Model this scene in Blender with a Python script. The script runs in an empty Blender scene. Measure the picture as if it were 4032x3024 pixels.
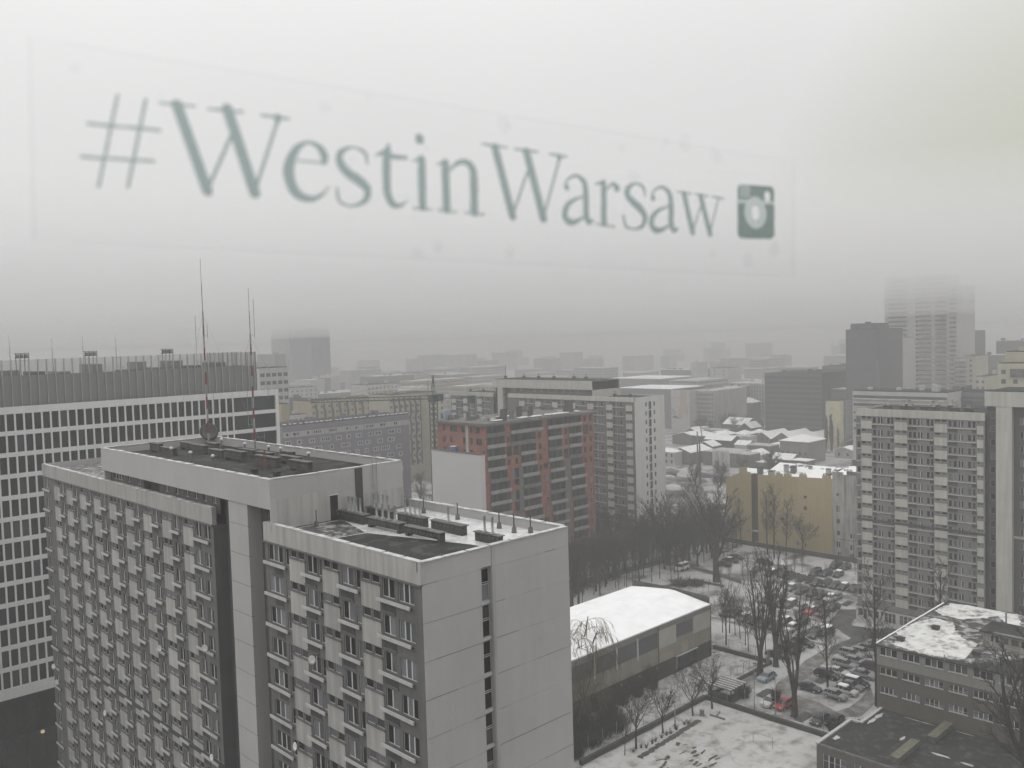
import bpy, math, random, json
import numpy as np
from mathutils import Vector, Matrix
sc = bpy.context.scene
COL = sc.collection
R = math.radians

# ------------------------------------------------------------------ camera
EYE = Vector((0.0, 0.0, 64.0))
YAW, PITCH, ROLL = R(46.105), R(2.923), R(-1.673)
fw = Vector((math.cos(YAW)*math.cos(PITCH), math.sin(YAW)*math.cos(PITCH), -math.sin(PITCH)))
rt0 = fw.cross(Vector((0, 0, 1))).normalized(); up0 = rt0.cross(fw)
rt = math.cos(ROLL)*rt0 + math.sin(ROLL)*up0
up = -math.sin(ROLL)*rt0 + math.cos(ROLL)*up0
cd = bpy.data.cameras.new('camera'); cam = bpy.data.objects.new('camera', cd); COL.objects.link(cam)
cam.matrix_world = Matrix(((rt.x, up.x, -fw.x, EYE.x), (rt.y, up.y, -fw.y, EYE.y), (rt.z, up.z, -fw.z, EYE.z), (0, 0, 0, 1)))
cd.sensor_width = 36; cd.lens = 31.077; cd.clip_start = .02; cd.clip_end = 9000
cd.dof.use_dof = True; cd.dof.focus_distance = 160; cd.dof.aperture_fstop = 11
sc.camera = cam

# ------------------------------------------------------------------ sky, sun, exposure
w = bpy.data.worlds.new('World'); sc.world = w; w.use_nodes = True
nt = w.node_tree; nt.nodes.clear()
sky = nt.nodes.new('ShaderNodeTexSky'); sky.sky_type = 'NISHITA'; sky.sun_disc = False
SUN_EL, SUN_AZ = R(32), R(118)          # azimuth counter-clockwise from +X: behind the clouds, ahead and left
sky.sun_elevation = SUN_EL; sky.sun_rotation = R(90) - SUN_AZ; sky.dust_density = 4; sky.air_density = 1
hs = nt.nodes.new('ShaderNodeHueSaturation'); hs.inputs['Saturation'].default_value = .06
# overcast: most of the sky texture's gradient is evened out by a cloud layer with soft large patches
tc = nt.nodes.new('ShaderNodeTexCoord')
nz = nt.nodes.new('ShaderNodeTexNoise'); nz.inputs['Scale'].default_value = 1.6; nz.inputs['Detail'].default_value = 2
dot = nt.nodes.new('ShaderNodeVectorMath'); dot.operation = 'DOT_PRODUCT'; dot.inputs[1].default_value = (math.cos(R(6)), math.sin(R(6)), 0)
mr = nt.nodes.new('ShaderNodeMapRange'); mr.inputs['From Min'].default_value = .90; mr.inputs['From Max'].default_value = 1.0
rmp = nt.nodes.new('ShaderNodeMix'); rmp.data_type = 'RGBA'
rmp.inputs['A'].default_value = (7.65, 7.56, 7.58, 1); rmp.inputs['B'].default_value = (5.4, 5.6, 4.5, 1)
cl = nt.nodes.new('ShaderNodeMix'); cl.data_type = 'RGBA'; cl.inputs[0].default_value = .88
cm = nt.nodes.new('ShaderNodeMix'); cm.data_type = 'RGBA'; cm.blend_type = 'MULTIPLY'; cm.inputs[0].default_value = .10
bg = nt.nodes.new('ShaderNodeBackground'); bg.inputs['Strength'].default_value = .10
wo = nt.nodes.new('ShaderNodeOutputWorld')
L = nt.links.new
L(sky.outputs[0], hs.inputs['Color']); L(hs.outputs[0], cl.inputs['A'])
L(tc.outputs['Generated'], dot.inputs[0]); L(dot.outputs['Value'], mr.inputs['Value']); L(mr.outputs[0], rmp.inputs[0])
L(rmp.outputs['Result'], cl.inputs['B']); L(tc.outputs['Generated'], nz.inputs['Vector'])
sep = nt.nodes.new('ShaderNodeSeparateXYZ'); L(tc.outputs['Generated'], sep.inputs[0])      # an overcast sky is brightest overhead
el = nt.nodes.new('ShaderNodeMapRange'); el.interpolation_type = 'SMOOTHSTEP'; el.inputs['From Min'].default_value = .15; el.inputs['From Max'].default_value = .9
el.inputs['To Min'].default_value = 1.0; el.inputs['To Max'].default_value = 2.0; L(sep.outputs['Z'], el.inputs['Value'])
ev = nt.nodes.new('ShaderNodeVectorMath'); ev.operation = 'SCALE'; L(cl.outputs['Result'], ev.inputs[0]); L(el.outputs[0], ev.inputs['Scale'])
L(ev.outputs[0], cm.inputs['A']); L(nz.outputs[0], cm.inputs['B']); L(cm.outputs['Result'], bg.inputs['Color']); L(bg.outputs[0], wo.inputs['Surface'])
sd = bpy.data.lights.new('sun', 'SUN'); sd.energy = .6; sd.angle = R(30); sd.color = (1, .97, .93)
so = bpy.data.objects.new('sun', sd); COL.objects.link(so)
so.rotation_euler = Vector((math.cos(SUN_EL)*math.cos(SUN_AZ), math.cos(SUN_EL)*math.sin(SUN_AZ), math.sin(SUN_EL))).to_track_quat('Z', 'Y').to_euler()
sc.view_settings.view_transform = 'Standard'; sc.view_settings.look = 'None'; sc.view_settings.exposure = .12; sc.view_settings.gamma = 1
sc.render.engine = 'CYCLES'; sc.cycles.use_denoising = True
sc.cycles.volume_bounces = 1; sc.cycles.max_bounces = 5; sc.cycles.diffuse_bounces = 2; sc.cycles.transparent_max_bounces = 16
sc.cycles.use_adaptive_sampling = True; sc.cycles.adaptive_threshold = .02

# ------------------------------------------------------------------ materials
MATS = {}
def M(name, col, rough=.85, var=.18, scale=.35, streak=0, alpha=None, per_island=0, metal=0, col2=None, thr=.5, soft=.06, fine=0, emit=0, wet=0, spec=.3, isl=0):
    if name in MATS: return MATS[name]
    m = bpy.data.materials.new(name); m.use_nodes = True; n = m.node_tree.nodes; l = m.node_tree.links
    b = n['Principled BSDF']; b.inputs['Roughness'].default_value = rough; b.inputs['Metallic'].default_value = metal
    b.inputs['Specular IOR Level'].default_value = spec
    geo = n.new('ShaderNodeNewGeometry')
    tx = n.new('ShaderNodeTexNoise'); tx.inputs['Scale'].default_value = scale; tx.inputs['Detail'].default_value = 5; tx.inputs['Roughness'].default_value = .6
    l.new(geo.outputs['Position'], tx.inputs['Vector'])
    mrn = n.new('ShaderNodeMapRange'); mrn.inputs['From Min'].default_value = .3; mrn.inputs['From Max'].default_value = .7
    mrn.inputs['To Min'].default_value = 1-var; mrn.inputs['To Max'].default_value = 1+var
    l.new(tx.outputs[0], mrn.inputs['Value'])
    fac = mrn.outputs[0]
    if streak:
        mp = n.new('ShaderNodeMapping'); mp.inputs['Scale'].default_value = (1.3, 1.3, .09)
        l.new(geo.outputs['Position'], mp.inputs['Vector'])
        t2 = n.new('ShaderNodeTexNoise'); t2.inputs['Scale'].default_value = 1.2; t2.inputs['Detail'].default_value = 6
        l.new(mp.outputs[0], t2.inputs['Vector'])
        m2 = n.new('ShaderNodeMapRange'); m2.inputs['From Min'].default_value = .35; m2.inputs['From Max'].default_value = .7
        m2.inputs['To Min'].default_value = 1; m2.inputs['To Max'].default_value = 1-streak
        l.new(t2.outputs[0], m2.inputs['Value'])
        mm = n.new('ShaderNodeMath'); mm.operation = 'MULTIPLY'; l.new(fac, mm.inputs[0]); l.new(m2.outputs[0], mm.inputs[1]); fac = mm.outputs[0]
    if fine:
        t3 = n.new('ShaderNodeTexNoise'); t3.inputs['Scale'].default_value = 6; t3.inputs['Detail'].default_value = 3
        l.new(geo.outputs['Position'], t3.inputs['Vector'])
        m3 = n.new('ShaderNodeMapRange'); m3.inputs['To Min'].default_value = 1-fine; m3.inputs['To Max'].default_value = 1+fine
        l.new(t3.outputs[0], m3.inputs['Value'])
        mm = n.new('ShaderNodeMath'); mm.operation = 'MULTIPLY'; l.new(fac, mm.inputs[0]); l.new(m3.outputs[0], mm.inputs[1]); fac = mm.outputs[0]
    if per_island:
        oi = n.new('ShaderNodeObjectInfo'); ad = n.new('ShaderNodeMath'); ad.operation = 'ADD'
        l.new(geo.outputs['Random Per Island'], ad.inputs[0]); l.new(oi.outputs['Random'], ad.inputs[1])
        fr = n.new('ShaderNodeMath'); fr.operation = 'FRACT'; l.new(ad.outputs[0], fr.inputs[0])
        pw = n.new('ShaderNodeMath'); pw.operation = 'POWER'; pw.inputs[1].default_value = 2.6; l.new(fr.outputs[0], pw.inputs[0])
        m4 = n.new('ShaderNodeMapRange'); m4.inputs['To Min'].default_value = .7; m4.inputs['To Max'].default_value = 1+per_island
        l.new(pw.outputs[0], m4.inputs['Value'])
        mm = n.new('ShaderNodeMath'); mm.operation = 'MULTIPLY'; l.new(fac, mm.inputs[0]); l.new(m4.outputs[0], mm.inputs[1]); fac = mm.outputs[0]
    if isl:
        m6 = n.new('ShaderNodeMapRange'); m6.inputs['To Min'].default_value = 1-isl; m6.inputs['To Max'].default_value = 1+isl; l.new(geo.outputs['Random Per Island'], m6.inputs['Value'])
        mm = n.new('ShaderNodeMath'); mm.operation = 'MULTIPLY'; l.new(fac, mm.inputs[0]); l.new(m6.outputs[0], mm.inputs[1]); fac = mm.outputs[0]
    base = n.new('ShaderNodeRGB'); base.outputs[0].default_value = (*col, 1)
    src = base.outputs[0]
    if col2:
        t5 = n.new('ShaderNodeTexNoise'); t5.inputs['Scale'].default_value = scale*1.7; t5.inputs['Detail'].default_value = 9; t5.inputs['Roughness'].default_value = .62
        l.new(geo.outputs['Position'], t5.inputs['Vector'])
        m5 = n.new('ShaderNodeMapRange'); m5.inputs['From Min'].default_value = thr-soft; m5.inputs['From Max'].default_value = thr+soft
        l.new(t5.outputs[0], m5.inputs['Value'])
        mx = n.new('ShaderNodeMix'); mx.data_type = 'RGBA'; l.new(m5.outputs[0], mx.inputs[0]); l.new(src, mx.inputs['A']); mx.inputs['B'].default_value = (*col2, 1)
        src = mx.outputs['Result']
    vm = n.new('ShaderNodeVectorMath'); vm.operation = 'SCALE'; l.new(src, vm.inputs[0]); l.new(fac, vm.inputs['Scale'])
    l.new(vm.outputs[0], b.inputs['Base Color'])
    if wet:
        mw = n.new('ShaderNodeMapRange'); mw.inputs['From Min'].default_value = .4; mw.inputs['From Max'].default_value = .6
        mw.inputs['To Min'].default_value = wet; mw.inputs['To Max'].default_value = rough
        l.new(tx.outputs[0], mw.inputs['Value']); l.new(mw.outputs[0], b.inputs['Roughness'])
    if alpha is not None: b.inputs['Alpha'].default_value = alpha
    if emit: b.inputs['Emission Color'].default_value = (*col, 1); b.inputs['Emission Strength'].default_value = emit
    MATS[name] = m; return m

m_panel = M('pale_render_panel', (.37, .365, .35), streak=.3, var=.07, isl=.09)
m_end = M('gable_render', (.37, .365, .355), streak=.05, var=.07, scale=.12, fine=.04)
m_grey = M('grey_render', (.125, .125, .12), var=.12, streak=.2)
m_dgrey = M('dark_grey_render', (.058, .058, .060), var=.1, streak=.15)
m_conc = M('weathered_concrete', (.14, .137, .13), var=.3, scale=.9, streak=.35)
m_dconc = M('sooty_concrete', (.06, .06, .057), var=.45, scale=1.6)
m_white = M('white_paint', (.57, .57, .56), var=.05, streak=.06)
m_ledge = M('pale_ledge_paint', (.41, .41, .40), var=.12, scale=1.5)
m_frame = M('window_frame_white', (.48, .48, .47), var=.1)
m_pane = M('dark_window_glass', (.022, .023, .025), rough=.12, var=.2, per_island=6.5, spec=.04)
m_opane = M('office_glass', (.018, .021, .023), rough=.06, var=.3, per_island=1.5, spec=.12)
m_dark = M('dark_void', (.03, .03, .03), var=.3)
m_tar = M('roofing_felt', (.032, .034, .032), rough=.9, var=.3, scale=.4, spec=.12, col2=(.06, .062, .058), thr=.56, soft=.03, fine=.12)
m_wetroof = M('wet_slushy_roof', (.58, .59, .59), rough=.35, var=.08, scale=.5, col2=(.33, .34, .34), thr=.64, soft=.1, wet=.12)
m_slush = M('patchy_slush', (.08, .08, .077), rough=.5, var=.15, scale=.7, col2=(.33, .33, .33), thr=.55, soft=.03, wet=.2)
m_snow = M('snow', (.84, .84, .845), rough=.9, var=.04, scale=.25, col2=(.74, .74, .745), thr=.6, soft=.15, fine=.03)
m_snow2 = M('thin_snow', (.45, .45, .44), rough=.9, var=.12, scale=.25, col2=(.20, .195, .17), thr=.60, soft=.07, fine=.15)
m_roofsnow = M('snow_over_felt', (.10, .10, .097), rough=.8, var=.2, scale=.35, col2=(.58, .58, .56), thr=.40, soft=.09, fine=.25)
m_steel = M('galvanised_steel', (.25, .26, .26), rough=.5, var=.2, metal=.4)
m_dsteel = M('dark_steel', (.045, .047, .05), rough=.6, var=.3)
m_red = M('red_paint', (.17, .03, .025), rough=.6, var=.15)
m_brick = M('orange_block_brick', (.215, .075, .047), var=.3, scale=.5, fine=.22)
m_rawc = M('raw_concrete', (.11, .11, .107), var=.25, scale=.6, fine=.12)
m_lconc = M('light_balcony_concrete', (.23, .23, .22), var=.2, scale=.8)
m_yellow = M('ochre_render', (.39, .315, .175), var=.06, scale=.15, streak=.10)
m_dyellow = M('dark_ochre_render', (.11, .085, .05), var=.1, streak=.2)  # darker ochre for the gable recess and the window frames
m_stain = M('stained_white_render', (.36, .355, .33), var=.15, scale=.3, streak=.6)
m_school = M('school_brown_render', (.105, .10, .083), var=.08, streak=.12)
m_schoolw = M('school_pale_render', (.21, .21, .195), var=.06, streak=.08)
m_hall = M('hall_beige_panel', (.25, .233, .19), var=.10, scale=.25, streak=.22)
m_hallw = M('hall_light_panel', (.36, .355, .32), var=.08, scale=.4)
m_hallb = M('hall_dark_base', (.035, .033, .03), var=.3)
m_louvre = M('louvre_grey', (.15, .155, .16), rough=.5, var=.1)
m_bark = M('dark_bark', (.032, .029, .026), var=.3, scale=2)
m_brown = M('brown_bark', (.058, .045, .026), var=.3, scale=2)
m_willow = M('willow_twigs', (.13, .11, .065), var=.3, scale=2)
m_asph = M('wet_asphalt', (.045, .045, .044), rough=.6, var=.2, scale=.25, wet=.3)
m_drive = M('slushy_road', (.095, .09, .08), rough=.7, var=.18, scale=.3, col2=(.24, .235, .225), thr=.54, soft=.10, wet=.4)
m_ground = M('snowy_ground', (.40, .40, .395), var=.1, scale=.06, col2=(.085, .08, .068), thr=.555, soft=.075, fine=.2)
m_field = M('snowy_field', (.42, .42, .41), var=.09, scale=.22, col2=(.16, .15, .12), thr=.60, soft=.12, fine=.16)
m_dirt = M('bare_soil', (.065, .06, .05), var=.3, scale=.8)
m_wall = M('dark_yard_wall', (.045, .045, .043), var=.3, scale=.5)
m_beige = M('far_beige', (.34, .29, .20), var=.1); m_cream = M('far_cream', (.38, .355, .28), var=.1)
m_fblue = M('far_blue_glass', (.05, .07, .10), var=.1); m_fgrey = M('far_grey', (.15, .155, .16), var=.15)
m_fdark = M('far_haze_dark', (.085, .092, .095), var=.15); m_fwhite = M('far_white', (.42, .42, .40), var=.08); m_pink = M('far_violet_grey', (.16, .152, .175), var=.08)  # m_fdark is raised so the dark tower and office look hazier
m_panel2 = M('right_block_panel', (.43, .427, .39), streak=.2, var=.06, isl=.07)
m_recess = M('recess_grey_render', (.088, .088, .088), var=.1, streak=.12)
m_gable2 = M('central_gable_render', (.50, .50, .48), var=.05, streak=.08)
m_thinroof = M('melting_roof_snow', (.04, .041, .04), rough=.85, var=.2, scale=.5, col2=(.42, .42, .41), thr=.56, soft=.09, fine=.2)
m_mastw = M('mast_white', (.25, .25, .25))
m_tile = M('old_roof', (.10, .095, .09), var=.3, scale=.5)

# ------------------------------------------------------------------ mesh builder
class MB:
    def __init__(s): s.v = []; s.f = []; s.mi = []; s.sm = []
    def quad(s, a, b, c, d, mi=0):
        k = len(s.v); s.v += [tuple(a), tuple(b), tuple(c), tuple(d)]; s.f.append((k, k+1, k+2, k+3)); s.mi.append(mi)
    def poly(s, pts, mi=0):
        k = len(s.v); s.v += [tuple(p) for p in pts]; s.f.append(tuple(range(k, k+len(pts)))); s.mi.append(mi)
    def box(s, x0, y0, z0, x1, y1, z1, mi=0):
        if x0 > x1: x0, x1 = x1, x0
        if y0 > y1: y0, y1 = y1, y0
        k = len(s.v)
        s.v += [(x0, y0, z0), (x1, y0, z0), (x1, y1, z0), (x0, y1, z0), (x0, y0, z1), (x1, y0, z1), (x1, y1, z1), (x0, y1, z1)]
        for q in ((0, 3, 2, 1), (4, 5, 6, 7), (0, 1, 5, 4), (1, 2, 6, 5), (2, 3, 7, 6), (3, 0, 4, 7)):
            s.f.append(tuple(k+i for i in q)); s.mi.append(mi)
    def tube(s, a, b, r0, r1=None, n=6, mi=0, cap=False):
        r1 = r0 if r1 is None else r1; a = Vector(a); b = Vector(b); d = b-a
        if d.length < 1e-6: return
        d.normalize(); e = d.orthogonal().normalized(); g = d.cross(e); k = len(s.v)
        for p, r in ((a, r0), (b, r1)):
            for i in range(n):
                t = 2*math.pi*i/n; s.v.append(tuple(p+e*(r*math.cos(t))+g*(r*math.sin(t))))
        for i in range(n):
            j = (i+1) % n; s.f.append((k+i, k+j, k+n+j, k+n+i)); s.mi.append(mi)
        if cap:
            s.f.append(tuple(k+n+i for i in range(n))); s.mi.append(mi); s.f.append(tuple(k+n-1-i for i in range(n))); s.mi.append(mi)
    def lathe(s, c, prof, n=12, mi=0):
        k = len(s.v)
        for r, z in prof:
            for i in range(n):
                t = 2*math.pi*i/n; s.v.append((c[0]+r*math.cos(t), c[1]+r*math.sin(t), c[2]+z))
        for q in range(len(prof)-1):
            for i in range(n):
                j = (i+1) % n; s.f.append((k+q*n+i, k+q*n+j, k+(q+1)*n+j, k+(q+1)*n+i)); s.mi.append(mi)
    def prism(s, pts, z0, z1, mi=0, top=None):     # pts counter-clockwise in xy
        n = len(pts)
        for i in range(n):
            a = pts[i]; b = pts[(i+1) % n]; s.quad((*a, z0), (*b, z0), (*b, z1), (*a, z1), mi)
        s.poly([(*p, z1) for p in pts], mi if top is None else top); s.poly([(*p, z0) for p in reversed(pts)], mi)
    def mesh(s, name, mats):
        me = bpy.data.meshes.new(name); me.from_pydata(s.v, [], s.f)
        for m in (mats if isinstance(mats, (list, tuple)) else [mats]): me.materials.append(m)
        if any(s.mi): me.polygons.foreach_set('material_index', s.mi)
        me.update(); return me
    def build(s, name, mats, parent=None, smooth=False):
        me = s.mesh(name, mats)
        if smooth: me.polygons.foreach_set('use_smooth', [True]*len(me.polygons))
        o = bpy.data.objects.new(name, me); COL.objects.link(o); o.parent = parent
        return o
def tag(o, label=None, cat=None, group=None, kind=None):
    if label: o['label'] = label
    if cat: o['category'] = cat
    if group: o['group'] = group
    if kind: o['kind'] = kind
    return o
def thing(name, label, cat, loc=(0, 0, 0), group=None, rz=0):
    o = bpy.data.objects.new(name, None); COL.objects.link(o); o.location = loc; o.rotation_euler = (0, 0, rz)
    o.empty_display_size = .5
    return tag(o, label, cat, group)
def put(name, me, parent=None, mat=None):
    o = bpy.data.objects.new(name, me); COL.objects.link(o); o.parent = parent
    if mat is not None: o.matrix_local = mat
    return o
def struct(name, mb, m): return tag(mb.build(name, m), kind='structure')
def copy_tree(o, parent=None):
    c = o.copy(); COL.objects.link(c); c.parent = parent
    for ch in list(KIDS.get(o.name, [])): copy_tree(ch, c)
    return c
KIDS = {}
ORD = 'zeroth first second third fourth fifth sixth seventh eighth ninth tenth eleventh twelfth thirteenth fourteenth fifteenth sixteenth seventeenth eighteenth nineteenth twentieth'.split()
def ordn(i):
    if i < len(ORD): return ORD[i]
    return {2: 'twenty', 3: 'thirty', 4: 'forty'}[i//10]+'-'+ORD[i % 10] if i % 10 else {3: 'thirtieth', 4: 'fortieth'}[i//10]
def depth(p): return (Vector(p)-EYE).dot(fw)
def scr(p):
    v = Vector(p)-EYE; z = max(v.dot(fw), 1e-3); return (.5+.8632*v.dot(rt)/z, .5-.8632*v.dot(up)/z*4/3)

# ------------------------------------------------------------------ facades
# a face is given by its origin, its horizontal direction U (left to right seen from outside) and its outward normal N
class Face:
    def __init__(s, o, u, n): s.o = Vector(o); s.u = Vector(u); s.n = Vector(n)
    def p(s, u, z, d=0): return s.o+s.u*u+Vector((0, 0, z))+s.n*d
    def mat(s, u, z, d=0):
        p = s.p(u, z, d); return Matrix(((s.u.x, s.n.x, 0, p.x), (s.u.y, s.n.y, 0, p.y), (0, 0, 1, p.z), (0, 0, 0, 1)))
    def slab(s, mb, u0, u1, z0, z1, d0, d1, mi=0):
        a = s.p(u0, z0, d0); b = s.p(u1, z1, d1); mb.box(a.x, a.y, a.z, b.x, b.y, b.z, mi)
    def wall(s, mb, u0, u1, z0, z1, holes, dep=.16, mi=0, mi_rev=None, back=None):
        us = sorted({u0, u1, *[min(max(h[i], u0), u1) for h in holes for i in (0, 1)]}); zs = sorted({z0, z1, *[min(max(h[i], z0), z1) for h in holes for i in (2, 3)]})
        H = np.zeros((len(us)-1, len(zs)-1), bool)
        ui = {x: i for i, x in enumerate(us)}; zi = {x: i for i, x in enumerate(zs)}
        for h in holes:
            a, b = ui[min(max(h[0], u0), u1)], ui[min(max(h[1], u0), u1)]; c, e = zi[min(max(h[2], z0), z1)], zi[min(max(h[3], z0), z1)]
            H[a:b, c:e] = True
        for j in range(len(zs)-1):
            i = 0
            while i < len(us)-1:
                if H[i, j]: i += 1; continue
                k = i
                while k+1 < len(us)-1 and not H[k+1, j]: k += 1
                mb.quad(s.p(us[i], zs[j]), s.p(us[k+1], zs[j]), s.p(us[k+1], zs[j+1]), s.p(us[i], zs[j+1]), mi); i = k+1
        r = mi if mi_rev is None else mi_rev
        for h in holes:
            dd = h[4] if len(h) > 4 else dep
            a, b, c, e = h[:4]; q = s.p
            mb.quad(q(a, c), q(a, e), q(a, e, -dd), q(a, c, -dd), r); mb.quad(q(b, e), q(b, c), q(b, c, -dd), q(b, e, -dd), r)
            mb.quad(q(a, c), q(a, c, -dd), q(b, c, -dd), q(b, c), r); mb.quad(q(a, e), q(b, e), q(b, e, -dd), q(a, e, -dd), r)
            if back is not None: mb.quad(q(a, c, -dd), q(b, c, -dd), q(b, e, -dd), q(a, e, -dd), back)
WIN = {}
def winmesh(wd, ht, cols, bar=.07, trans=0):
    key = (round(wd, 2), round(ht, 2), cols, bar, trans)
    if key not in WIN:
        fr = MB(); t = .06; mb_ = bar*.9; bar = bar*.6
        fr.box(0, 0, 0, wd, t, bar); fr.box(0, 0, ht-bar, wd, t, ht)
        xs = [wd*i/cols for i in range(cols+1)]
        for i, x in enumerate(xs):
            a = x if i == 0 else (x-bar if i == cols else x-mb_); b = x+bar if i == 0 else (x if i == cols else x+mb_)
            fr.box(a, 0, bar, b, t, ht-bar)
        if trans: fr.box(bar, .01, ht*trans, wd-bar, t-.01, ht*trans+bar*.8)
        pn = MB()
        for i in range(cols): pn.quad((xs[i]+.02, .03, .02), (xs[i+1]-.02, .03, .02), (xs[i+1]-.02, .03, ht-.02), (xs[i]+.02, .03, ht-.02))
        WIN[key] = (fr.mesh('window', m_frame), pn.mesh('pane', m_pane), fr, pn)
    return WIN[key]
class Parts:
    """collects look-alike parts of one building; the ones that show largest become objects, the rest one part of kind stuff"""
    def __init__(s, parent, cap=100): s.parent = parent; s.items = {}; s.cap = cap
    def add(s, name, mat, me, mb, m, sub=None): s.items.setdefault(name, []).append((mat, me, mb, m, sub))
    def window(s, face, u, z, wd, ht, cols=2, d=-.13, bar=.07, trans=0, name='window'):
        fr, pn, fb, pb = winmesh(wd, ht, cols, bar, trans)
        s.add(name, face.mat(u, z, d), fr, fb, m_frame, ('pane', pn, pb, m_pane))
    def slab(s, name, face, u0, u1, z0, z1, d0, d1, m):
        key = (name, round(u1-u0, 2), round(z1-z0, 2), d0, d1, m.name)
        if key not in WIN:
            b = MB(); b.box(0, d0, 0, u1-u0, d1, z1-z0); WIN[key] = (b.mesh(name, m), b)
        s.add(name, face.mat(u0, z0, 0), WIN[key][0], WIN[key][1], m)
    def done(s):
        for name, it in s.items.items():
            def rank(q):
                p = q[0].translation; x, y = scr(p); return (not (-.02 < x < 1.02 and -.02 < y < 1.03), depth(p))
            it.sort(key=rank)
            for mat, me, mb, m, sub in it[:s.cap]:
                o = put(name, me, s.parent, mat)
                if sub: put(sub[0], sub[1], o)
            rest = it[s.cap:]
            if rest:
                big = MB(); mats = []
                for mat, me, mb, m, sub in rest:
                    for b, mm in ((mb, m), (sub[2], sub[3]) if sub else (None, None)):
                        if b is None: continue
                        if mm not in mats: mats.append(mm)
                        k = len(big.v); big.v += [tuple(mat @ Vector(p)) for p in b.v]; big.f += [tuple(k+i for i in f) for f in b.f]; big.mi += [mats.index(mm)]*len(b.f)
                tag(big.build('farther_'+name, mats, s.parent), kind='stuff')
FX = lambda x, y0: Face((x, y0, 0), (0, -1, 0), (-1, 0, 0))      # face looking towards -X, u runs towards -Y
FY = lambda y, x0: Face((x0, y, 0), (1, 0, 0), (0, -1, 0))       # face looking towards -Y, u runs towards +X
rnd = random.Random(7); jr = random.Random(3)

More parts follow.
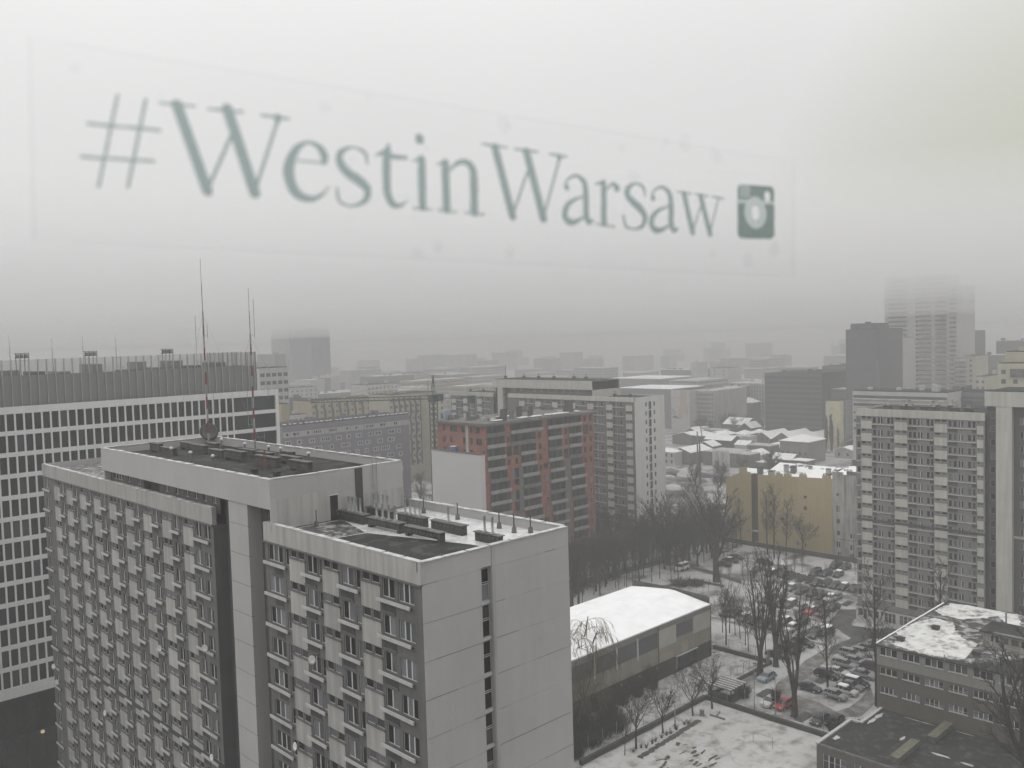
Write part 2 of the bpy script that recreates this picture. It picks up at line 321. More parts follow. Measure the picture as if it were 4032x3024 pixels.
# measured positions: ground plans in metres, sticker outlines in millimetres
HAZE = .00095
CLOUD = .008
DATA = json.loads('''{"glyphs":[["hash",[[[76.22,90.64,0.57],[68.41,57.96,0.56]],[[85.78,90.46,0.58],[78.17,58.47,0.58]],[[65.9,79.5,0.55],[90.22,80.02,0.59]],[[63.34,67.81,0.55],[87.5,68.49,0.59]]]],["letter",[[[96.81,89.92,2.11],[106.49,59.33,2.17]],[[106.5,59.59,0.72],[117.54,83.21,0.74]],[[115.5,90.78,2.21],[124.76,59.88,2.28]],[[124.77,60.15,0.71],[135.36,89.0,0.72]],[[90.7,90.02,0.49],[103.33,90.36,0.51]],[[108.16,90.0,0.52],[121.35,90.47,0.53]],[[128.98,90.15,0.55],[139.97,90.25,0.56]],[[135.4,90.08,1.66],[134.89,87.33,0.66]]]],["letter",[[[143.3,74.0,0.57],[154.87,73.97,0.58]],[[154.59,74.33,1.17],[154.41,77.38,1.81],[152.14,80.49,1.27],[147.44,81.65,0.69],[142.62,78.42,1.53],[139.46,72.12,2.25],[139.22,66.66,2.36],[141.86,60.85,2.1],[147.65,59.05,1.32],[152.5,60.78,0.76],[156.3,64.69,0.29]]]],["letter",[[[174.07,75.57,0.56],[172.91,80.0,0.86],[167.18,81.71,0.5],[161.87,78.91,1.36],[161.68,74.43,1.85],[165.15,70.73,2.1],[170.28,67.83,2.17],[173.61,64.49,1.89],[172.08,59.83,1.17],[165.89,57.42,0.5],[160.51,59.05,0.69],[159.81,64.41,0.59]]]],["letter",[[[184.52,85.03,0.36],[183.7,81.31,1.82],[183.23,77.86,1.98],[182.83,68.1,1.98],[183.33,62.78,1.93],[185.69,59.27,1.57],[189.61,59.28,0.79],[192.82,61.71,0.27]],[[177.99,79.2,0.36],[182.16,81.15,1.14],[185.41,79.77,1.15],[192.7,79.83,0.96]]]],["letter",[[[199.81,88.72,2.27],[199.86,88.47,2.27]],[[200.44,79.72,2.0],[200.21,59.21,2.01]],[[195.96,78.81,0.32],[200.45,79.97,1.08]],[[195.72,58.38,0.48],[204.68,58.23,0.49]]]],["letter",[[[212.71,79.1,2.12],[212.65,58.98,2.12]],[[208.19,78.43,0.33],[212.54,79.59,1.11]],[[208.01,58.44,0.5],[217.67,58.0,0.51]],[[214.2,75.67,0.45],[218.62,79.64,1.02],[223.29,80.84,1.43],[226.64,78.82,1.9],[227.73,74.24,2.13],[227.46,58.59,2.2]],[[222.61,58.14,0.51],[232.7,57.59,0.53]]]],["letter",[[[240.12,88.99,2.19],[249.1,58.0,2.24]],[[249.11,58.27,0.73],[259.58,81.21,0.74]],[[258.48,88.7,2.28],[267.63,57.96,2.33]],[[267.64,58.24,0.76],[278.5,87.06,0.77]],[[232.94,89.93,0.52],[247.05,89.7,0.54]],[[251.59,89.63,0.55],[265.28,89.48,0.56]],[[272.47,89.37,0.57],[283.15,88.9,0.58]],[[278.54,88.35,1.73],[278.1,86.19,0.77]]]],["letter",[[[282.71,74.01,1.64],[282.87,73.9,1.64]],[[281.72,75.54,0.5],[285.06,78.89,0.72],[289.59,80.08,0.94],[294.05,77.44,1.68],[295.19,71.56,1.91],[295.03,61.48,1.98],[296.75,57.79,1.62],[299.99,58.73,0.37]],[[294.24,70.36,0.51],[287.56,68.22,0.94],[282.55,64.47,1.57],[281.19,60.06,1.86],[283.93,57.11,1.8],[288.43,57.47,1.23],[293.91,60.47,0.51]]]],["letter",[[[307.18,77.85,1.95],[306.97,57.57,1.96]],[[301.43,76.95,0.37],[306.77,78.32,1.13]],[[301.63,56.97,0.48],[314.15,56.14,0.5]],[[309.07,74.8,0.53],[312.82,77.84,0.91],[315.0,77.62,1.3]],[[316.28,76.3,2.14],[316.36,76.18,2.14]]]],["letter",[[[336.54,73.53,0.56],[335.1,78.06,1.03],[329.37,79.46,0.55],[324.3,76.59,1.63],[323.74,72.96,1.94],[327.7,69.63,2.19],[333.09,66.35,2.22],[336.03,62.55,1.99],[334.22,57.81,1.27],[328.19,55.66,0.55],[322.08,57.06,0.85],[320.72,62.33,0.7]]]],["letter",[[[342.34,72.94,1.73],[342.51,72.83,1.73]],[[341.24,74.48,0.52],[344.85,77.85,0.75],[349.76,79.03,0.99],[354.61,76.38,1.77],[355.89,70.47,2.0],[355.79,60.34,2.08],[357.68,56.63,1.7],[361.19,57.57,0.39]],[[354.86,69.27,0.54],[347.63,67.12,0.99],[342.23,63.36,1.65],[340.79,58.93,1.95],[343.77,55.96,1.88],[348.66,56.33,1.29],[354.58,59.33,0.54]]]],["letter",[[[366.28,76.66,1.94],[372.46,56.15,1.97]],[[372.47,56.29,0.64],[379.19,70.25,0.65]],[[379.65,76.22,1.99],[386.72,56.11,2.02]],[[386.72,56.25,0.66],[394.32,75.83,0.67]],[[360.85,77.43,0.54],[372.02,77.07,0.55]],[[375.08,77.43,0.56],[385.69,76.85,0.57]],[[389.37,76.9,0.57],[398.95,76.36,0.58]]]]],"icon":{"quad":[[410.87,85.67],[444.55,86.72],[442.81,54.04],[410.33,54.26]],"ring":[[426.77,70.02],[436.64,70.13],[427.23,79.29]],"hole":[[426.77,70.02],[430.2,70.07],[426.97,74.26]],"finder":[[437.86,80.19],[440.52,80.31],[438.03,83.31]]},"film":[[48.8,108.2],[469.8,105.0],[466.5,32.5],[46.7,38.0]],"plane":[0.3398],"cars":[[143.74,70.71,0,"silver","hatch"],[146.66,70.07,0,"white","hatch"],[149.35,70.53,0,"grey","sedan"],[151.34,70.49,0,"black","wagon"],[155.96,71.26,0,"silver","sedan"],[151.45,76.01,0,"black","wagon"],[153.98,75.23,0,"white","sedan"],[158.41,75.98,0,"silver","wagon"],[161.22,75.29,0,"silver","hatch"],[164.4,77.49,0,"silver","wagon"],[166.65,76.27,0,"silver","hatch"],[169.54,76.36,0,"grey","sedan"],[160.6,71.67,0,"black","hatch"],[143.81,75.63,0,"black","sedan"],[143.17,83.56,1,"bluegrey","hatch"],[133.81,77.44,1,"white","hatch"],[134.25,75.23,1,"red","hatch"],[133.01,67.95,1,"black","sedan"],[133.86,65.9,1,"black","hatch"],[154.63,87.89,0,"black","sedan"],[158.3,88.1,0,"black","wagon"],[160.87,87.93,0,"navy","wagon"],[164.08,87.45,0,"black","wagon"],[170.26,87.94,1,"navy","hatch"],[173.33,87.08,1,"black","wagon"],[170.74,93.56,1,"white","hatch"],[175.52,93.7,1,"black","wagon"],[184.24,93.37,1,"brown","hatch"],[184.43,96.26,1,"red","sedan"],[189.2,96.65,1,"black","wagon"],[189.91,93.51,1,"black","hatch"],[184.8,99.0,1,"silver","hatch"],[185.73,102.11,1,"brown","wagon"],[184.7,103.78,1,"black","hatch"],[185.44,107.73,1,"black","sedan"],[197.76,96.74,1,"grey","hatch"],[195.97,97.36,1,"white","hatch"],[196.13,99.65,1,"black","sedan"],[196.78,102.44,1,"navy","hatch"],[197.14,105.13,1,"black","wagon"],[197.88,108.51,1,"grey","hatch"],[205.74,105.78,1,"black","hatch"],[206.92,103.82,1,"black","wagon"],[206.66,101.38,1,"navy","hatch"],[206.72,99.13,1,"black","hatch"],[206.84,96.85,1,"black","hatch"],[213.76,110.2,1,"black","van"],[215.52,108.1,1,"navy","wagon"],[216.74,105.42,1,"black","hatch"],[224.13,109.66,1,"black","van"],[224.96,107.37,1,"black","hatch"],[207.61,115.74,1,"black","hatch"],[206.48,118.91,1,"black","wagon"],[207.72,123.65,1,"black","sedan"],[215.66,125.86,0,"black","wagon"],[215.49,135.09,0,"black","sedan"],[211.59,134.2,0,"black","sedan"],[207.02,133.61,0,"navy","sedan"],[170.68,109.54,1,"black","hatch"],[171.53,107.67,1,"black","hatch"],[169.93,104.75,1,"grey","hatch"],[169.85,101.89,1,"black","hatch"],[169.18,98.96,1,"black","hatch"],[169.69,96.75,1,"black","hatch"],[173.84,96.87,1,"black","hatch"]],"trees":[[105.47,84.28,9.3,"spread"],[112.66,84.46,9.0,"spread"],[121.25,84.68,8.4,"spread"],[125.83,83.91,9.5,"spread"],[102.65,84.23,7.1,"young"],[144.23,85.58,22.7,"upright"],[150.31,85.71,22.3,"upright"],[132.42,72.25,22.2,"upright"],[146.96,73.63,18.8,"slim"],[154.06,99.08,13.6,"slim"],[160.19,103.86,9.0,"young"],[160.94,102.61,11.4,"young"],[160.62,101.03,9.5,"young"],[159.48,99.14,9.1,"young"],[156.54,96.11,11.3,"young"],[153.9,93.84,8.7,"young"],[156.61,91.59,8.2,"young"],[226.82,131.56,19.7,"slim"],[224.02,127.92,21.2,"slim"],[227.54,126.11,17.4,"slim"],[230.43,122.58,12.7,"spread"],[192.6,126.41,27.4,"big"],[198.84,146.07,20.2,"big"],[145.2,64.13,24.4,"slim"],[171.93,63.67,20.4,"slim"],[142.47,41.38,22.4,"big"],[195.7,135.42,3.6,"young"],[171.43,142.42,9.4,"slim"],[167.39,137.96,8.2,"young"],[174.57,142.08,8.0,"slim"],[171.59,138.92,9.7,"slim"],[178.22,142.36,10.2,"slim"],[174.69,138.56,8.3,"slim"],[182.09,142.49,8.8,"slim"],[182.0,139.03,10.2,"slim"],[185.79,139.28,9.9,"slim"],[185.24,135.17,8.4,"young"],[192.12,139.09,9.6,"young"],[188.86,135.61,8.4,"slim"],[195.21,138.55,10.0,"slim"],[163.36,142.71,9.8,"slim"],[160.13,137.77,9.4,"young"],[153.73,137.92,8.9,"slim"],[165.74,151.41,12.5,"brown"],[169.13,150.83,11.8,"brown"],[174.15,150.75,11.1,"brown"],[177.23,149.49,11.2,"big"],[182.0,151.22,10.9,"slim"],[186.21,151.3,10.6,"big"],[189.2,150.33,10.5,"slim"],[193.58,150.39,10.6,"big"],[197.36,149.93,9.8,"slim"],[202.39,150.88,9.7,"spread"],[206.76,148.46,8.8,"slim"],[209.44,148.13,9.8,"big"],[213.03,146.73,9.4,"spread"],[216.65,145.31,9.9,"big"],[184.72,155.72,7.4,"spread"],[190.69,156.62,7.5,"spread"],[197.06,157.37,7.0,"spread"],[202.18,157.0,6.6,"spread"],[207.43,156.61,7.2,"spread"],[211.95,154.15,7.7,"spread"],[220.0,153.78,8.1,"slim"],[223.25,151.4,8.8,"spread"],[226.06,149.57,9.3,"big"],[176.5,155.3,9.2,"brown"],[181.04,154.92,8.8,"brown"],[214.07,136.67,6.0,"young"],[221.29,139.62,7.1,"young"],[208.71,134.81,4.5,"young"],[181.76,130.2,3.1,"young"],[182.71,127.96,3.5,"young"],[182.11,125.4,3.4,"young"],[181.4,123.04,3.8,"young"],[184.02,123.15,3.2,"young"],[190.74,124.02,5.4,"young"],[194.05,123.53,5.4,"young"],[193.54,119.13,6.8,"slim"],[196.2,119.37,7.5,"slim"],[193.95,116.42,8.6,"slim"],[197.87,116.24,8.2,"slim"],[194.86,113.15,8.5,"slim"],[205.55,114.03,5.9,"slim"],[213.27,115.72,5.6,"slim"],[214.46,114.29,6.5,"slim"],[212.0,106.34,4.2,"slim"],[219.26,107.29,3.8,"slim"],[220.91,102.85,4.7,"slim"]],"willow":[113.17,102.19,15.4,"willow"],"polys":{"lane":[[202.93,152.55],[201.88,138.21],[200.28,128.81],[204.34,113.14],[203.33,100.99],[201.85,93.44],[198.95,91.91],[200.51,99.6],[201.38,111.51],[196.62,126.47],[198.89,138.78],[199.71,150.72]],"plaza":[[198.95,91.91],[193.38,89.92],[191.06,92.63],[180.45,90.08],[174.34,82.15],[166.91,83.03],[160.06,80.97],[164.86,80.18],[169.83,80.05],[177.0,79.11],[181.76,73.67],[189.23,76.69],[183.34,81.06],[182.27,85.51],[183.57,86.47],[188.61,87.44],[202.61,87.63],[208.84,90.31]],"drive":[[166.53,83.25],[162.53,80.27],[157.24,79.78],[153.59,79.55],[149.48,78.23],[145.32,78.88],[140.53,76.62],[140.14,71.92],[138.76,68.08],[141.7,67.23],[146.13,67.3],[152.63,68.5],[146.64,64.72],[139.31,64.19],[138.09,65.53],[133.19,70.93],[138.12,79.31],[143.03,81.45],[150.76,82.13],[157.08,83.17]],"lane2":[[172.73,114.92],[176.33,113.55],[177.06,106.17],[180.17,99.87],[179.61,91.88],[179.98,90.21],[181.24,90.84],[181.54,94.76],[182.54,101.17],[179.43,107.58],[177.93,114.57],[174.16,116.08]],"lane3":[[166.53,110.84],[166.71,108.04],[166.34,99.81],[165.77,91.96],[166.7,83.61],[167.79,84.15],[167.55,92.94],[167.73,100.63],[168.15,108.96],[167.73,111.63]],"lane4":[[186.9,112.01],[190.58,107.69],[193.12,98.74],[194.35,94.41],[195.81,95.11],[194.59,99.48],[192.06,108.52],[188.35,112.87]],"park_path":[[202.04,145.65],[202.01,142.92],[200.52,132.81],[197.96,122.37],[194.75,120.4],[197.8,131.03],[199.88,141.43],[199.54,143.86]],"park_path2":[[178.22,136.05],[186.08,133.01],[191.06,132.99],[191.39,123.26],[189.42,122.23],[188.98,131.31],[184.26,131.72],[178.08,133.44]],"park_road":[[163.73,150.42],[172.14,149.59],[184.84,149.09],[199.2,147.7],[207.99,149.89],[210.02,151.91],[202.11,151.23],[189.41,152.73],[176.85,153.63],[168.67,154.9]]},"patch":[[206.87,113.4],[207.4,110.89],[207.25,108.28],[174.42,90.52],[170.19,90.69],[196.12,93.3]]}''')
FAR = json.loads('''[["L1","Y",153.5,165.0,289.1,56.1,14,"white",5,9],["L2","Y",154.8,158.0,276.9,43.6,14,"beigeplain",0,0],["L3","Y",256.2,269.8,448.6,33.0,20,"blue",0,0],["L4","Y",207.2,215.7,362.9,31.8,14,"whitew",4,6],["L5","Y",216.4,254.8,360.1,37.5,16,"beige",9,9],["L6","Y",299.2,306.6,422.7,31.8,20,"blue",0,0],["L7","Y",233.2,260.2,321.4,40.4,16,"beigeg",9,11],["L7b","Y",250.8,256.0,309.5,39.0,16,"cream1",1,10],["L8","Y",315.3,337.2,550.7,34.2,20,"whitew",6,4],["L9","Y",358.7,410.3,585.4,26.1,30,"grey",0,0],["L10","Y",347.5,373.7,504.5,35.2,20,"whitew",8,4],["L11","Y",484.0,526.5,683.8,32.2,30,"grey",0,0],["L12","Y",547.9,565.5,707.2,32.5,30,"whiteb",3,8],["L13","Y",452.0,463.4,716.3,33.5,30,"white0",0,0],["L14","Y",494.8,520.4,861.7,94.7,40,"towerb",6,0],["L15","Y",478.9,500.8,790.6,92.1,40,"towerd",0,0],["L16","Y",422.4,428.4,677.5,33.6,30,"towerd",0,0],["L17","Y",481.9,498.6,871.6,54.7,40,"grey",0,0],["L18","Y",389.8,403.9,648.2,34.3,25,"white0",0,0],["L19","Y",145.5,197.1,260.0,37.4,15,"violet",0,0],["C1","Y",574.3,590.3,686.3,29.3,40,"grey",0,0],["C2","Y",426.8,442.9,548.6,27.6,30,"white0",0,0],["C3","Y",649.7,666.6,752.9,17.7,40,"grey",0,0],["M1","X",576.2,512.8,692.0,21.2,60,"snowlow",0,0],["M2","X",572.4,533.6,772.7,25.9,40,"grey",0,0],["M3","X",512.4,505.9,742.2,35.1,20,"white0",0,0],["M4","X",421.4,404.0,638.3,34.5,20,"whiteb",2,4],["M5","X",403.1,354.1,491.5,26.7,40,"snowlow",0,0],["M6","X",345.7,331.0,477.3,27.7,40,"ad",0,0],["M7","X",336.4,318.3,484.9,26.8,40,"modern",12,9],["M8","X",347.6,335.0,529.6,25.7,40,"modern2",7,9],["M9","X",353.5,319.2,556.4,27.4,40,"modern",16,9],["M10","X",280.4,266.3,488.8,29.4,40,"darkb",0,0],["M11","X",275.6,239.4,474.9,38.9,40,"darkoff",6,13],["M12","X",280.8,263.1,557.2,39.7,40,"greyoff",3,12],["M13","X",224.4,216.2,448.9,25.8,10,"creamk",0,0],["M14","X",218.7,215.3,452.7,26.3,12,"creamk2",2,4],["R1","X",224.5,205.7,473.5,63.5,30,"darktower",0,0],["R1b","X",223.8,211.1,477.9,66.6,20,"darktower",0,0],["R2","X",229.2,211.2,514.9,58.1,20,"rowtower",5,17],["R3","X",247.2,207.6,577.0,95.7,20,"rowtall",8,26],["R3b","X",203.7,195.1,565.9,88.3,20,"rowtall2",2,22],["R4","X",231.4,220.4,662.6,60.4,20,"grey",0,0],["R5","X",197.3,186.0,558.0,44.5,20,"rowtower",4,9],["R6","X",181.5,176.3,530.7,46.8,20,"cream1",1,8],["R7","X",152.0,147.2,456.1,39.3,20,"cream1",2,4],["R8","X",153.8,149.6,476.4,38.8,20,"whiteb",2,4],["R9","X",209.6,190.8,670.8,52.6,20,"grey",0,0],["R10","X",206.9,196.4,639.0,43.7,20,"grey",0,0],["R11","X",89.5,79.9,287.8,52.4,14,"creamr",3,6],["R12","X",88.8,81.0,291.9,55.7,10,"creamr2",2,0],["R13","X",142.4,110.0,305.2,41.9,14,"bandlow",10,5],["R14","X",112.7,110.4,312.7,41.2,14,"grey",0,0],["R15","X",112.0,102.5,317.4,41.5,14,"bandlow2",4,5],["R16","X",240.1,230.5,486.1,29.6,14,"snowlow",0,0],["R17","X",233.4,225.5,494.3,29.7,14,"snowlow",0,0]]''')
# ------------------------------------------------------------------ slab blocks of flats
def bay(P, F, mb, zc, kind, u0, u1, S, hs):
    """one storey of one bay; zc is the storey's ceiling, S the storey's proportions"""
    if kind == 'p':        # pale panel with two small windows above it
        F.slab(mb, u0, u1, zc-S['pb'], zc-S['pt'], -.02, .06, 1)
        F.slab(mb, u0-.05, u1+.05, zc-S['pt'], zc-S['pt']+.10, -.02, .12, 0)
        wd = (u1-u0-.5)/2
        for k in (0, 1):
            a = u0+.12+k*(wd+.26); hs.append((a, a+wd, zc-S['st'], zc-.08)); P.window(F, a, zc-S['st'], wd, S['st']-.08, 1, name='small_window', bar=.05, d=-.10)
    elif kind in 'w123':   # window
        n = 3 if kind == '3' else 2 if kind in 'w2' else 1
        hs.append((u0, u1, zc-S['wb'], zc-.16)); P.window(F, u0, zc-S['wb'], u1-u0, S['wb']-.16, n, trans=0)
    elif kind == 'l':      # projecting pale ledge
        P.slab('ledge', F, u0, u1, zc-S['lb'], zc-S['lt'], .17, .27, m_ledge); F.slab(mb, u0+.02, u1-.02, zc-S['lb'], zc-S['lb']+.05, -.02, .168, 2)
    elif kind == 'd':      # dark ribbed panel under the ledge
        F.slab(mb, u0, u1, zc-S['db'], zc-S['lb']-.04, -.02, .03, 2)
        F.slab(mb, u0-.03, u1+.03, zc-S['db']-.09, zc-S['db'], -.02, .10, 0)
SN = dict(pt=.85, pb=2.72, st=.72, wb=1.55, lt=1.64, lb=1.90, db=2.55)
SR = dict(pt=.98, pb=2.70, st=.62, wb=1.52, lt=1.62, lb=1.78, db=2.55)

def roof_vents(par_label, spots): pass
def chimney_stack(x0, x1, y0, y1, z0, h, label, pipes=0, arch=False, group='brick flue stacks on the near roof'):
    t = thing('chimney_stack', label, 'chimney stack', ((x0+x1)/2, (y0+y1)/2, z0), group)
    cx, cy = (x0+x1)/2, (y0+y1)/2; x0 += .09; x1 -= .09; h *= .86
    b = MB(); b.box(x0-cx, y0-cy, .25 if arch else 0, x1-cx, y1-cy, h)
    if arch:
        b.box(x0-cx, y0-cy, 0, x1-cx, y0-cy+.35, .25); b.box(x0-cx, y1-cy-.35, 0, x1-cx, y1-cy, .25)
    n = max(3, int((y1-y0)/.45))
    for i in range(n):
        yy = y0-cy+.2+(y1-y0-.4)*i/(n-1)
        b.box(x0-cx-.015, yy-.07, h*.62, x0-cx, yy+.07, h*.62+.13, 1)
    b.build('brick_body', [m_dconc, m_conc], t)
    c = MB(); c.box(x0-cx-.09, y0-cy-.12, h, x1-cx+.09, y1-cy+.12, h+.07); c.build('cap', m_conc, t)
    for i in range(pipes):
        yy = y0-cy+.5+(y1-y0-1)*(i+.5)/pipes
        p = MB(); p.lathe((0, yy, h+.09), [(.2, 0), (.17, .1), (.095, .13), (.095, 1.25), (.11, 1.27), (.0, 1.36)], 8); p.build('flue_pipe', m_steel, t, True)
    return t

def slab_block(label, face_x, yR, length, depth, ztop, zroof, cols, wings, S, gable, pent, nst=17, band_z=None, shop=False, roofmat=None, group=None):
    B = thing('apartment_block', label, 'apartment block', (0, 0, 0), group)
    P = Parts(B); mb = MB(); F = FX(face_x, yR+length)
    x1 = face_x+depth
    for (ua, ub) in wings:
        hs = []
        for k in range(nst):
            zc = ztop-2.7*k
            if zc < 2.6: break
            for kd, a, b in cols:
                if a >= ua-.2 and b <= ub+.2: bay(P, F, mb, zc, kd, max(a, ua+.02), min(b, ub-.02), S, hs)
        if shop: hs = [h for h in hs if h[2] > 3.7]
        F.wall(mb, ua, ub, 3.7 if shop else 0, ztop, hs, mi=0)
        F.slab(mb, ua-.02, ub+.02, ztop, zroof, -depth if False else -.35, .10, 1)        # parapet band
        F.slab(mb, ua-.06, ub+.06, ztop-.06, ztop+.05, -.1, .22, 0)
        if band_z: F.slab(mb, ua-.02, ub+.02, band_z, band_z+.42, -.05, .2, 2)
    mb.build('wall', [m_grey, m_panel, m_dgrey], B)
    return B, P, F

def block_near():
    xf, x1, zr = 36.6, 51.4, 48.94; zt = 47.3
    B = thing('apartment_block', 'largest pale grey slab of flats, lower left, flues and masts on its roofs', 'apartment block')
    P = Parts(B); mb = MB()
    # facade looking towards -X; u = 130.4 - y
    Y0 = 130.4; F = FX(xf, Y0); U = lambda y: Y0-y
    right = []; rs = []
    for k in range(17):
        zc = zt-2.7*k
        if zc < 3: break
        hs = rs
        for kd, ya, yb in (('3', 68.7, 66.3), ('l', 69.25, 65.6), ('d', 67.7, 66.4), ('1', 65.85, 65.25), ('p', 65.15, 62.75), ('2', 62.45, 60.95), ('l', 63.15, 60.25), ('d', 62.85, 61.1),
                           ('1', 60.75, 60.2), ('p', 60.1, 57.8), ('2', 57.4, 55.9), ('l', 57.85, 55.0), ('d', 57.6, 55.9), ('1', 55.55, 54.95), ('p', 54.8, 52.4), ('2', 52.15, 50.7), ('l', 52.65, 48.65), ('d', 52.2, 50.6), ('3', 50.25, 48.4)):
            bay(P, F, mb, zc, kd, U(ya), U(yb), SN, hs)
    F.wall(mb, U(69.3), U(47.5), 0, zt, rs)
    ls = []
    for k in range(17):
        zc = zt-2.7*k
        if zc < 3: break
        for P0 in (125.7, 120.75, 115.8, 110.85, 105.85, 100.85, 95.85, 90.85, 85.75):
            bay(P, F, mb, zc, 'p', U(P0), U(P0-2.25), SN, ls); bay(P, F, mb, zc, '2', U(P0-2.7), U(P0-3.95), SN, ls)
            bay(P, F, mb, zc, 'd', U(P0-2.35), U(P0-3.7), SN, ls)
            last = P0 < 86
            bay(P, F, mb, zc, 'l', U(P0-2.2), U(P0-(5.85 if last else 4.35)), SN, ls)
            bay(P, F, mb, zc, '2' if last else '1', U(P0-(4.6 if last else 4.2)), U(P0-(5.95 if last else 4.8)), SN, ls)
        bay(P, F, mb, zc, '2', U(129.6), U(128.2), SN, ls); bay(P, F, mb, zc, 'l', U(130.2), U(127.3), SN, ls)
    F.wall(mb, 0, U(79.1), 0, zt, ls)
    for a, b in ((0, U(79.1)), (U(69.3), U(47.5))):
        F.slab(mb, a, b, zt, zr, -.35, .10, 1); F.slab(mb, a-.02, b, zt-.05, zt+.07, -.1, .2, 0)
        F.slab(mb, a, b-.1, 23.75, 24.2, -.05, .14, 2)
    # recess with the stair pier
    F2 = FX(xf+1.3, Y0); hs = []
    for k in range(17):
        zc = 50.1-2.7*k
        if zc < 3: break
        for a, b in ((77.6, 76.9), (71.0, 70.3)): hs.append((U(a), U(b), zc-1.55, zc-.15)); P.window(F2, U(a), zc-1.55, .7, 1.4, 1)
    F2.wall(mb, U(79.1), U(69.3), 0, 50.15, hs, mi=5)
    mb.box(xf, 79.1, 0, xf+1.3, 79.12, zt, 5); mb.box(xf, 69.28, 0, xf+1.3, 69.3, zt, 5)
    mb.box(xf, 72.2, 0, xf+1.3, 75.8, 50.1, 3)
    for k in range(18): mb.box(xf-.004, 72.19, 2.2+2.7*k, xf+.2, 75.81, 2.23+2.7*k, 2)
    # gable looking towards -Y with the corridor window strip
    G = FY(47.5, xf); g0, g1 = 5.45, 6.45
    gh = [(g0, g1, 1.0, 47.45, .45)]
    G.wall(mb, 0, 14.8, 0, zr, gh, mi=3, mi_rev=1)
    G.slab(mb, g0, g1, 1, 47.45, -.6, -.5, 2)
    k = 0; z = 47.4
    while z > 4:
        for h in (1.05, 1.25):
            z -= h+.12; P.window(G, g0+.04, z, g1-g0-.08, h, 1, d=-.36, bar=.06, name='corridor_window')
        G.slab(mb, g0, g1, z-.22, z-.02, -.45, -.22, 4); z -= .16
    for k in range(17):
        zz = 47.35-2.7*k
        if zz > 1:
            
            for ga, gb in ((0, g0-.02), (g1+.35, 14.8)):
                x = ga
                while x < gb-.1:
                    e = min(gb, x+jr.uniform(.8, 3.2)); G.slab(mb, x, e, zz, zz+jr.choice((.015, .025, .035)), -.01, .012, 0 if jr.random() < .5 else 1); x = e
    G.slab(mb, g1+.04, g1+.32, 0, zr-.01, -.02, .05, 1)
    mb.box(x1, 47.5, 0, x1+.02, 130.4, zr, 3); mb.box(xf, 130.4, 0, x1, 130.42, zr, 3)
    # penthouse over the middle
    pz = 52.68; py0, py1 = 67.9, 107.5
    F.slab(mb, U(py1), U(py0), 50.12, pz, -.3, .10, 3)
    mb.box(xf+.3, py0, 48.3, x1-.9, py0+.3, pz-.02, 3); mb.box(xf+.02, py0, 48.3, xf+.3, py0+.3, 50.11, 3); mb.box(x1-1.2, py0+.31, 48.3, x1-.9, py1, pz-.03, 3); mb.box(xf+.1, py1-.3, 48.3, x1-1, py1, pz-.04, 3)
    mb.box(xf+.05, 69.3, 50.05, xf+1.4, 79.1, 50.13, 2)
    F3 = FX(xf+.8, Y0); hs = []
    hs.append((U(106.5), U(103.3), 49.1, 50.05)); P.window(F3, U(106.5), 49.1, 3.2, .95, 4)
    for yy in (102.2, 99.2, 91.9, 89.3, 86.9, 84.9, 82.8, 80.7): hs.append((U(yy), U(yy-1.0), 49.1, 50.05)); P.window(F3, U(yy), 49.1, 1.0, .95, 2)
    hs.append((U(97.3), U(93.2), 48.7, 50.05, .6)); F3.slab(mb, U(97.3), U(93.2), 48.7, 50.05, -.7, -.6, 2)
    F3.wall(mb, U(py1), U(79.1), 48.2, 50.12, hs, mi=0)
    # bright lower part of the penthouse end wall and its door
    E = FY(py0, 36.5); E.slab(mb, 0, 6.9, 48.3, 50.95, -.01, .05, 1); E.slab(mb, 6.9, 13.9, 48.3, 50.2, -.01, .03, 1); E.slab(mb, 8.6, 9.35, 48.3, 52.6, -.01, .10, 2)
    mb.build('wall', [m_grey, m_panel, m_dgrey, m_end, m_ledge, m_recess], B)
    P.done()
    # roofs
    r = MB(); r.box(xf+.3, 47.8, 48.0, x1-.3, py0, 48.2); r.build('roof', m_wetroof, B)
    r = MB(); r.box(xf+.3, py1, 48.0, x1-.3, 130.1, 48.2); r.build('roof', m_slush, B)
    r = MB(); r.poly([(37.0, 61.9, 48.206), (37.0, 48.1, 48.206), (44.6, 48.1, 48.206), (44.4, 51.2, 48.206), (41.6, 61.2, 48.206)]); r.build('bare_roof_patch', m_tar, B)
    r = MB(); r.poly([(37.0, 67.6, 48.206), (37.0, 62.0, 48.206), (41.6, 61.4, 48.206), (43.4, 67.6, 48.206)]); r.build('slushy_roof_patch', m_slush, B)
    r = MB(); r.box(xf+.15, py0+.25, 51.75, x1-1.1, py1-.25, 51.9); r.build('penthouse_roof', m_tar, B)
    c = MB()                                           # metal flashing on the parapets, in lengths that do not quite meet
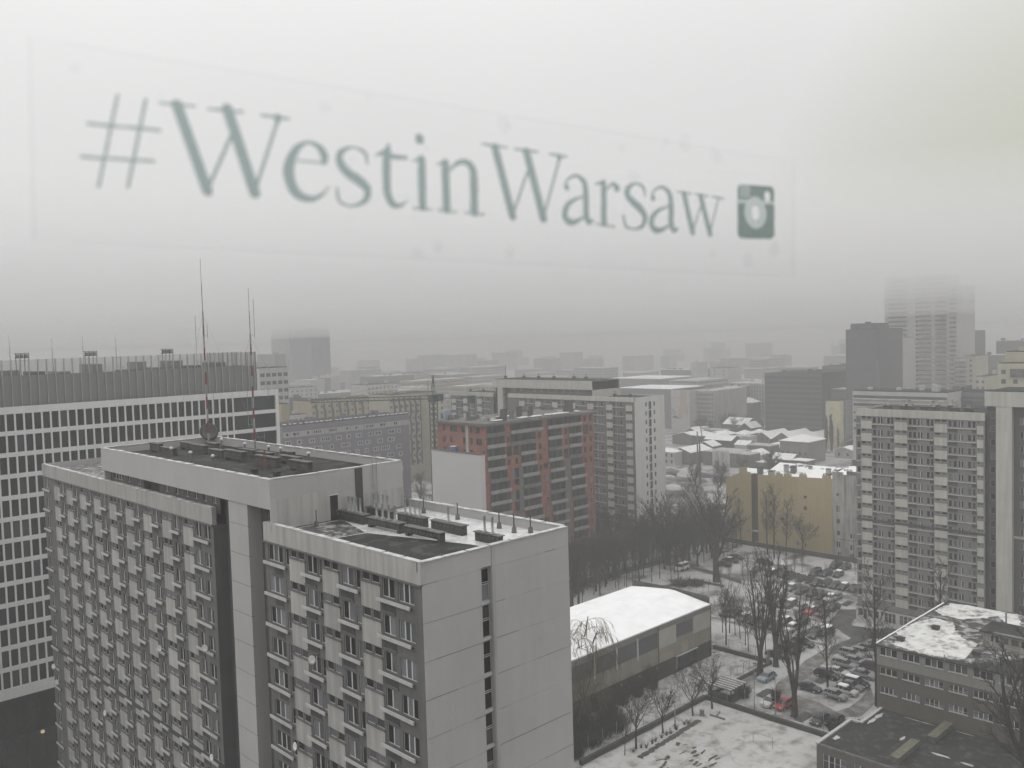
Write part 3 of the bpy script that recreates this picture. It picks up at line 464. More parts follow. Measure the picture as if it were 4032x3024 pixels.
    for (xa, ya, xb, yb, z) in ((xf-.1, 47.5, xf-.1, py0-.02, zr), (xf, 47.4, x1, 47.4, zr), (x1-.35, 47.9, x1-.35, py0-.02, zr), (xf-.1, py1+.1, xf-.1, 130.4, zr), (xf-.1, py0, xf-.1, py1, pz), (xf+.3, py0, x1-.9, py0, pz), (x1-1.25, py0+.4, x1-1.25, py1, pz), (xf+.3, py1-.35, x1-1.3, py1-.35, pz), (xf-.1, 79.2, xf-.1, py1, zr)):
        n = max(1, int((abs(xb-xa)+abs(yb-ya))/2.1))
        for i in range(n):
            t0, t1 = i/n, (i+1)/n-.012; q = rnd.uniform(0, .05)
            if xa == xb: c.box(xa-.03, ya+(yb-ya)*t0, z, xa+.42, ya+(yb-ya)*t1, z+.04+q)
            else: c.box(xa+(xb-xa)*t0, ya-.03, z, xa+(xb-xa)*t1, ya+.40, z+.045+q)
    for (ya, yb, xx) in ((47.8, py0, xf+.25), (py1, 130.1, xf+.25)): pass
    c.build('parapet_flashing', M('zinc_flashing', (.46, .46, .46), rough=.45, var=.35, scale=.8), B)
    p = MB(); p.box(xf-.1+.0, 47.8, 48.2, xf+.25, 47.9, zr-.01)
    p.box(x1-.3, 47.8, 48.2, x1, py0, zr-.01); p.build('parapet', m_end, B)
    d = MB(); d.box(42.35, py0-.06, 48.2, 43.15, py0-.01, 50.5); d.box(42.28, py0-.09, 50.5, 43.22, py0-.005, 50.58, 1); d.build('door', [m_dark, m_white], B)
    l = MB()
    for xx in (46.9, 47.35): l.tube((xx, py0-.22, 48.2), (xx, py0-.22, 53.6), .025)
    for k in range(15): l.tube((46.9, py0-.22, 48.6+.32*k), (47.35, py0-.22, 48.6+.32*k), .015, n=4)
    for a in range(3): l.tube((46.9, py0-.22, 49.2+a*1.6), (46.9, py0, 49.2+a*1.6), .02, n=4); l.tube((47.35, py0-.22, 49.2+a*1.6), (47.35, py0, 49.2+a*1.6), .02, n=4)
    l.build('roof_ladder', m_steel, B)
    return B
block_near()
Z1, Z2 = 48.2, 51.9
for args in ((43.2, 44.0, 68.8-4.6, 67.6, Z1, .95, 'long flue stack with four pipes on the near roof, closest to the dark door', 4, False),
             (43.0, 43.8, 58.7, 63.2, Z1, .95, 'arched flue stack with four pipes in the middle of the near roof', 4, True),
             (45.8, 46.5, 63.6, 67.4, Z1, .9, 'flue stack with four pipes behind the one by the dark door', 4, False),
             (45.8, 46.5, 59.0, 62.7, Z1, .9, 'flue stack with four pipes beside the open wet roof', 4, False),
             (45.8, 46.5, 54.0, 58.0, Z1, .9, 'sooty flue stack with one stub pipe on the near roof', 1, False),
             (43.0, 43.7, 53.4, 57.9, Z1, .9, 'low arched flue stack without pipes on the near roof', 0, True),
             (45.4, 46.0, 49.2, 52.0, Z1, .8, 'short flue stack with two pipes by the front parapet of the near roof', 2, False),
             (42.9, 43.6, 69.4-1.3, 67.7, Z1, 1.0, 'small flue stack tucked against the penthouse wall', 0, False)):
    chimney_stack(*args)
for i, (xa, ya, yb) in enumerate(((41.2, 102.6, 105.2), (41.0, 98.2, 101.5), (44.6, 101.2, 104.6), (43.5, 95.8, 98.8), (43.4, 91.2, 94.2), (46.0, 92.8, 96.4), (43.3, 86.2, 90.4), (45.6, 88.3, 91.6), (45.4, 84.2, 87.0), (43.0, 78.6, 82.8), (45.3, 78.4, 82.0), (46.2, 98.6, 101.0), (43.2, 73.0, 76.4), (47.2, 83.0, 85.2))):
    chimney_stack(xa, xa+.7, ya, yb, Z2, .95 if i % 3 else 1.2, f'flat-capped flue stack, {ordn(i+1)} of fourteen on the penthouse roof from its far left end', 0, i % 2 == 0, group='flue stacks on the penthouse roof')
def vent_post(x, y, z, cap, label, group):
    t = thing('vent_post', label, 'roof vent', (x, y, z), group)
    b = MB(); b.lathe((0, 0, 0), [(.22, 0), (.18, .45), (.1, .5)] if not cap else [(.12, 0), (.12, .75), (.1, .8)], 8); b.build('base', m_conc, t, True)
    b = MB()
    if cap: b.lathe((0, 0, .8), [(.08, 0), (.19, .05), (.22, .18), (.12, .3), (0, .34)], 8); b.build('cowl', m_white, t, True)
    else: b.lathe((0, 0, .5), [(.05, 0), (.05, .95), (0, 1.0)], 6); b.build('pipe', m_dsteel, t, True)
for i, (x, y) in enumerate(((49.9, 64.1), (50.0, 59.4), (49.8, 53.8), (49.4, 51.6), (50.2, 50.5), (40.3, 66.9))):
    vent_post(x, y, Z1, False, f'short thin-piped roof vent on the wet near roof, {ordn(i+1)} of five from the penthouse' if i < 5 else 'short thin-piped roof vent on the slushy roof corner left of the door', 'thin vent pipes on the near roof')
for i, (x, y) in enumerate(((40.8, 97.9), (40.4, 92.0), (40.5, 86.9), (48.6, 101.7), (48.0, 94.6), (48.2, 89.4), (48.1, 86.6), (47.6, 80.0))):
    vent_post(x, y, Z2, True, f'white-capped vent on the penthouse roof, {ordn(i+1)} of eight starting with the front row', 'white cowls on the penthouse roof')
def guyed_mast(x, y, z, h, label, arms, tops):
    t = thing('antenna_mast', label, 'antenna mast', (x, y, z), 'red and white masts on the penthouse roof')
    n = 11
    for k in range(n):
        a, b = h*.72*k/n, h*.72*(k+1)/n
        s = MB(); s.tube((0, 0, a), (0, 0, b), .12-.04*k/n, n=6)
        for q in range(3): s.tube((-.14, 0, a+.3+q*.45), (.14, 0, a+.3+q*.45), .012, n=3)
        s.build('mast_section', m_red if k % 2 else m_mastw, t)
    s = MB(); s.tube((0, 0, h*.72), (0, 0, h*.86), .04, n=5); s.tube((0, 0, h*.86), (0, 0, h), .022, n=4); s.build('aerial', m_dsteel, t)
    for dx, dy in ((4.5, -5), (-3.5, -6), (-2, 6)):
        s = MB(); s.tube((0, 0, h*.70), (dx, dy, 0), .012, n=3); s.build('guy_wire', m_steel, t)
    for (zz, dx, dy, l) in arms:
        s = MB(); s.tube((0, 0, zz), (dx, dy, zz), .025, n=4); s.tube((dx, dy, zz-.3), (dx, dy, zz+l), .03, n=5); s.build('side_antenna', m_steel, t)
guyed_mast(48.6, 105.2, Z2, 23.1, 'taller red and white guyed radio mast, left of the pair on the penthouse roof', ((9.6, -.6, .9, 6.5), (4.6, .6, -.7, 6.4), (13.6, .3, -.4, 1.4)), 0)
guyed_mast(49.6, 95.2, Z2, 18.9, 'shorter red and white guyed radio mast, right of the pair on the penthouse roof', ((8.0, -1.2, 1.6, 3.2), (6.3, 1.2, -1.4, 1.0), (3.0, -.45, .5, 5.2), (13.4, .35, -.4, 4.2), (1.5, .8, -.8, .4)), 0)
t = thing('tripod', 'small red tripod frame standing on the penthouse roof', 'tripod', (42.1, 79.0, Z2))
for a in (0, 2.1, 4.2):
    b = MB(); b.tube((.5*math.cos(a), .5*math.sin(a), 0), (0, 0, 1.9), .035, n=5); b.build('leg', m_red, t)
t = thing('satellite_dish', 'large round grey satellite dish at the back of the penthouse roof', 'satellite dish', (49.4, 106.4, Z2))
b = MB(); b.tube((0, 0, 0), (0, 0, 1.3), .09); b.build('pole', m_steel, t)
b = MB(); b.lathe((0, 0, 0), [(0, .32), (.45, .27), (.85, .12), (1.12, -.12), (1.15, -.14), (.8, .06), (0, .2)], 24)
d = b.build('dish', m_louvre, t, True); d.location = (-.2, -.2, 1.6); d.rotation_euler = (R(-78), 0, R(-38))
b = MB(); b.tube((-.2, -.2, 1.6), (-1.0, -1.1, 1.75), .03, n=5); b.build('feed_arm', m_dsteel, t)
for i, (x, y) in enumerate(((40.3, 77.7), (40.7, 74.2))):
    t = thing('roof_hatch', ['small dark hooded box vent on the front part of the penthouse roof, farther of two', 'small dark hooded box vent near the front corner of the penthouse roof'][i], 'roof hatch', (x, y, Z2), 'hooded box vents')
    b = MB(); b.box(-.25, -.25, 0, .25, .25, .35); b.build('box', m_dsteel, t); b = MB(); b.box(-.35, -.35, .35, .35, .35, .42); b.build('lid', m_tar, t)

q_ = random.Random(6)
for i, (y, z, u_) in enumerate(((128.6, 21.5, 0), (127.6, 19.6, 0), (109.5, 20.6, 0), (104.0, 13.4, 0), (101.3, 26.5, 0), (92.0, 32.6, 0), (88.2, 16.8, 0), (81.0, 35.2, 0), (80.6, 24.6, 0), (61.4, 38.9, 0), (64.6, 30.8, 0), (50.2, 27.7, 0), (57.0, 22.4, 0))):
    t = thing('facade_dish', f'small white satellite dish on the near block facade, {ordn(i+1)} of thirteen from the left', 'satellite dish', (36.3, y, z), 'satellite dishes on the near facade')
    b = MB(); b.tube((.3, 0, 0), (-.1, 0, 0), .03, n=4); b.build('arm', m_dsteel, t)
    b = MB(); b.lathe((0, 0, 0), [(0, .03), (.2, .06), (.36, .16), (.38, .17), (.2, .09), (0, .05)], 12); o = b.build('dish', m_frame if i % 2 else m_white, t, True); o.location = (-.12, 0, 0); o.rotation_euler = (0, R(-78), R(q_.uniform(-20, 35)))

# ------------------------------------------------------------------ right block and far central block
def bars(P, F, mb, cols, zt, zmin, S, hs, nst=17):
    for k in range(nst):
        zc = zt-2.7*k
        if zc < zmin: break
        for kd, a, b in cols: bay(P, F, mb, zc, kd, a, b, S, hs)
def block_right():
    xf, y0, zr, zt = 186.4, 86.3, 46.75, 45.2; x1 = xf+14.6
    B = thing('apartment_block', 'grey slab of flats at the right edge with a shop at its foot', 'apartment block')
    P = Parts(B); mb = MB(); F = FX(xf, y0)
    cols = [('1', .2, 1.0), ('l', .05, 1.1), ('p', 1.15, 3.5), ('l', 3.55, 8.25), ('1', 3.7, 4.4), ('2', 4.8, 5.85), ('1', 6.75, 7.4), ('1', 7.6, 8.15), ('d', 3.6, 4.5), ('d', 7.5, 8.2),
            ('p', 8.35, 11.0), ('l', 11.05, 16.3), ('1', 11.2, 11.9), ('1', 12.15, 12.8), ('2', 13.1, 14.1), ('1', 14.85, 15.5), ('1', 15.7, 16.25), ('d', 11.1, 12.9), ('d', 15.5, 16.3),
            ('p', 16.4, 18.95), ('l', 19.0, 24.5), ('1', 19.15, 19.8), ('1', 20.1, 20.75), ('2', 21.05, 22.0), ('1', 22.8, 23.5), ('1', 23.7, 24.3), ('d', 19.05, 20.9), ('d', 23.6, 24.5), ('p', 24.55, 25.75)]
    hs = []; bars(P, F, mb, cols, zt, 5.5, SR, hs)
    F.wall(mb, 0, 26, 3.5, zt, hs); F.slab(mb, 0, 26, zt, zr, -.35, .12, 1); F.slab(mb, 0, 26, 22.4, 22.9, -.05, .16, 2)
    # recess, pier, more wall
    F2 = FX(xf+1.2, y0); hs = []
    for k in range(17):
        zc = 47.2-2.7*k
        if zc < 3: break
        hs.append((26.6, 27.5, zc-1.5, zc-.2)); P.window(F2, 26.6, zc-1.5, .9, 1.3, 1); hs.append((31.9, 33.2, zc-2.6, zc-1.2)); P.window(F2, 31.9, zc-2.6, 1.3, 1.4, 2)
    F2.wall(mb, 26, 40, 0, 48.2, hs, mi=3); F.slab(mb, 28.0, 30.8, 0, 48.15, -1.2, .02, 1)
    mb.box(xf, y0-26.02, 0, xf+1.2, y0-26, zt, 2)
    F.slab(mb, 26, 42, 48.15, 51.0, -14, .12, 1); F2.slab(mb, 30.8, 40, 22.4, 22.9, -.02, .1, 1)
    mb.box(xf+.1, y0-40, 0, x1, y0-39.9, 48, 2); mb.box(x1-.3, y0-26, 0, x1, y0, 46.4, 2); mb.box(xf+.1, y0-.02, 0, x1, y0, zr-.1, 1)
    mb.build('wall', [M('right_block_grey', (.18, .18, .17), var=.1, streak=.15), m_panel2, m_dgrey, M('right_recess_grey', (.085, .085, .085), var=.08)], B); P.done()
    r = MB(); r.box(xf+.3, y0-26, 46.0, x1-.3, y0-.1, 46.25); r.build('roof', m_tar, B); r = MB(); r.box(xf+.2, y0-41.9, 51.0, x1-.8, y0-26.2, 51.12); r.build('penthouse_roof', m_tar, B)
    # ground floor shop
    s = MB(); hs = [(.5, 1.5, 1.4, 3.0), (1.6, 2.4, .8, 3.0), (2.6, 3.7, 1.4, 3.0), (3.9, 5.0, 1.4, 3.0), (6.2, 8.6, 1.0, 3.1), (9.4, 12, 1.0, 3.1)]
    F5 = FX(xf-.5, y0+.1); F5.wall(s, 0, 14, 0, 3.5, hs, dep=.2, mi=0); s.box(xf-.5, y0-13.9, 3.45, xf+.05, y0+.1, 3.7, 1); s.box(xf-.5, y0+.08, 0, xf, y0+.1, 3.45, 0)
    s.build('shop_front', [m_ledge, m_conc], B)
    for h in hs:
        fr, pn, _, _ = winmesh(h[1]-h[0], h[3]-h[2], 1 if h[1]-h[0] < 1.5 else 3, .07, .6); o = put('shop_window', fr, B, F5.mat(h[0], h[2], -.15)); put('pane', pn, o)
    # flues on the roof seen against the haze
    for i, (u, d, n) in enumerate(((3.4, 6, 1), (6.8, 6, 2), (8.1, 6, 3), (11.2, 6, 0), (13.0, 6, 3), (17.3, 6, 2), (20.0, 6, 2), (5.8, 11, 2), (11.6, 11, 2), (15, 11, 1))):
        chimney_stack(xf+d, xf+d+.7, y0-u-1.8, y0-u, 46.25, .9, f'flue stack on the right-hand flat roof, {ordn(i+1)} of ten, front row first', n, False, group='flue stacks on the right-hand roof')
block_right()
def block_centre():
    xf, y0, zr, zt = 207.7, 163.7, 45.5, 44.1; x1 = xf+14.8
    B = thing('apartment_block', 'hazy pale slab of flats standing behind the unfinished orange building', 'apartment block')
    P = Parts(B, 100); mb = MB(); F = FX(xf, 248.4)
    U = lambda y: 248.4-y
    cols = []
    for P0 in (248.0, 241.5, 234.0, 212.6, 205.0, 197.4, 189.8, 182.2, 174.6, 167.0):
        e = 3.2 if P0 > 167.5 else 1.6
        cols += [('p', U(P0), U(P0)+2.4)]
        if P0 > 168: cols += [('l', U(P0)+2.45, U(P0)+7.2 if P0 not in (241.5, 248.0) else U(P0)+(6.4)), ('1', U(P0)+2.6, U(P0)+3.3), ('2', U(P0)+3.6, U(P0)+4.6), ('1', U(P0)+5.3, U(P0)+6.1), ('d', U(P0)+2.5, U(P0)+3.5)]
    hs = []; bars(P, F, mb, cols, zt, 3, SR, hs)
    F.wall(mb, 0, U(225.4), 0, zt, [h for h in hs if h[1] < U(225.4)]); F.wall(mb, U(218), U(y0), 0, zt, [h for h in hs if h[0] > U(218)])
    F.slab(mb, 0, U(225.4), zt, zr, -.35, .12, 1); F.slab(mb, U(218), U(y0), zt, zr, -.35, .12, 1)
    F2 = FX(xf+1.2, 248.4); F2.wall(mb, U(225.4), U(218), 0, 47.4, [], mi=2); F.slab(mb, U(223.2), U(220.6), 0, 47.4, -1.2, .02, 1)
    F.slab(mb, U(225.4), U(180), 47.4, 50.2, -13, .1, 1)
    F3 = FX(xf+.9, 248.4); hs = []
    for i in range(11): hs.append((U(216-i*3.2), U(215.1-i*3.2), 46.3, 47.2)); P.window(F3, U(216-i*3.2), 46.3, .9, .9, 2)
    F3.wall(mb, U(218), U(180.1), 45, 47.4, hs, mi=0); mb.box(xf, 180, 45, x1-1, 180.1, 50.1, 1)
    G = FY(y0, xf); hs = []
    for k in range(16):
        z = 42.4-2.7*k
        if z < 3: break
        for a, wd in ((5.2, .75), (9.3, .75)): hs.append((a, a+wd, z, z+1.35)); P.window(G, a, z, wd, 1.35, 1)
        hs.append((6.8, 8.1, z-.6, z+1.5, .5)); P.window(G, 6.85, z-.1, 1.2, 1.45, 2, d=-.4); G.slab(mb, 6.8, 8.1, z-.8, z-.5, -.3, .08, 0)
    G.wall(mb, 0, 14.8, 0, zr, hs, mi=3, mi_rev=2)
    mb.box(x1, y0, 0, x1+.05, 248.4, zr-.1, 3); mb.box(xf, 248.4, 0, x1, 248.45, zr-.1, 3)
    F.slab(mb, U(218), U(y0), 21.8, 22.3, -.05, .16, 2)
    mb.build('wall', [m_grey, m_panel2, m_dgrey, m_gable2], B); P.done()
    r = MB(); r.box(xf+.3, y0+.3, 44.8, x1-.3, 248, 45.0); r.build('roof', m_tar, B); r = MB(); r.box(xf+.2, 180.2, 50.2, x1-2, 225.3, 50.3); r.build('penthouse_roof', m_tar, B)
    for i, (y, d) in enumerate(((222, 3), (214, 4), (208, 5), (200, 4), (192, 5), (186, 4), (176, 6), (170, 6), (243, 5), (237, 6))):
        z = 50.3 if 180 < y < 225 else 45.0
        tt = thing('vent_post', f'small dark vent on the hazy central block, {ordn(i+1)} of ten, penthouse ones first', 'roof vent', (xf+d, y, z), 'roof vents on the central block')
        b = MB(); b.box(-.3, -.5, 0, .3, .5, 1.0); b.build('base', m_dconc, tt); b = MB(); b.tube((0, 0, 1), (0, 0, 1.9 if i else 4.5), .1); b.build('pipe', m_dsteel, tt)
block_centre()
# ------------------------------------------------------------------ office with the white grid
def office():
    B = thing('office_building', 'modern office at far left with a white window grid and glass roof screen', 'office building')
    P = Parts(B); y = 160.0; xa, xb = 6.0, 88.9; F = FY(y, 0); z0, zt = 7.6, 55.3
    nr = 13; rows = [(54.15-3.50*k-2.78, 54.15-3.50*k) for k in range(nr)]
    bw = 1.355; x = xa; cells = []
    while x < 79: cells.append((x, x+bw)); x += bw
    fr = MB()
    bands = [(rows[0][1], zt)]+[(rows[k+1][1], rows[k][0]) for k in range(nr-1)]+[(z0, rows[-1][0])]
    for a, b in bands:
        P.slab('spandrel_band', F, xa, xb, a, b, -.5, .0, m_white)
    for k, (a, b) in enumerate(rows):
        for (u0, u1) in cells:
            q = (u0+.13, u1-.13)
            key = 'office_pane'
            if key not in WIN:
                m = MB(); m.quad((0, 0, 0), (bw-.26, 0, 0), (bw-.26, 0, 2.78), (0, 0, 2.78)); WIN[key] = (m.mesh('window_pane', m_opane), m)
            P.add('window_pane', F.mat(q[0], a, -.32), WIN[key][0], WIN[key][1], m_opane)
            F.slab(fr, u0-.13, u0+.13, a, b, -.45, -.02)
        u = cells[-1][1]; F.slab(fr, u-.13, u+.13, a, b, -.45, -.02)
        edges = [u+.13, 83.2, 88.2]
        for i in range(2):
            key = ('op', i)
            if key not in WIN:
                m = MB(); wd = edges[i+1]-edges[i]-.05
                m.quad((0, 0, 0), (wd, 0, 0), (wd, 0, 2.78), (0, 0, 2.78)); WIN[key] = (m.mesh('window_pane', m_opane), m)
            P.add('corner_pane', F.mat(edges[i], a, -.30), WIN[key][0], WIN[key][1], m_opane)
        for uu in (83.2, 85.6, 81.6): F.slab(fr, uu-.03, uu+.03, a, b, -.34, -.26, 1)
        F.slab(fr, 88.2, xb, a, b, -.5, -.01)
    fr.build('mullion_grid', [m_white, m_dsteel], B); P.done()
    c = MB(); c.box(xa, y+.55, z0, xb-.1, y+30, zt-.4); c.build('core', m_dgrey, B)
    g = MB(); g.box(xa-4, y+3, 0, xb-3, y+4, z0, 0); g.box(xa, y, z0-.3, xb, y+4, z0-.002, 0); g.build('ground_floor_glazing', M('black_glazing', (.012, .013, .014), rough=.2, var=.3), B)
    # roof screen
    ys = y+2.0; s = MB(); s.box(xa, ys, zt-.2, 85.4, ys+.1, 60.3); s.box(85.3, ys, zt-.2, 85.4, ys+22, 60.2); s.build('roof_screen', M('grey_glass_screen', (.17, .173, .173), rough=.3, var=.06, scale=.1), B)
    gl = MB(); gl.quad((xa, ys+.05, 60.3), (85.4, ys+.05, 60.3), (85.4, ys+.05, 62.9), (xa, ys+.05, 62.9)); gl.quad((85.38, ys, 60.2), (85.38, ys+22, 60.2), (85.38, ys+22, 62.9), (85.38, ys, 62.9))
    gl.build('glass_parapet', M('thin_grey_glass', (.2, .21, .21), rough=.2, var=.1, alpha=.35), B)
    P2 = Parts(B); FS = FY(ys, 0); u = xa+.3
    while u < 85.4: P2.slab('screen_fin', FS, u-.06, u+.06, zt-.1, 62.95, 0, .35, M('screen_fin_grey', (.28, .28, .275), var=.05)); u += bw
    for i in range(11): P2.slab('screen_fin', Face((85.4, ys, 0), (0, 1, 0), (1, 0, 0)), i*2, i*2+.12, 60, 62.95, -.2, 0, m_louvre)
    P2.done()
    e = MB(); rr = random.Random(3)
    e.box(xa, y+8, zt-.4, 84, y+28, 58.5)
    for i in range(26):
        x = xa+2+i*3.0+rr.uniform(-.6, .6); hh = rr.uniform(1.2, 3.3); e.box(x, y+6+rr.uniform(0, 4), 58.4, x+rr.uniform(1.4, 2.8), y+14, 58.5+hh, rr.choice((0, 0, 1, 2)))
    e.build('roof_plant', [m_fgrey, m_dgrey, m_louvre], B)
    for i, (x, h) in enumerate(((38.6, 5.2), (41.9, 4.4), (48.4, 4.0), (53.4, 4.4), (59.0, 4.0))):
        t = thing('lightning_rod', f'thin lightning rod above the office roof screen, {ordn(i+1)} of five from the left', 'lightning rod', (x, ys+1.4, 60.3), 'lightning rods on the office roof')
        b = MB(); b.tube((0, 0, 0), (0, 0, h*.55+2.2), .055, n=5); b.build('rod', m_steel, t); b = MB(); b.tube((0, 0, h*.55+2.2), (0, 0, h+2.2), .025, n=4); b.build('tip', m_steel, t)
    for i, x in enumerate((43.9, 54.9, 68.6)):
        t = thing('equipment_rack', f'small dark rack above the office roof screen, {ordn(i+1)} of three from the left', 'equipment rack', (x, ys+2.4, 58.4), 'racks on the office roof')
        b = MB()
        for xx in (-1, -.33, .33, 1): b.box(xx*1.0-.05, -.4, 0, xx*1.0+.05, -.3, 5.6)
        b.box(-1.05, -.4, 5.5, 1.05, .4, 5.6); b.box(-1.05, -.4, 4.75, 1.05, .4, 4.85); b.build('frame', m_dsteel, t)
        for xx in (-.66, 0, .66): b = MB(); b.box(xx-.22, -.25, 4.85, xx+.22, .25, 5.4); b.build('unit', m_fgrey, t)
office()

# ------------------------------------------------------------------ unfinished orange building
def construction():
    B = thing('unfinished_building', 'unfinished block of orange hollow brick with raw concrete balconies and a cluttered roof slab', 'building under construction')
    P = Parts(B, 100); y0, xa, xb, zr = 165.0, 149.0, 190.5, 42.9; F = FY(y0, 0); mb = MB(); back = MB(); rr = random.Random(5)
    stacks = [(149.3, 155.6), (161.2, 167.0), (171.6, 177.2), (180.0, 185.2)]
    wins = [[156.4], [159.2], [168.0], [170.6], [178.4], [186.2], [188.6]]
    hs = []
    for k in range(14):
        zc = 42.2-2.95*k; zf = zc-2.95
        if zf < -.5: break
        for i, (a, b) in enumerate(stacks):
            sh = 0 if k < 4 else .9 if k < 8 else 1.8
            if i == 0 and k >= 4: sh = 1.2
            if k < 2 and i in (1, 2): a2, b2 = a-(3.5 if i == 1 else .0), b+(0 if k else 2.5)
            else: a2, b2 = a, b+(.9 if k > 4 else 0)
            a2 += sh*.6; b2 += sh*.6
            hs.append((a2, b2, zf+.25, zc-.05, 1.8))
            for q in range(3):
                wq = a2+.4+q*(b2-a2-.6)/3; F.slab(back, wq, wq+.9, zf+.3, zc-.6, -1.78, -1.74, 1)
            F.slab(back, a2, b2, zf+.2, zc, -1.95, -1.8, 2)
            P.slab('balcony_front', F, a2-.1, b2+.1 if b2 < xb else xb, zf+.15, zf+1.0, .25, .40, m_lconc if (k*3+i) % 4 else m_rawc)
            F.slab(mb, a2-.1, b2+.1, zf-.02, zf+.15, 0, .40, 1)
        for q in range(2 if k < 9 else 1):        # bays still waiting for their brick infill
            x = rr.choice((156.2, 158.6, 167.6, 169.6, 177.9, 186.0)); wd = rr.uniform(1.6, 2.4)
            if not any(h[0] < x+wd and h[1] > x for h in hs if h[2] > zf and h[2] < zc): hs.append((x, x+wd, zf+rr.choice((.25, 1.2)), zc-.1, 1.8)); F.slab(back, x, x+wd, zf+.2, zc, -1.95, -1.8, 2)
        for i, wl in enumerate(wins):
            for x in wl:
                if any(h[0]-.2 < x+1.1 and h[1]+.2 > x for h in hs if h[2] > zf and h[2] < zc): continue
                if k == 0 and i in (0, 1, 2): continue
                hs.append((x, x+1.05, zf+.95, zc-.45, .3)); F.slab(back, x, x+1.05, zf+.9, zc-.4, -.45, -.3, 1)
                if k >= 6 or (k == 5 and i > 2): P.window(F, x+.05, zf+1.0, .95, zc-.5-zf-1.0, 1, d=-.22, bar=.10, trans=.4)
    F.wall(mb, xa, xb, 0, 42.2, hs, mi=0, mi_rev=1)
    for k in range(14): F.slab(mb, xa, xb, 42.2-2.95*k-.08, 42.2-2.95*k+.14, -.05, .012, 1)
    for k in range(4, 14):        # lower storeys already rendered grey between some bays
        zc = 42.2-2.95*k
        for a, b in ((157.8, 159.0), (160.4, 161.9), (178.0, 180.2))[k % 2:]: F.slab(mb, a, b, zc-2.8, zc-.2, 0, .03, 2)
    E = Face((xa, 184.0, 0), (0, -1, 0), (-1, 0, 0)); hs = []
    for k in range(13):
        zc = 42.2-2.95*k; zf = zc-2.95
        for a, b in ((2.2, 3.2), (5.2, 7.9) if k == 0 else (4.9, 5.9), (10.2, 11.2) if k else (9.6, 11.0), (12.9, 13.9), (15.4, 17.8) if k % 2 else (15.3, 16.8)):
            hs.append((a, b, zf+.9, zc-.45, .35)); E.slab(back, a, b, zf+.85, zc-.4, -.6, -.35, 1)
    E.wall(mb, 0, 19, 0, 42.2, hs, mi=0, mi_rev=1)
    for k in range(14): E.slab(mb, 0, 19, 42.2-2.95*k-.08, 42.2-2.95*k+.10, -.05, .012, 1)
    E.slab(mb, 11.3, 12.3, 33.5, 42, 0, .03, 3)
    E.slab(mb, -.6, .3, 35.4, 36.8, -.2, .02, 0); E.slab(mb, -.8, .3, 38.8, 40, -.2, .02, 0)
    mb.box(xb-.2, y0+.05, 0, xb, 184, 42.2, 0)
    mb.build('wall', [m_brick, m_rawc, m_grey, m_hallw], B); tag(back.build('recess_backing', [m_rawc, m_dark, M('shaded_concrete_wall', (.055, .054, .052), var=.3)], B), kind='stuff')  # balcony back walls in darker concrete: shade painted into the colour
    r = MB(); r.box(xa-.9, y0-1.0, 42.22, xb+.8, 184.4, 42.85); r.build('roof_slab', m_rawc, B)
    P.slab('balcony_front', Face((xa, 184.0, 0), (0, -1, 0), (-1, 0, 0)), 14.6, 18.2, 35.0, 35.9, .2, .5, m_brick); P.done()
    # the rendered white party wall of the lower part
    w_ = MB(); w_.box(147.0, 164.9, 0, 148.4, 184.6, 35.0); w_.box(148.4, 164.9, 0, 149.0, 165.4, 35.0, 1)
    w_.build('party_wall', [M('smooth_white_gable', (.47, .47, .46), var=.03, scale=.1), m_brick], B)
    w_ = MB(); w_.box(146.9, 164.8, 35.0, 149, 184.7, 35.12); w_.build('party_wall_coping', m_rawc, B)
    rr = random.Random(11)
    names = ['timber_stack', 'formwork_panel', 'pallet', 'rubble_bag']
    for i in range(34):
        x = rr.uniform(150, 188); y = rr.uniform(165, 172 if i % 2 else 182); h = rr.uniform(.8, 2.6)
        nm = names[i % 4]; t = thing(nm, f"{['stack of grey timber', 'raised grey formwork panel', 'loaded wooden pallet', 'pale bulk bag'][i % 4]} on the unfinished roof slab, {ordn(i//4+1)} of its kind", ['timber', 'formwork', 'pallet', 'bag'][i % 4], (x, y, 42.85), 'clutter on the unfinished roof')
        b = MB(); a = rr.uniform(.5, 1.6)
        if i % 4 == 0:
            for q in range(4): b.box(-a, -.4+q*.22, 0, a, -.25+q*.22, h*.5+.1*q)
        elif i % 4 == 1: b.box(-a, -.06, 0, a, .06, h+.6); b.box(-a, .06, h*.5, a, .2, h*.5+.12); b.tube((a*.8, 0, 0), (a*.8, .9, h), .05, n=4)
        elif i % 4 == 2: b.box(-.6, -.5, 0, .6, .5, .14); b.box(-.5, -.42, .16, .5, .42, h)
        else: b.lathe((0, 0, 0), [(.4, 0), (.5, .3), (.48, .8), (.3, .95), (0, .9)], 8)
        b.build('load', [m_rawc, m_dgrey, m_conc, m_hallw][i % 4], t)
    for i, (x, y, l) in enumerate(((152.5, 165.6, 3.2), (161.5, 165.3, 3.2), (165.8, 165.2, 4.0), (171.8, 165.3, 1.6), (173.8, 165.0, 6.6), (160, 172, 6.0), (184, 165.4, 1.2))):
        t = thing('snowy_board_stack', f'low snow-covered stack of boards on the edge of the unfinished roof, {ordn(i+1)} of seven', 'board stack', (x, y, 42.85), 'snowy boards on the unfinished roof')
        b = MB(); b.box(0, 0, 0, l, 1.1, .3); b.build('boards', m_conc, t); b = MB()
        n = int(l*2)+2
        for q in range(n): b.box(l*q/n, -.03, .3, l*(q+.93)/n, 1.1, .42+rr.uniform(0, .16))
        b.build('snow', m_snow, t)
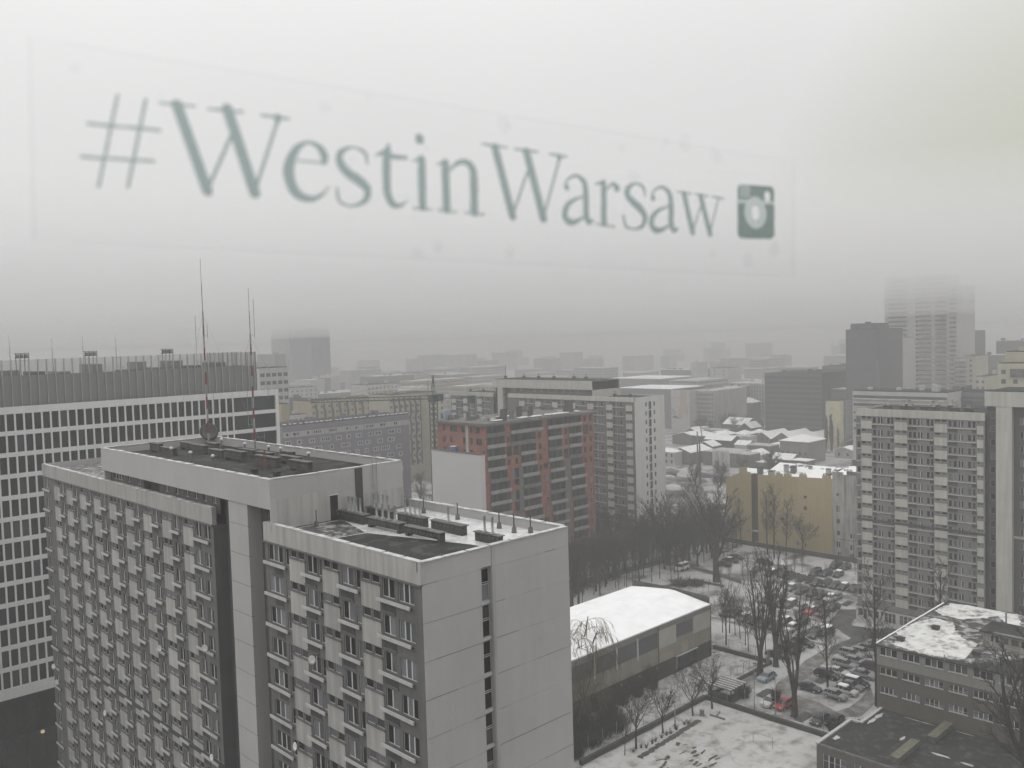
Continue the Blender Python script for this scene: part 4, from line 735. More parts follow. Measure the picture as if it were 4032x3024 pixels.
    t = thing('site_barrel', 'blue drum of building site rubbish on top of the white party wall', 'barrel', (148.0, 176.6, 35.12)); b = MB(); b.lathe((0, 0, 0), [(.8, 0), (.85, .1), (.85, 1.2), (.8, 1.3), (0, 1.3)], 14); b.build('drum', M('blue_plastic', (.05, .12, .30), rough=.5), t, True)
    b = MB(); b.lathe((0, 0, 1.3), [(.88, 0), (.9, .05), (0, .12)], 14); b.build('lid', m_snow, t)
    t = thing('site_cabin', 'small pale blue cabin at the left end of the unfinished roof', 'site cabin', (151.0, 183.0, 42.85)); b = MB(); b.box(-1.2, -1, 0, 1.2, 1, 2.6); b.build('walls', M('pale_blue', (.22, .26, .30)), t); b = MB(); b.box(-1.22, -.3, .4, -1.2, .3, 1.8); b.build('door', m_dark, t)
    # tower crane behind
    t = thing('tower_crane', 'green lattice tower crane behind the white party wall', 'tower crane', (159.8, 199.0, 0)); gm = M('crane_green', (.022, .05, .04), rough=.6, var=.2)
    b = MB()
    for sx in (-.8, .8):
        for sy in (-.8, .8): b.tube((sx, sy, 0), (sx, sy, 47), .15, n=4)
    for k in range(29):
        z = k*1.62
        for a, c in (((-.8, -.8), (.8, -.8)), ((.8, -.8), (.8, .8)), ((.8, .8), (-.8, .8)), ((-.8, .8), (-.8, -.8))):
            b.tube((*a, z), (*c, z+1.62), .08, n=3); b.tube((*c, z), (*a, z+1.62), .08, n=3)
    b.build('mast', gm, t)
    b = MB(); b.box(-1.1, -1.1, 46.6, 1.1, 1.1, 48.6); b.build('slewing_unit', gm, t); b = MB(); b.box(.6, -2.2, 46.8, 2.0, -.9, 48.8); b.build('cab', gm, t)
    b = MB()
    for sx in (-.5, .5): b.tube((sx, -.5, 48.5), (.25, 0, 54.2), .10, n=4); b.tube((sx, .5, 48.5), (.25, 0, 54.2), .10, n=4)
    b.tube((-1.0, 1.0, 48.5), (-.9, 1.1, 52.6), .06, n=4); b.build('apex', gm, t)
    dv = Vector((-.75, .66, 0)); sd_ = Vector((.66, .75, 0))
    b = MB(); n = 26
    for k in range(n):
        a = dv*(k*1.35); c = dv*((k+1)*1.35)
        for s_ in (-.5, .5): b.tube(a+sd_*s_+Vector((0, 0, 47.4)), c+sd_*s_+Vector((0, 0, 47.4)), .15, n=3)
        b.tube(a+Vector((0, 0, 48.3)), c+Vector((0, 0, 48.3)), .15, n=3); b.tube(a+sd_*.5+Vector((0, 0, 47.4)), c+Vector((0, 0, 48.3)), .04, n=3); b.tube(a-sd_*.5+Vector((0, 0, 47.4)), c+Vector((0, 0, 48.3)), .04, n=3)
    b.build('jib', gm, t)
    b = MB(); e = -dv*11; b.box(e.x-.7, e.y-1, 45.8, e.x+.7, e.y+1, 48); b.build('counterweight', gm, t)
    b = MB()
    for s_ in (-.5, .5): b.tube(sd_*s_+Vector((0, 0, 47.4)), e+sd_*s_+Vector((0, 0, 47.4)), .08, n=4)
    b.build('counter_jib', gm, t); b = MB(); b.tube((.25, 0, 54.2), dv*30+Vector((0, 0, 48.3)), .03, n=3); b.tube((.25, 0, 54.2), e+Vector((0, 0, 48)), .03, n=3); b.build('stay_rope', m_dsteel, t)
construction()

# ------------------------------------------------------------------ sports hall
def hall():
    B = thing('sports_hall', 'long beige sports hall with a smooth snow-covered roof', 'sports hall'); y0, y1, xa, xb = 98.0, 117.0, 92.0, 147.0; F = FY(y0, 0); mb = MB()
    lou = [(129.6, 123.9), (123.4, 117.9), (117.6, 112.0), (111.6, 106.0)]
    hs = [(b, a, 6.3, 9.15, .2) for a, b in lou]+[(135.5, 140.9, 6.7, 9.15, .2), (135.3, 142.0, .02, 3.0, .8)]
    F.wall(mb, xa, xb, 3.2, 10.4, [h for h in hs if h[2] > 3.2], mi=0); F.wall(mb, xa, xb, 0, 3.2, [(135.3, 142.0, 0, 3.0, .8)], mi=1)
    F.slab(mb, 129.75, 135.4, 5.9, 9.3, 0, .03, 2); F.slab(mb, 141.0, 146.9, 6.0, 9.3, 0, .03, 2); F.slab(mb, 129.8, 134.2, 3.25, 4.6, 0, .02, 3); F.slab(mb, 137.0, 139.2, 3.25, 5.4, 0, .02, 3)
    mb.box(xb-.05, y0, 0, xb, y1, 10.4, 0); mb.box(xa, y1-.1, 0, xb, y1, 10.4, 0); mb.box(xa, y0, 0, xa+.1, y1, 10.4, 0)
    mb.build('wall', [m_hall, m_hallb, m_hallw, M('hall_tan_panel', (.27, .25, .195), var=.12)], B)
    for h in hs[:5]:
        b = MB(); F.slab(b, h[0], h[1], h[2], h[3], -.3, -.2, 1); n = int((h[1]-h[0])/.22)
        for i in range(n): F.slab(b, h[0]+.22*i+.02, h[0]+.22*i+.12, h[2], h[3], -.2, -.02)
        F.slab(b, h[0], h[1], h[2]-.1, h[2], -.2, .06); F.slab(b, h[0]-.02, h[1]+.02, h[3], h[3]+.08, -.2, .06); b.build('louvred_window', [m_louvre, m_dark], B)
    for x in (123.65, 117.75, 111.8): b = MB(); F.slab(b, x-.2, x+.2, 5.6, 9.5, -.02, .12); b.build('pale_pillar', m_ledge, B)
    b = MB(); F.slab(b, xa, xb+.1, 10.1, 10.4, -.1, .35); b.build('gutter', m_steel, B)
    for x in (129.8, 146.9): b = MB(); b.tube((x, y0-.1, .2), (x, y0-.1, 10.2), .07); b.build('downpipe', m_dsteel, B)
    b = MB(); F.slab(b, 135.3, 136.7, 0, 2.9, -.8, -.7); b.build('entrance_wall', M('warm_wall', (.34, .24, .16)), B); b = MB(); F.slab(b, 137.2, 141.9, 0, 2.9, -.8, -.7); b.build('entrance_door', m_dsteel, B)
    b = MB(); F.slab(b, 135.1, 142.2, 3.0, 3.14, -.5, .3); b.build('canopy', m_ledge, B)
    for i in range(7): b = MB(); x = 98+i*5.2; F.slab(b, x, x+.16, 2.3, 2.7, 0, .15); b.build('wall_lamp', m_ledge, B)
    # roof: shallow vault with snow, cut off by a dark end parapet
    prof = [(98.0-.3, 10.45), (106, 11.6), (107.5, 11.62), (114, 10.95), (117.2, 10.5)]
    sn = MB(); k = 60; X = [xa+(xb-.5-xa)*i/k for i in range(k+1)]
    pr = []
    for i in range(len(prof)-1):
        for t_ in (0, .33, .66): pr.append((prof[i][0]+(prof[i+1][0]-prof[i][0])*t_, prof[i][1]+(prof[i+1][1]-prof[i][1])*t_))
    pr.append(prof[-1]); rr = random.Random(2)
    g = [[(x, p[0]+(rr.uniform(-.06, .06) if j == 0 else 0), p[1]+.16+rr.uniform(-.015, .015)) for j, p in enumerate(pr)] for x in X]
    for i in range(k):
        for j in range(len(pr)-1): sn.quad(g[i][j], g[i+1][j], g[i+1][j+1], g[i][j+1])
        sn.quad(g[i][0], g[i+1][0], (X[i+1], pr[0][0], 10.42), (X[i], pr[0][0], 10.42))
    sn.build('snow_cover', m_snow, B)
    sl = MB()
    for i in range(len(prof)-1): sl.quad((xa, *prof[i]), (xb, *prof[i]), (xb, *prof[i+1]), (xa, *prof[i+1]))
    sl.poly([(xb-.02, *p) for p in prof]); sl.poly([(xa+.02, *p) for p in prof]); sl.build('roof', m_tar, B)
    e = MB(); pts = [(98.2, 10.3), (117.2, 10.3), (117.2, 11.85), (108, 12.1), (98.2, 11.95)]
    a = [(xb-.35, *p) for p in pts]; c = [(xb+.02, *p) for p in pts]; e.poly(a); e.poly(c)
    for i in range(5): e.quad(a[i], a[(i+1) % 5], c[(i+1) % 5], c[i])
    e.build('end_parapet', m_dconc, B); e = MB(); e.box(xb-.4, 98.1, 11.9, xb+.08, 98.3, 12.0); e.build('coping', m_steel, B)
hall()

# ------------------------------------------------------------------ school and its low annex
def school():
    B = thing('school_building', 'three-storey brown and cream school with patchy snow on its flat roof, right foreground', 'school building'); x0, y0, zr = 135.0, 59.5, 14.3; F = FX(x0, y0); mb = MB(); P = Parts(B)
    hs = []; u = .55; W_ = []
    while u < 24: W_.append(u); u += 3.42
    for k, (zb, ht) in enumerate(((12.95, 1.15), (9.95, 1.0), (6.95, 1.0), )):
        for i, u in enumerate(W_):
            n = 3 if k == 0 or (k == 1 and i < 2) else 4
            hs.append((u, u+2.6, zb, zb+ht)); P.window(F, u, zb, 2.6, ht, n, bar=.06, trans=.28 if (k > 0 and i in (2, 3)) else 0)
            F.slab(mb, u-.06, u+2.66, zb-.12, zb-.02, 0, .12, 2)
    F.wall(mb, 0, 40, 11.35, zr-.05, [h for h in hs if h[2] > 11.4], mi=1); F.wall(mb, 0, 40, 0, 11.35, [h for h in hs if h[2] < 11.4], mi=0)
    mb.box(x0, y0-.02, 0, x0+30, y0, zr-.1, 0); mb.box(x0+29.9, y0-40, 0, x0+30, y0, zr-.1, 0); mb.build('wall', [m_school, m_schoolw, m_ledge], B)
    P.done()
    r = MB(); r.box(x0-.25, y0-40, zr-.02, x0+30, y0+.25, zr+.14); r.build('roof', m_tar, B)
    s = MB(); n = 26; rr = random.Random(4)
    def blob(cx, cy, a, b, sd_):
        q = random.Random(sd_); pts = []
        for i in range(n):
            t = 2*math.pi*i/n; k = 1+q.uniform(-.16, .12); pts.append((cx+a*k*math.cos(t)**1 if True else 0, cy+b*k*math.sin(t), zr+.145+.01*sd_))
        s.poly(pts)
    def jag(pts, sd_):
        q = random.Random(sd_); o = []
        for i in range(len(pts)):
            a, b = pts[i], pts[(i+1) % len(pts)]; k = max(2, int(math.hypot(b[0]-a[0], b[1]-a[1])/.45))
            for j in range(k): o.append((a[0]+(b[0]-a[0])*j/k+q.uniform(-.22, .22), a[1]+(b[1]-a[1])*j/k+q.uniform(-.22, .22), zr+.150+.006*sd_))
        s.poly(o)
    def thin(pts, z):
        q = MB(); q.poly([(*p, z) for p in pts]); return q.build('melting_snow', m_thinroof, B)
    thin([(135.2, 59.4), (158, 59.4), (164.4, 59), (164.4, 30), (150, 30), (146, 38), (136, 46.2), (135.2, 53)], zr+.145)
    jag([(142.6, 59.5), (145.6, 59.5), (149.5, 59.3), (153.8, 57.7), (153.2, 54.5), (148.5, 52.5), (146.2, 50.5), (145.4, 48.1), (137.7, 47.3), (136.3, 47.9), (135.6, 52.3), (135.9, 54.4), (136.3, 57.4), (140.3, 58.4)], 1)
    jag([(158.0, 59.2), (164, 58.6), (164.5, 56.1), (164.4, 53.0), (164.5, 48.1), (153.9, 44.1), (155.8, 46.5), (161.6, 50.1), (155.9, 54.0), (156.0, 57.2)], 2); jag([(152, 44.5), (152, 40), (158, 34), (164, 34), (164.5, 44), (158, 46)], 3); jag([(146.3, 40), (148.4, 38.5), (150, 33), (149, 30), (147, 34)], 4)
    s.build('snow_patch', m_roofsnow, B)
    e = MB()
    for i in range(14): e.box(x0+.4+i*2.0, y0+.1, zr+.14, x0+2.3+i*2.0, y0+.3, zr+.24+rr.uniform(0, .1))
    e.build('snowy_parapet', m_snow, B)
    for i, (x, y) in enumerate(((140.3, 46.6), (148.0, 55.4), (139.0, 57.4), (152.0, 45.2))):
        t = thing('roof_vent', f'small dark square vent box on the snowy school roof, {ordn(i+1)} of four', 'roof vent', (x, y, zr+.14), 'vent boxes on the school roof')
        b = MB(); b.box(-.5, -.5, 0, .5, .5, .5); b.build('box', m_dconc, t); b = MB(); b.box(-.6, -.6, .5, .6, .6, .58); b.build('lid', m_tar, t)
    t = thing('stair_hut', 'pale stained hut with a flat dark lid on the school roof', 'roof hut', (147.4, 43.0, zr+.14)); b = MB(); b.box(-2.6, -4.2, 0, 2.6, 4.2, 2.3); b.build('walls', M('stained_hut', (.30, .29, .25), streak=.6), t)
    b = MB(); b.box(-3.0, -4.6, 2.3, 3.0, 4.6, 2.55); b.build('lid', m_tar, t); b = MB()
    for i in range(5): b.box(-2.64, -3.6+i*1.4, 1.0, -2.6, -2.6+i*1.4, 1.9)
    b.build('window_strip', m_pane, t)
    t = thing('roof_frame', 'tall grey steel frame standing on the school roof in front of the hut', 'steel frame', (137.4, 43.2, zr+.14)); 
    for yy in (0, -10.2): b = MB(); b.box(-.13, yy-.13, 0, .13, yy+.13, 4.9); b.build('post', m_steel, t)
    b = MB(); b.box(-.13, -10.2, 4.7, .13, 0, 4.95); b.build('beam', m_steel, t); b = MB(); b.box(-.06, -10.2, 2.9, .06, 0, 3.0); b.build('rail', m_steel, t)
    t = thing('roof_frame', 'second grey steel frame on the school roof, farther back behind the hut', 'steel frame', (152.4, 46.2, zr+.14))
    for yy in (0, -6.2, -11): b = MB(); b.box(-.1, yy-.1, 0, .1, yy+.1, 3.6); b.build('post', m_steel, t)
    t = thing('drainpipe_bracket', 'bent grey pipe hooked over the edge of the school roof', 'pipe', (134.9, 49.3, zr)); b = MB(); b.tube((.6, .1, .6), (0, 0, .9), .06, n=5); b.tube((0, 0, .9), (-.25, -.1, -1.0), .06, n=5); b.build('pipe', m_louvre, t)
    A = thing('annex_building', 'single-storey annex with a dark felt roof and pale parapet in the bottom right corner', 'annex building'); z = 4.5
    mb = MB(); pts = [(117.1, 60.5), (117.1, 22), (134.98, 22), (134.98, 58.9), (127.7, 58.9), (127.7, 60.5)]
    F = FX(117.1, 60.5); h2 = [(1.0, 4.4, .8, 3.2), (5.6, 9.0, .8, 3.2), (10.2, 13.6, .8, 3.2)]
    F.wall(mb, 0, 38, 0, z, h2, mi=0); mb.box(117.15, 60.45, 0, 127.7, 60.5, z-.01, 0); mb.box(127.65, 58.9, 0, 127.7, 60.5, z-.01, 0); mb.box(127.7, 58.85, 0, 134.9, 58.9, z-.01, 0); mb.build('wall', [m_school], A)
    for h in h2: fr, pn, _, _ = winmesh(3.4, 2.4, 4, .08, .6); o = put('window', fr, A, F.mat(h[0], h[2], -.12)); put('pane', pn, o)
    r = MB(); r.prism([(117.2, 60.4), (117.2, 22), (134.95, 22), (134.95, 58.85), (127.6, 58.85), (127.6, 60.4)][::1], z-.3, z-.12); r.build('roof', m_tar, A)
    c = MB(); c.box(117.0, 60.15, z-.3, 127.9, 60.6, z+.12); c.box(127.5, 58.6, z-.3, 127.95, 60.6, z+.11); c.box(127.5, 58.55, z-.3, 134.9, 59.0, z+.10); c.box(117.0, 22, z-.3, 117.35, 60.3, z-.02, 1); c.build('parapet', [m_ledge, m_conc], A)
    s = MB(); q = random.Random(9)
    for (cx, cy, a, b_) in ((129.8, 58.0, 1.6, .35), (132.0, 57.9, 1.6, .4), (120.8, 59.3, 1.0, .45), (126.8, 52.2, .9, .25), (125.2, 46.2, .3, 1.6), (125.0, 42.6, .3, 1.2), (134.2, 52.5, .12, 2.2), (134.4, 46, .12, 1.5), (126.2, 50.2, .3, .6)):
        pts = [(cx+a*(1+q.uniform(-.45, .2))*math.cos(6.283*i/13), cy+b_*(1+q.uniform(-.45, .2))*math.sin(6.283*i/13), z-.11) for i in range(13)]; s.poly(pts)
    s.build('snow_patch', m_snow2, A)
    for i, (xa, xb, y) in enumerate(((118.6, 125.6, 49.9), (128.2, 134.6, 48.6))):
        t = thing('parapet_duct', ['mossy brick ventilation ridge on the annex roof, nearer one', 'mossy brick ventilation ridge on the annex roof beside the school wall'][i], 'ventilation duct', ((xa+xb)/2, y, z-.12), 'ridges on the annex roof')
        h = (xb-xa)/2; b = MB(); b.box(-h, -.45, 0, h, .45, .85); b.build('brick_body', m_conc, t); b = MB(); b.box(-h-.12, -.62, .85, h+.12, .62, .98); b.build('cap', M('mossy_slab', (.12, .12, .085), var=.3, scale=1.5), t)
school()

# ------------------------------------------------------------------ ochre tenement, white tenement
def tenements():
    B = thing('tenement', 'tall windowless ochre gable wall of a tenement with snowy roofs behind it', 'tenement'); F = FX(236.5, 151.2); U = lambda y: 151.2-y; mb = MB()
    def prism_u(u0, u1, za, zb, dep, mi):        # wall slice with a sloping top
        a, b = F.p(u0, 0), F.p(u1, 0); mb.quad((a.x, a.y, 0), (b.x, b.y, 0), (b.x, b.y, zb), (a.x, a.y, za), mi)
        mb.quad((a.x, a.y, za), (b.x, b.y, zb), (b.x+dep, b.y, zb), (a.x+dep, a.y, za), 2)
    prism_u(0, U(146.2), 18.7, 21.0, .5, 0); prism_u(U(146.2), U(145.2), 22, 22, .5, 0); prism_u(U(145.2), U(142.3), 21.8, 21.2, .5, 0)
    prism_u(U(140.1), U(116.4), 20.9, 21.8, .5, 0)
    for ya, yb, z in ((131.5, 129.2, 22.0), (126.6, 124.4, 22.2), (134, 132, 21.9), (119.5, 117, 22.6), (146, 144.4, 22.8)): F.slab(mb, U(ya), U(yb), 20.5, z, -.5, .003, 0)
    F.slab(mb, U(142.3), U(140.1), 0, 21.0, -1.6, -1.5, 1); mb.box(236.5, 142.28, 0, 238, 142.3, 21, 1); mb.box(236.5, 140.1, 0, 238, 140.12, 21, 1); F.slab(mb, U(142.3), U(140.1), 3.4, 3.6, -1.6, 0, 3)
    mb.box(236.6, 151.1, 0, 256, 151.2, 18.5, 0)
    mb.build('gable_wall', [m_yellow, m_dyellow, m_conc, m_ledge], B)
    for (y, z, w_, h) in ((125.2, 15.4, .9, .8), (125.2, 12.0, .9, 1.1), (136.0, 12.3, .7, 1.1), (136.0, 8.2, .6, 1.3), (146.8, 11.6, .4, 1.4), (132.6, 8.0, 1.0, .9), (127.6, 1.4, .8, 1.0), (125.1, 1.2, .6, 1.1), (143.6, 3.2, .4, .4), (142.9, 9.2, .0, .0)):
        if w_ == 0: continue
        fr, pn, _, _ = winmesh(w_, h, 1, .06); o = put('window', M_dark_frame(fr, w_, h), B, F.mat(U(y), z, .02)); put('pane', pn, o)
    r = MB(); rr = random.Random(8)
    for (ya, yb, xa, xb, z) in ((151, 142.6, 237, 256, 17.6), (140, 116.6, 237.3, 260, 19.9)):
        xm = (xa+xb)/2+1; r.quad((xa, ya, z), (xa, yb, z), (xm, yb, z+3.2), (xm, ya, z+3.2)); r.quad((xb, ya, z), (xb, yb, z), (xm, yb, z+3.2), (xm, ya, z+3.2))
    r.build('roof', m_snowroof, B)
    mb = MB(); F = FX(236.2, 116.35)
    W = thing('tenement', 'narrow stained white tenement wall between the ochre wall and the right-hand flats', 'tenement'); hs = []
    ws = [(1.1, 17.2, .8, .8, 1), (1.1, 12.6, 1.0, 1.9, 2), (1.2, 9.4, .9, 1.3, 1), (1.2, 6.0, .9, 1.3, 1), (5.0, 5.6, 1.3, 1.4, 2), (1.0, 2.6, 1.2, 1.7, 2), (5.0, 2.3, 1.2, 1.6, 2), (1.4, .3, 1.1, 1.1, 2), (5.0, .2, 1.1, 1.1, 2)]
    for u, z, w_, h, n in ws: hs.append((u, u+w_, z, z+h)); fr, pn, _, _ = winmesh(w_, h, n, .06); o = put('window', fr, W, F.mat(u, z, -.13)); put('pane', pn, o)
    F.wall(mb, 0, 12, 0, 23.4, hs); F.slab(mb, 0, 3, 23.4, 24.0, -.5, 0, 0); F.slab(mb, 4.2, 12, 23.4, 24.4, -.5, 0, 1); mb.box(236.2, 116.33, 0, 250, 116.35, 23.4, 0)
    F.slab(mb, 1.6, 6.5, 5.0, 5.12, 0, .1, 2); mb.build('wall', [m_stain, m_conc, m_dsteel], W)
    r = MB(); r.quad((236.8, 116.2, 23.2), (236.8, 104.4, 23.2), (248, 104.4, 24.6), (248, 116.2, 24.6)); r.build('roof', m_snowroof, W)
    for i, (x, y, z, w_, h) in enumerate(((244, 143.6, 19.4, 1.4, 2.6), (240, 147.2, 19.2, 1.8, 3.2), (243.5, 134.5, 20.4, 1.1, 3.0), (243.0, 131.8, 20.4, 1.4, 3.0), (239.0, 136.8, 19.8, 1.6, 2.2), (247, 128.5, 20.3, .9, 2.8), (248, 125.0, 20.3, .9, 2.2), (244.6, 121.6, 20.4, 1.1, 2.8), (247.5, 119.0, 20.2, .9, 2.4), (248.0, 115.4, 23.6, 1.0, 2.2), (246, 112.2, 23.8, 1.2, 2.2), (246.4, 108.8, 23.8, 1.2, 2.2))):
        t = thing('chimney', f'pale square chimney on the snowy tenement roofs, {ordn(i+1)} of twelve from the left', 'chimney', (x, y, z), 'chimneys on the tenement roofs')
        b = MB(); b.box(-w_/2, -w_/2, 0, w_/2, w_/2, h); b.build('shaft', m_panel if i % 3 else m_conc, t); b = MB(); b.box(-w_/2-.1, -w_/2-.1, h, w_/2+.1, w_/2+.1, h+.15); b.build('cap', m_dconc, t)
    k = 0
    for y0_, n, z in ((146.2, 4, 22.8), (133.8, 3, 21.9), (131.2, 4, 22.0), (126.4, 5, 22.2), (119.2, 5, 22.6), (113, 6, 24.4), (109, 6, 24.4)):
        for i in range(n):
            k += 1; t = thing('chimney_pot', f'small dark flue pot on top of the tenement gables, {ordn(k)} of thirty-three from the left', 'chimney pot', (236.75, y0_-i*.42, z), 'flue pots on the gable walls'); b = MB(); b.lathe((0, 0, 0), [(.13, 0), (.1, .5), (.14, .55), (0, .6)], 6); b.build('pot', m_dconc, t)
FRD = {}
def M_dark_frame(fr, w_, h):
    k = (w_, h)
    if k not in FRD: FRD[k] = fr.copy(); FRD[k].materials.clear(); FRD[k].materials.append(m_dyellow)
    return FRD[k]
m_snowroof = M('snow_on_tiles', (.80, .80, .80), var=.04, scale=.12, col2=(.07, .065, .06), thr=.60, soft=.015)
tenements()
# ------------------------------------------------------------------ ground, roads, yard
g = MB(); g.quad((-3000, -3000, 0), (6000, -3000, 0), (6000, 6000, 0), (-3000, 6000, 0)); struct('ground', g, m_ground)
def sheet(name, pts, z, m): b = MB(); b.poly([(*p, z) for p in pts]); return struct(name, b, m)
sheet('street', [(-40, 131), (36.4, 131), (36.4, 47), (-40, 20)], .004, m_asph); sheet('street', [(-40, 131.2), (128, 131.2), (170, 150), (170, 158), (100, 240), (-40, 240)], .006, m_drive)
sheet('forecourt', [(10, 131), (60, 131), (60, 164), (10, 164)], .010, M('dark_forecourt', (.012, .012, .011), var=.3))
sheet('access_road', DATA['polys']['lane'], .012, m_drive); sheet('access_road', DATA['polys']['plaza'], .016, m_asph); sheet('parking_aisle', DATA['polys']['drive'], .020, m_drive)
sheet('parking_aisle', DATA['polys']['lane2'], .024, m_drive); sheet('parking_aisle', DATA['polys']['lane3'], .028, m_drive); sheet('parking_aisle', DATA['polys']['lane4'], .032, m_drive)
sheet('footpath', DATA['polys']['park_path'], .036, m_asph); sheet('footpath', DATA['polys']['park_path2'], .040, m_asph); sheet('park_road', DATA['polys']['park_road'], .044, m_asph)
sheet('playing_field', [(60, 86.4), (127.9, 86.4), (127.9, 61), (117, 61), (117, 20), (60, 20)], .048, m_field)
sheet('hall_yard', [(96, 87.9), (150.4, 87.9), (150.4, 97.8), (96, 97.8)], .048, M('yard_snow', (.40, .40, .39), var=.12, scale=.3, col2=(.16, .155, .14), thr=.56, soft=.1))
rr = random.Random(21)
def ragged(name, a, b, w_, z, m, n=40, jag=.3):
    a = Vector(a); b = Vector(b); d = b-a; s_ = Vector((-d.y, d.x)).normalized(); pts = []
    for i in range(n+1): p = a+d*(i/n)+s_*(w_/2*(1+rr.uniform(-jag, jag))); pts.append((p.x, p.y))
    for i in range(n, -1, -1): p = a+d*(i/n)-s_*(w_/2*(1+rr.uniform(-jag, jag))); pts.append((p.x, p.y))
    return sheet(name, pts, z, m)
ragged('soil_strip', (103.4, 82.1), (120.6, 82.9), 1.0, .060, m_dirt, 60, .35)
for i in range(40):
    x = rr.uniform(96, 112); y = rr.uniform(72, 80.5); ragged('soil_patch', (x, y), (x+rr.uniform(.5, 1.9), y+rr.uniform(-.5, .5)), rr.uniform(.15, .6), .064+.002*i, m_dirt, 6, .5)
for (x, y) in DATA['patch']: ragged('bare_parking_spot', (x-2, y), (x+2.2, y), 1.7, .16, m_asph, 14, .2)
for i, (x, y, l) in enumerate(((137.5, 80.6, 4), (150, 76, 4.2), (133, 71.0, 4), (158, 69.5, 3.6), (168, 78, 4))): ragged('bare_parking_spot', (x-l/2, y), (x+l/2, y), 1.6, .17+.004*i, m_asph, 14, .2)
def kerb(name, a, b, w_, h, m): x0, x1 = sorted((a[0], b[0])); y0, y1 = sorted((a[1], b[1])); q = MB(); q.box(x0-w_/2, y0-w_/2, 0, x1+w_/2, y1+w_/2, h); return struct(name, q, m)
for a, b in (((164, 96.5), (203, 96.5)), ((176, 90.5), (186, 90.5))): kerb('kerb', a, b, .18, .13, m_conc)
def low_wall(label, a, b, h=.75, w_=.55):
    x0, x1 = sorted((a[0], b[0])); y0, y1 = sorted((a[1], b[1])); q = MB(); q.box(x0-w_/2, y0-w_/2, 0, x1+w_/2, y1+w_/2, h)
    return tag(q.build('yard_wall', m_wall), label, 'wall', 'low dark yard walls')
low_wall('dark low wall running along the left edge of the playing field past the spreading trees', (96, 87.1), (128.2, 87.1))
low_wall('dark low wall between the playing field and the parked cars', (128.6, 62), (128.6, 86.8))
low_wall('dark low wall from the corner of the sports hall towards the tall many-stemmed trees', (150.8, 87.2), (150.8, 99.6))
low_wall('dark low wall closing the hall yard between the pergola and the tall trees', (129.4, 87.2), (150.4, 87.2), .5, .4)
low_wall('dark wall along the foot of the ochre tenement', (232.3, 106), (232.3, 150), 1.3, .4)
def fence(label, a, b, h, n, base=.4):
    a = Vector((*a, 0)); b = Vector((*b, 0)); t = thing('mesh_fence', label, 'fence', tuple(a), 'tall wire fences round the yard'); d = b-a
    for i in range(n+1):
        p = d*(i/n); q = MB(); q.tube(p, p+Vector((0, 0, h)), .05, n=5); q.build('post', m_steel, t)
    q = MB()
    for z in (base+.5, h-.1): q.tube(Vector((0, 0, z)), d+Vector((0, 0, z)), .018, n=3)
    ln = d.length; k = int(ln/.9)
    for i in range(k): q.tube(d*(i/k)+Vector((0, 0, base+.5)), d*((i+1)/k)+Vector((0, 0, h-.1)), .006, n=3); q.tube(d*(i/k)+Vector((0, 0, h-.1)), d*((i+1)/k)+Vector((0, 0, base+.5)), .006, n=3)
    q.build('wire_mesh', m_dsteel, t)
fence('tall wire fence on the low wall between the hall yard and the playing field', (98, 87.5), (128.4, 87.5), 3.6, 9)
fence('tall wire fence on the low wall between the playing field and the parked cars', (129.2, 62), (129.2, 86.6), 3.6, 7)
fence('wire fence from the corner of the sports hall past the young trees', (151.2, 99.6), (151.2, 87.6), 2.6, 4)
fence('wire fence closing the hall yard behind the pergola', (150.6, 87.6), (131.0, 87.6), 2.6, 9)
def lamp_post(x, y, h, label, lit=False):
    t = thing('lamp_post', label, 'lamp post', (x, y, 0), 'thin lamp posts round the yard'); b = MB(); b.lathe((0, 0, 0), [(.16, 0), (.14, .9), (.08, 1), (.05, h)], 8); b.build('pole', m_steel, t, True)
    b = MB(); b.box(-.12, -.45, h, .12, .1, h+.1); b.build('lamp_head', m_dsteel, t)
lamp_post(116.3, 84.7, 8.6, 'thin lamp post with a broad foot between two spreading trees'); lamp_post(129.9, 78.2, 8.2, 'thin lamp post by the fence near the silvery blue car'); lamp_post(129.9, 74.3, 7.2, 'thin lamp post by the fence in front of the white and red cars'); lamp_post(130.2, 86.4, 8.0, 'thin lamp post at the fence corner behind the pergola')
def street_lamp(x, y, h, label, e=None):
    t = thing('street_lamp', label, 'street lamp', (x, y, 0), 'lit street lamps'); b = MB(); b.tube((0, 0, 0), (0, 0, h), .08); b.build('pole', m_dsteel, t)
    b = MB(); b.lathe((0, 0, h), [(0, 0), (.28, .12), (.32, .3), (.22, .5), (0, .58)], 10); b.build('glowing_globe', M('lamp_glow', (1, .93, .78), emit=1.4) if e is None else M('dim_glow', (.8, .6, .4), emit=e), t, True)
street_lamp(216.3, 182.7, 1.0, 'small lit lamp by the ground floor behind the brown trees'); street_lamp(205.5, 183.6, 4.5, 'lit lamp beside the lowest balconies of the unfinished building'); street_lamp(447.0, 262.8, 8.0, 'distant lit lamp among the low snowy roofs'); street_lamp(40.1, 150.4, 4.2, 'dim lit lamp on the dark forecourt of the office, bottom left', .35)
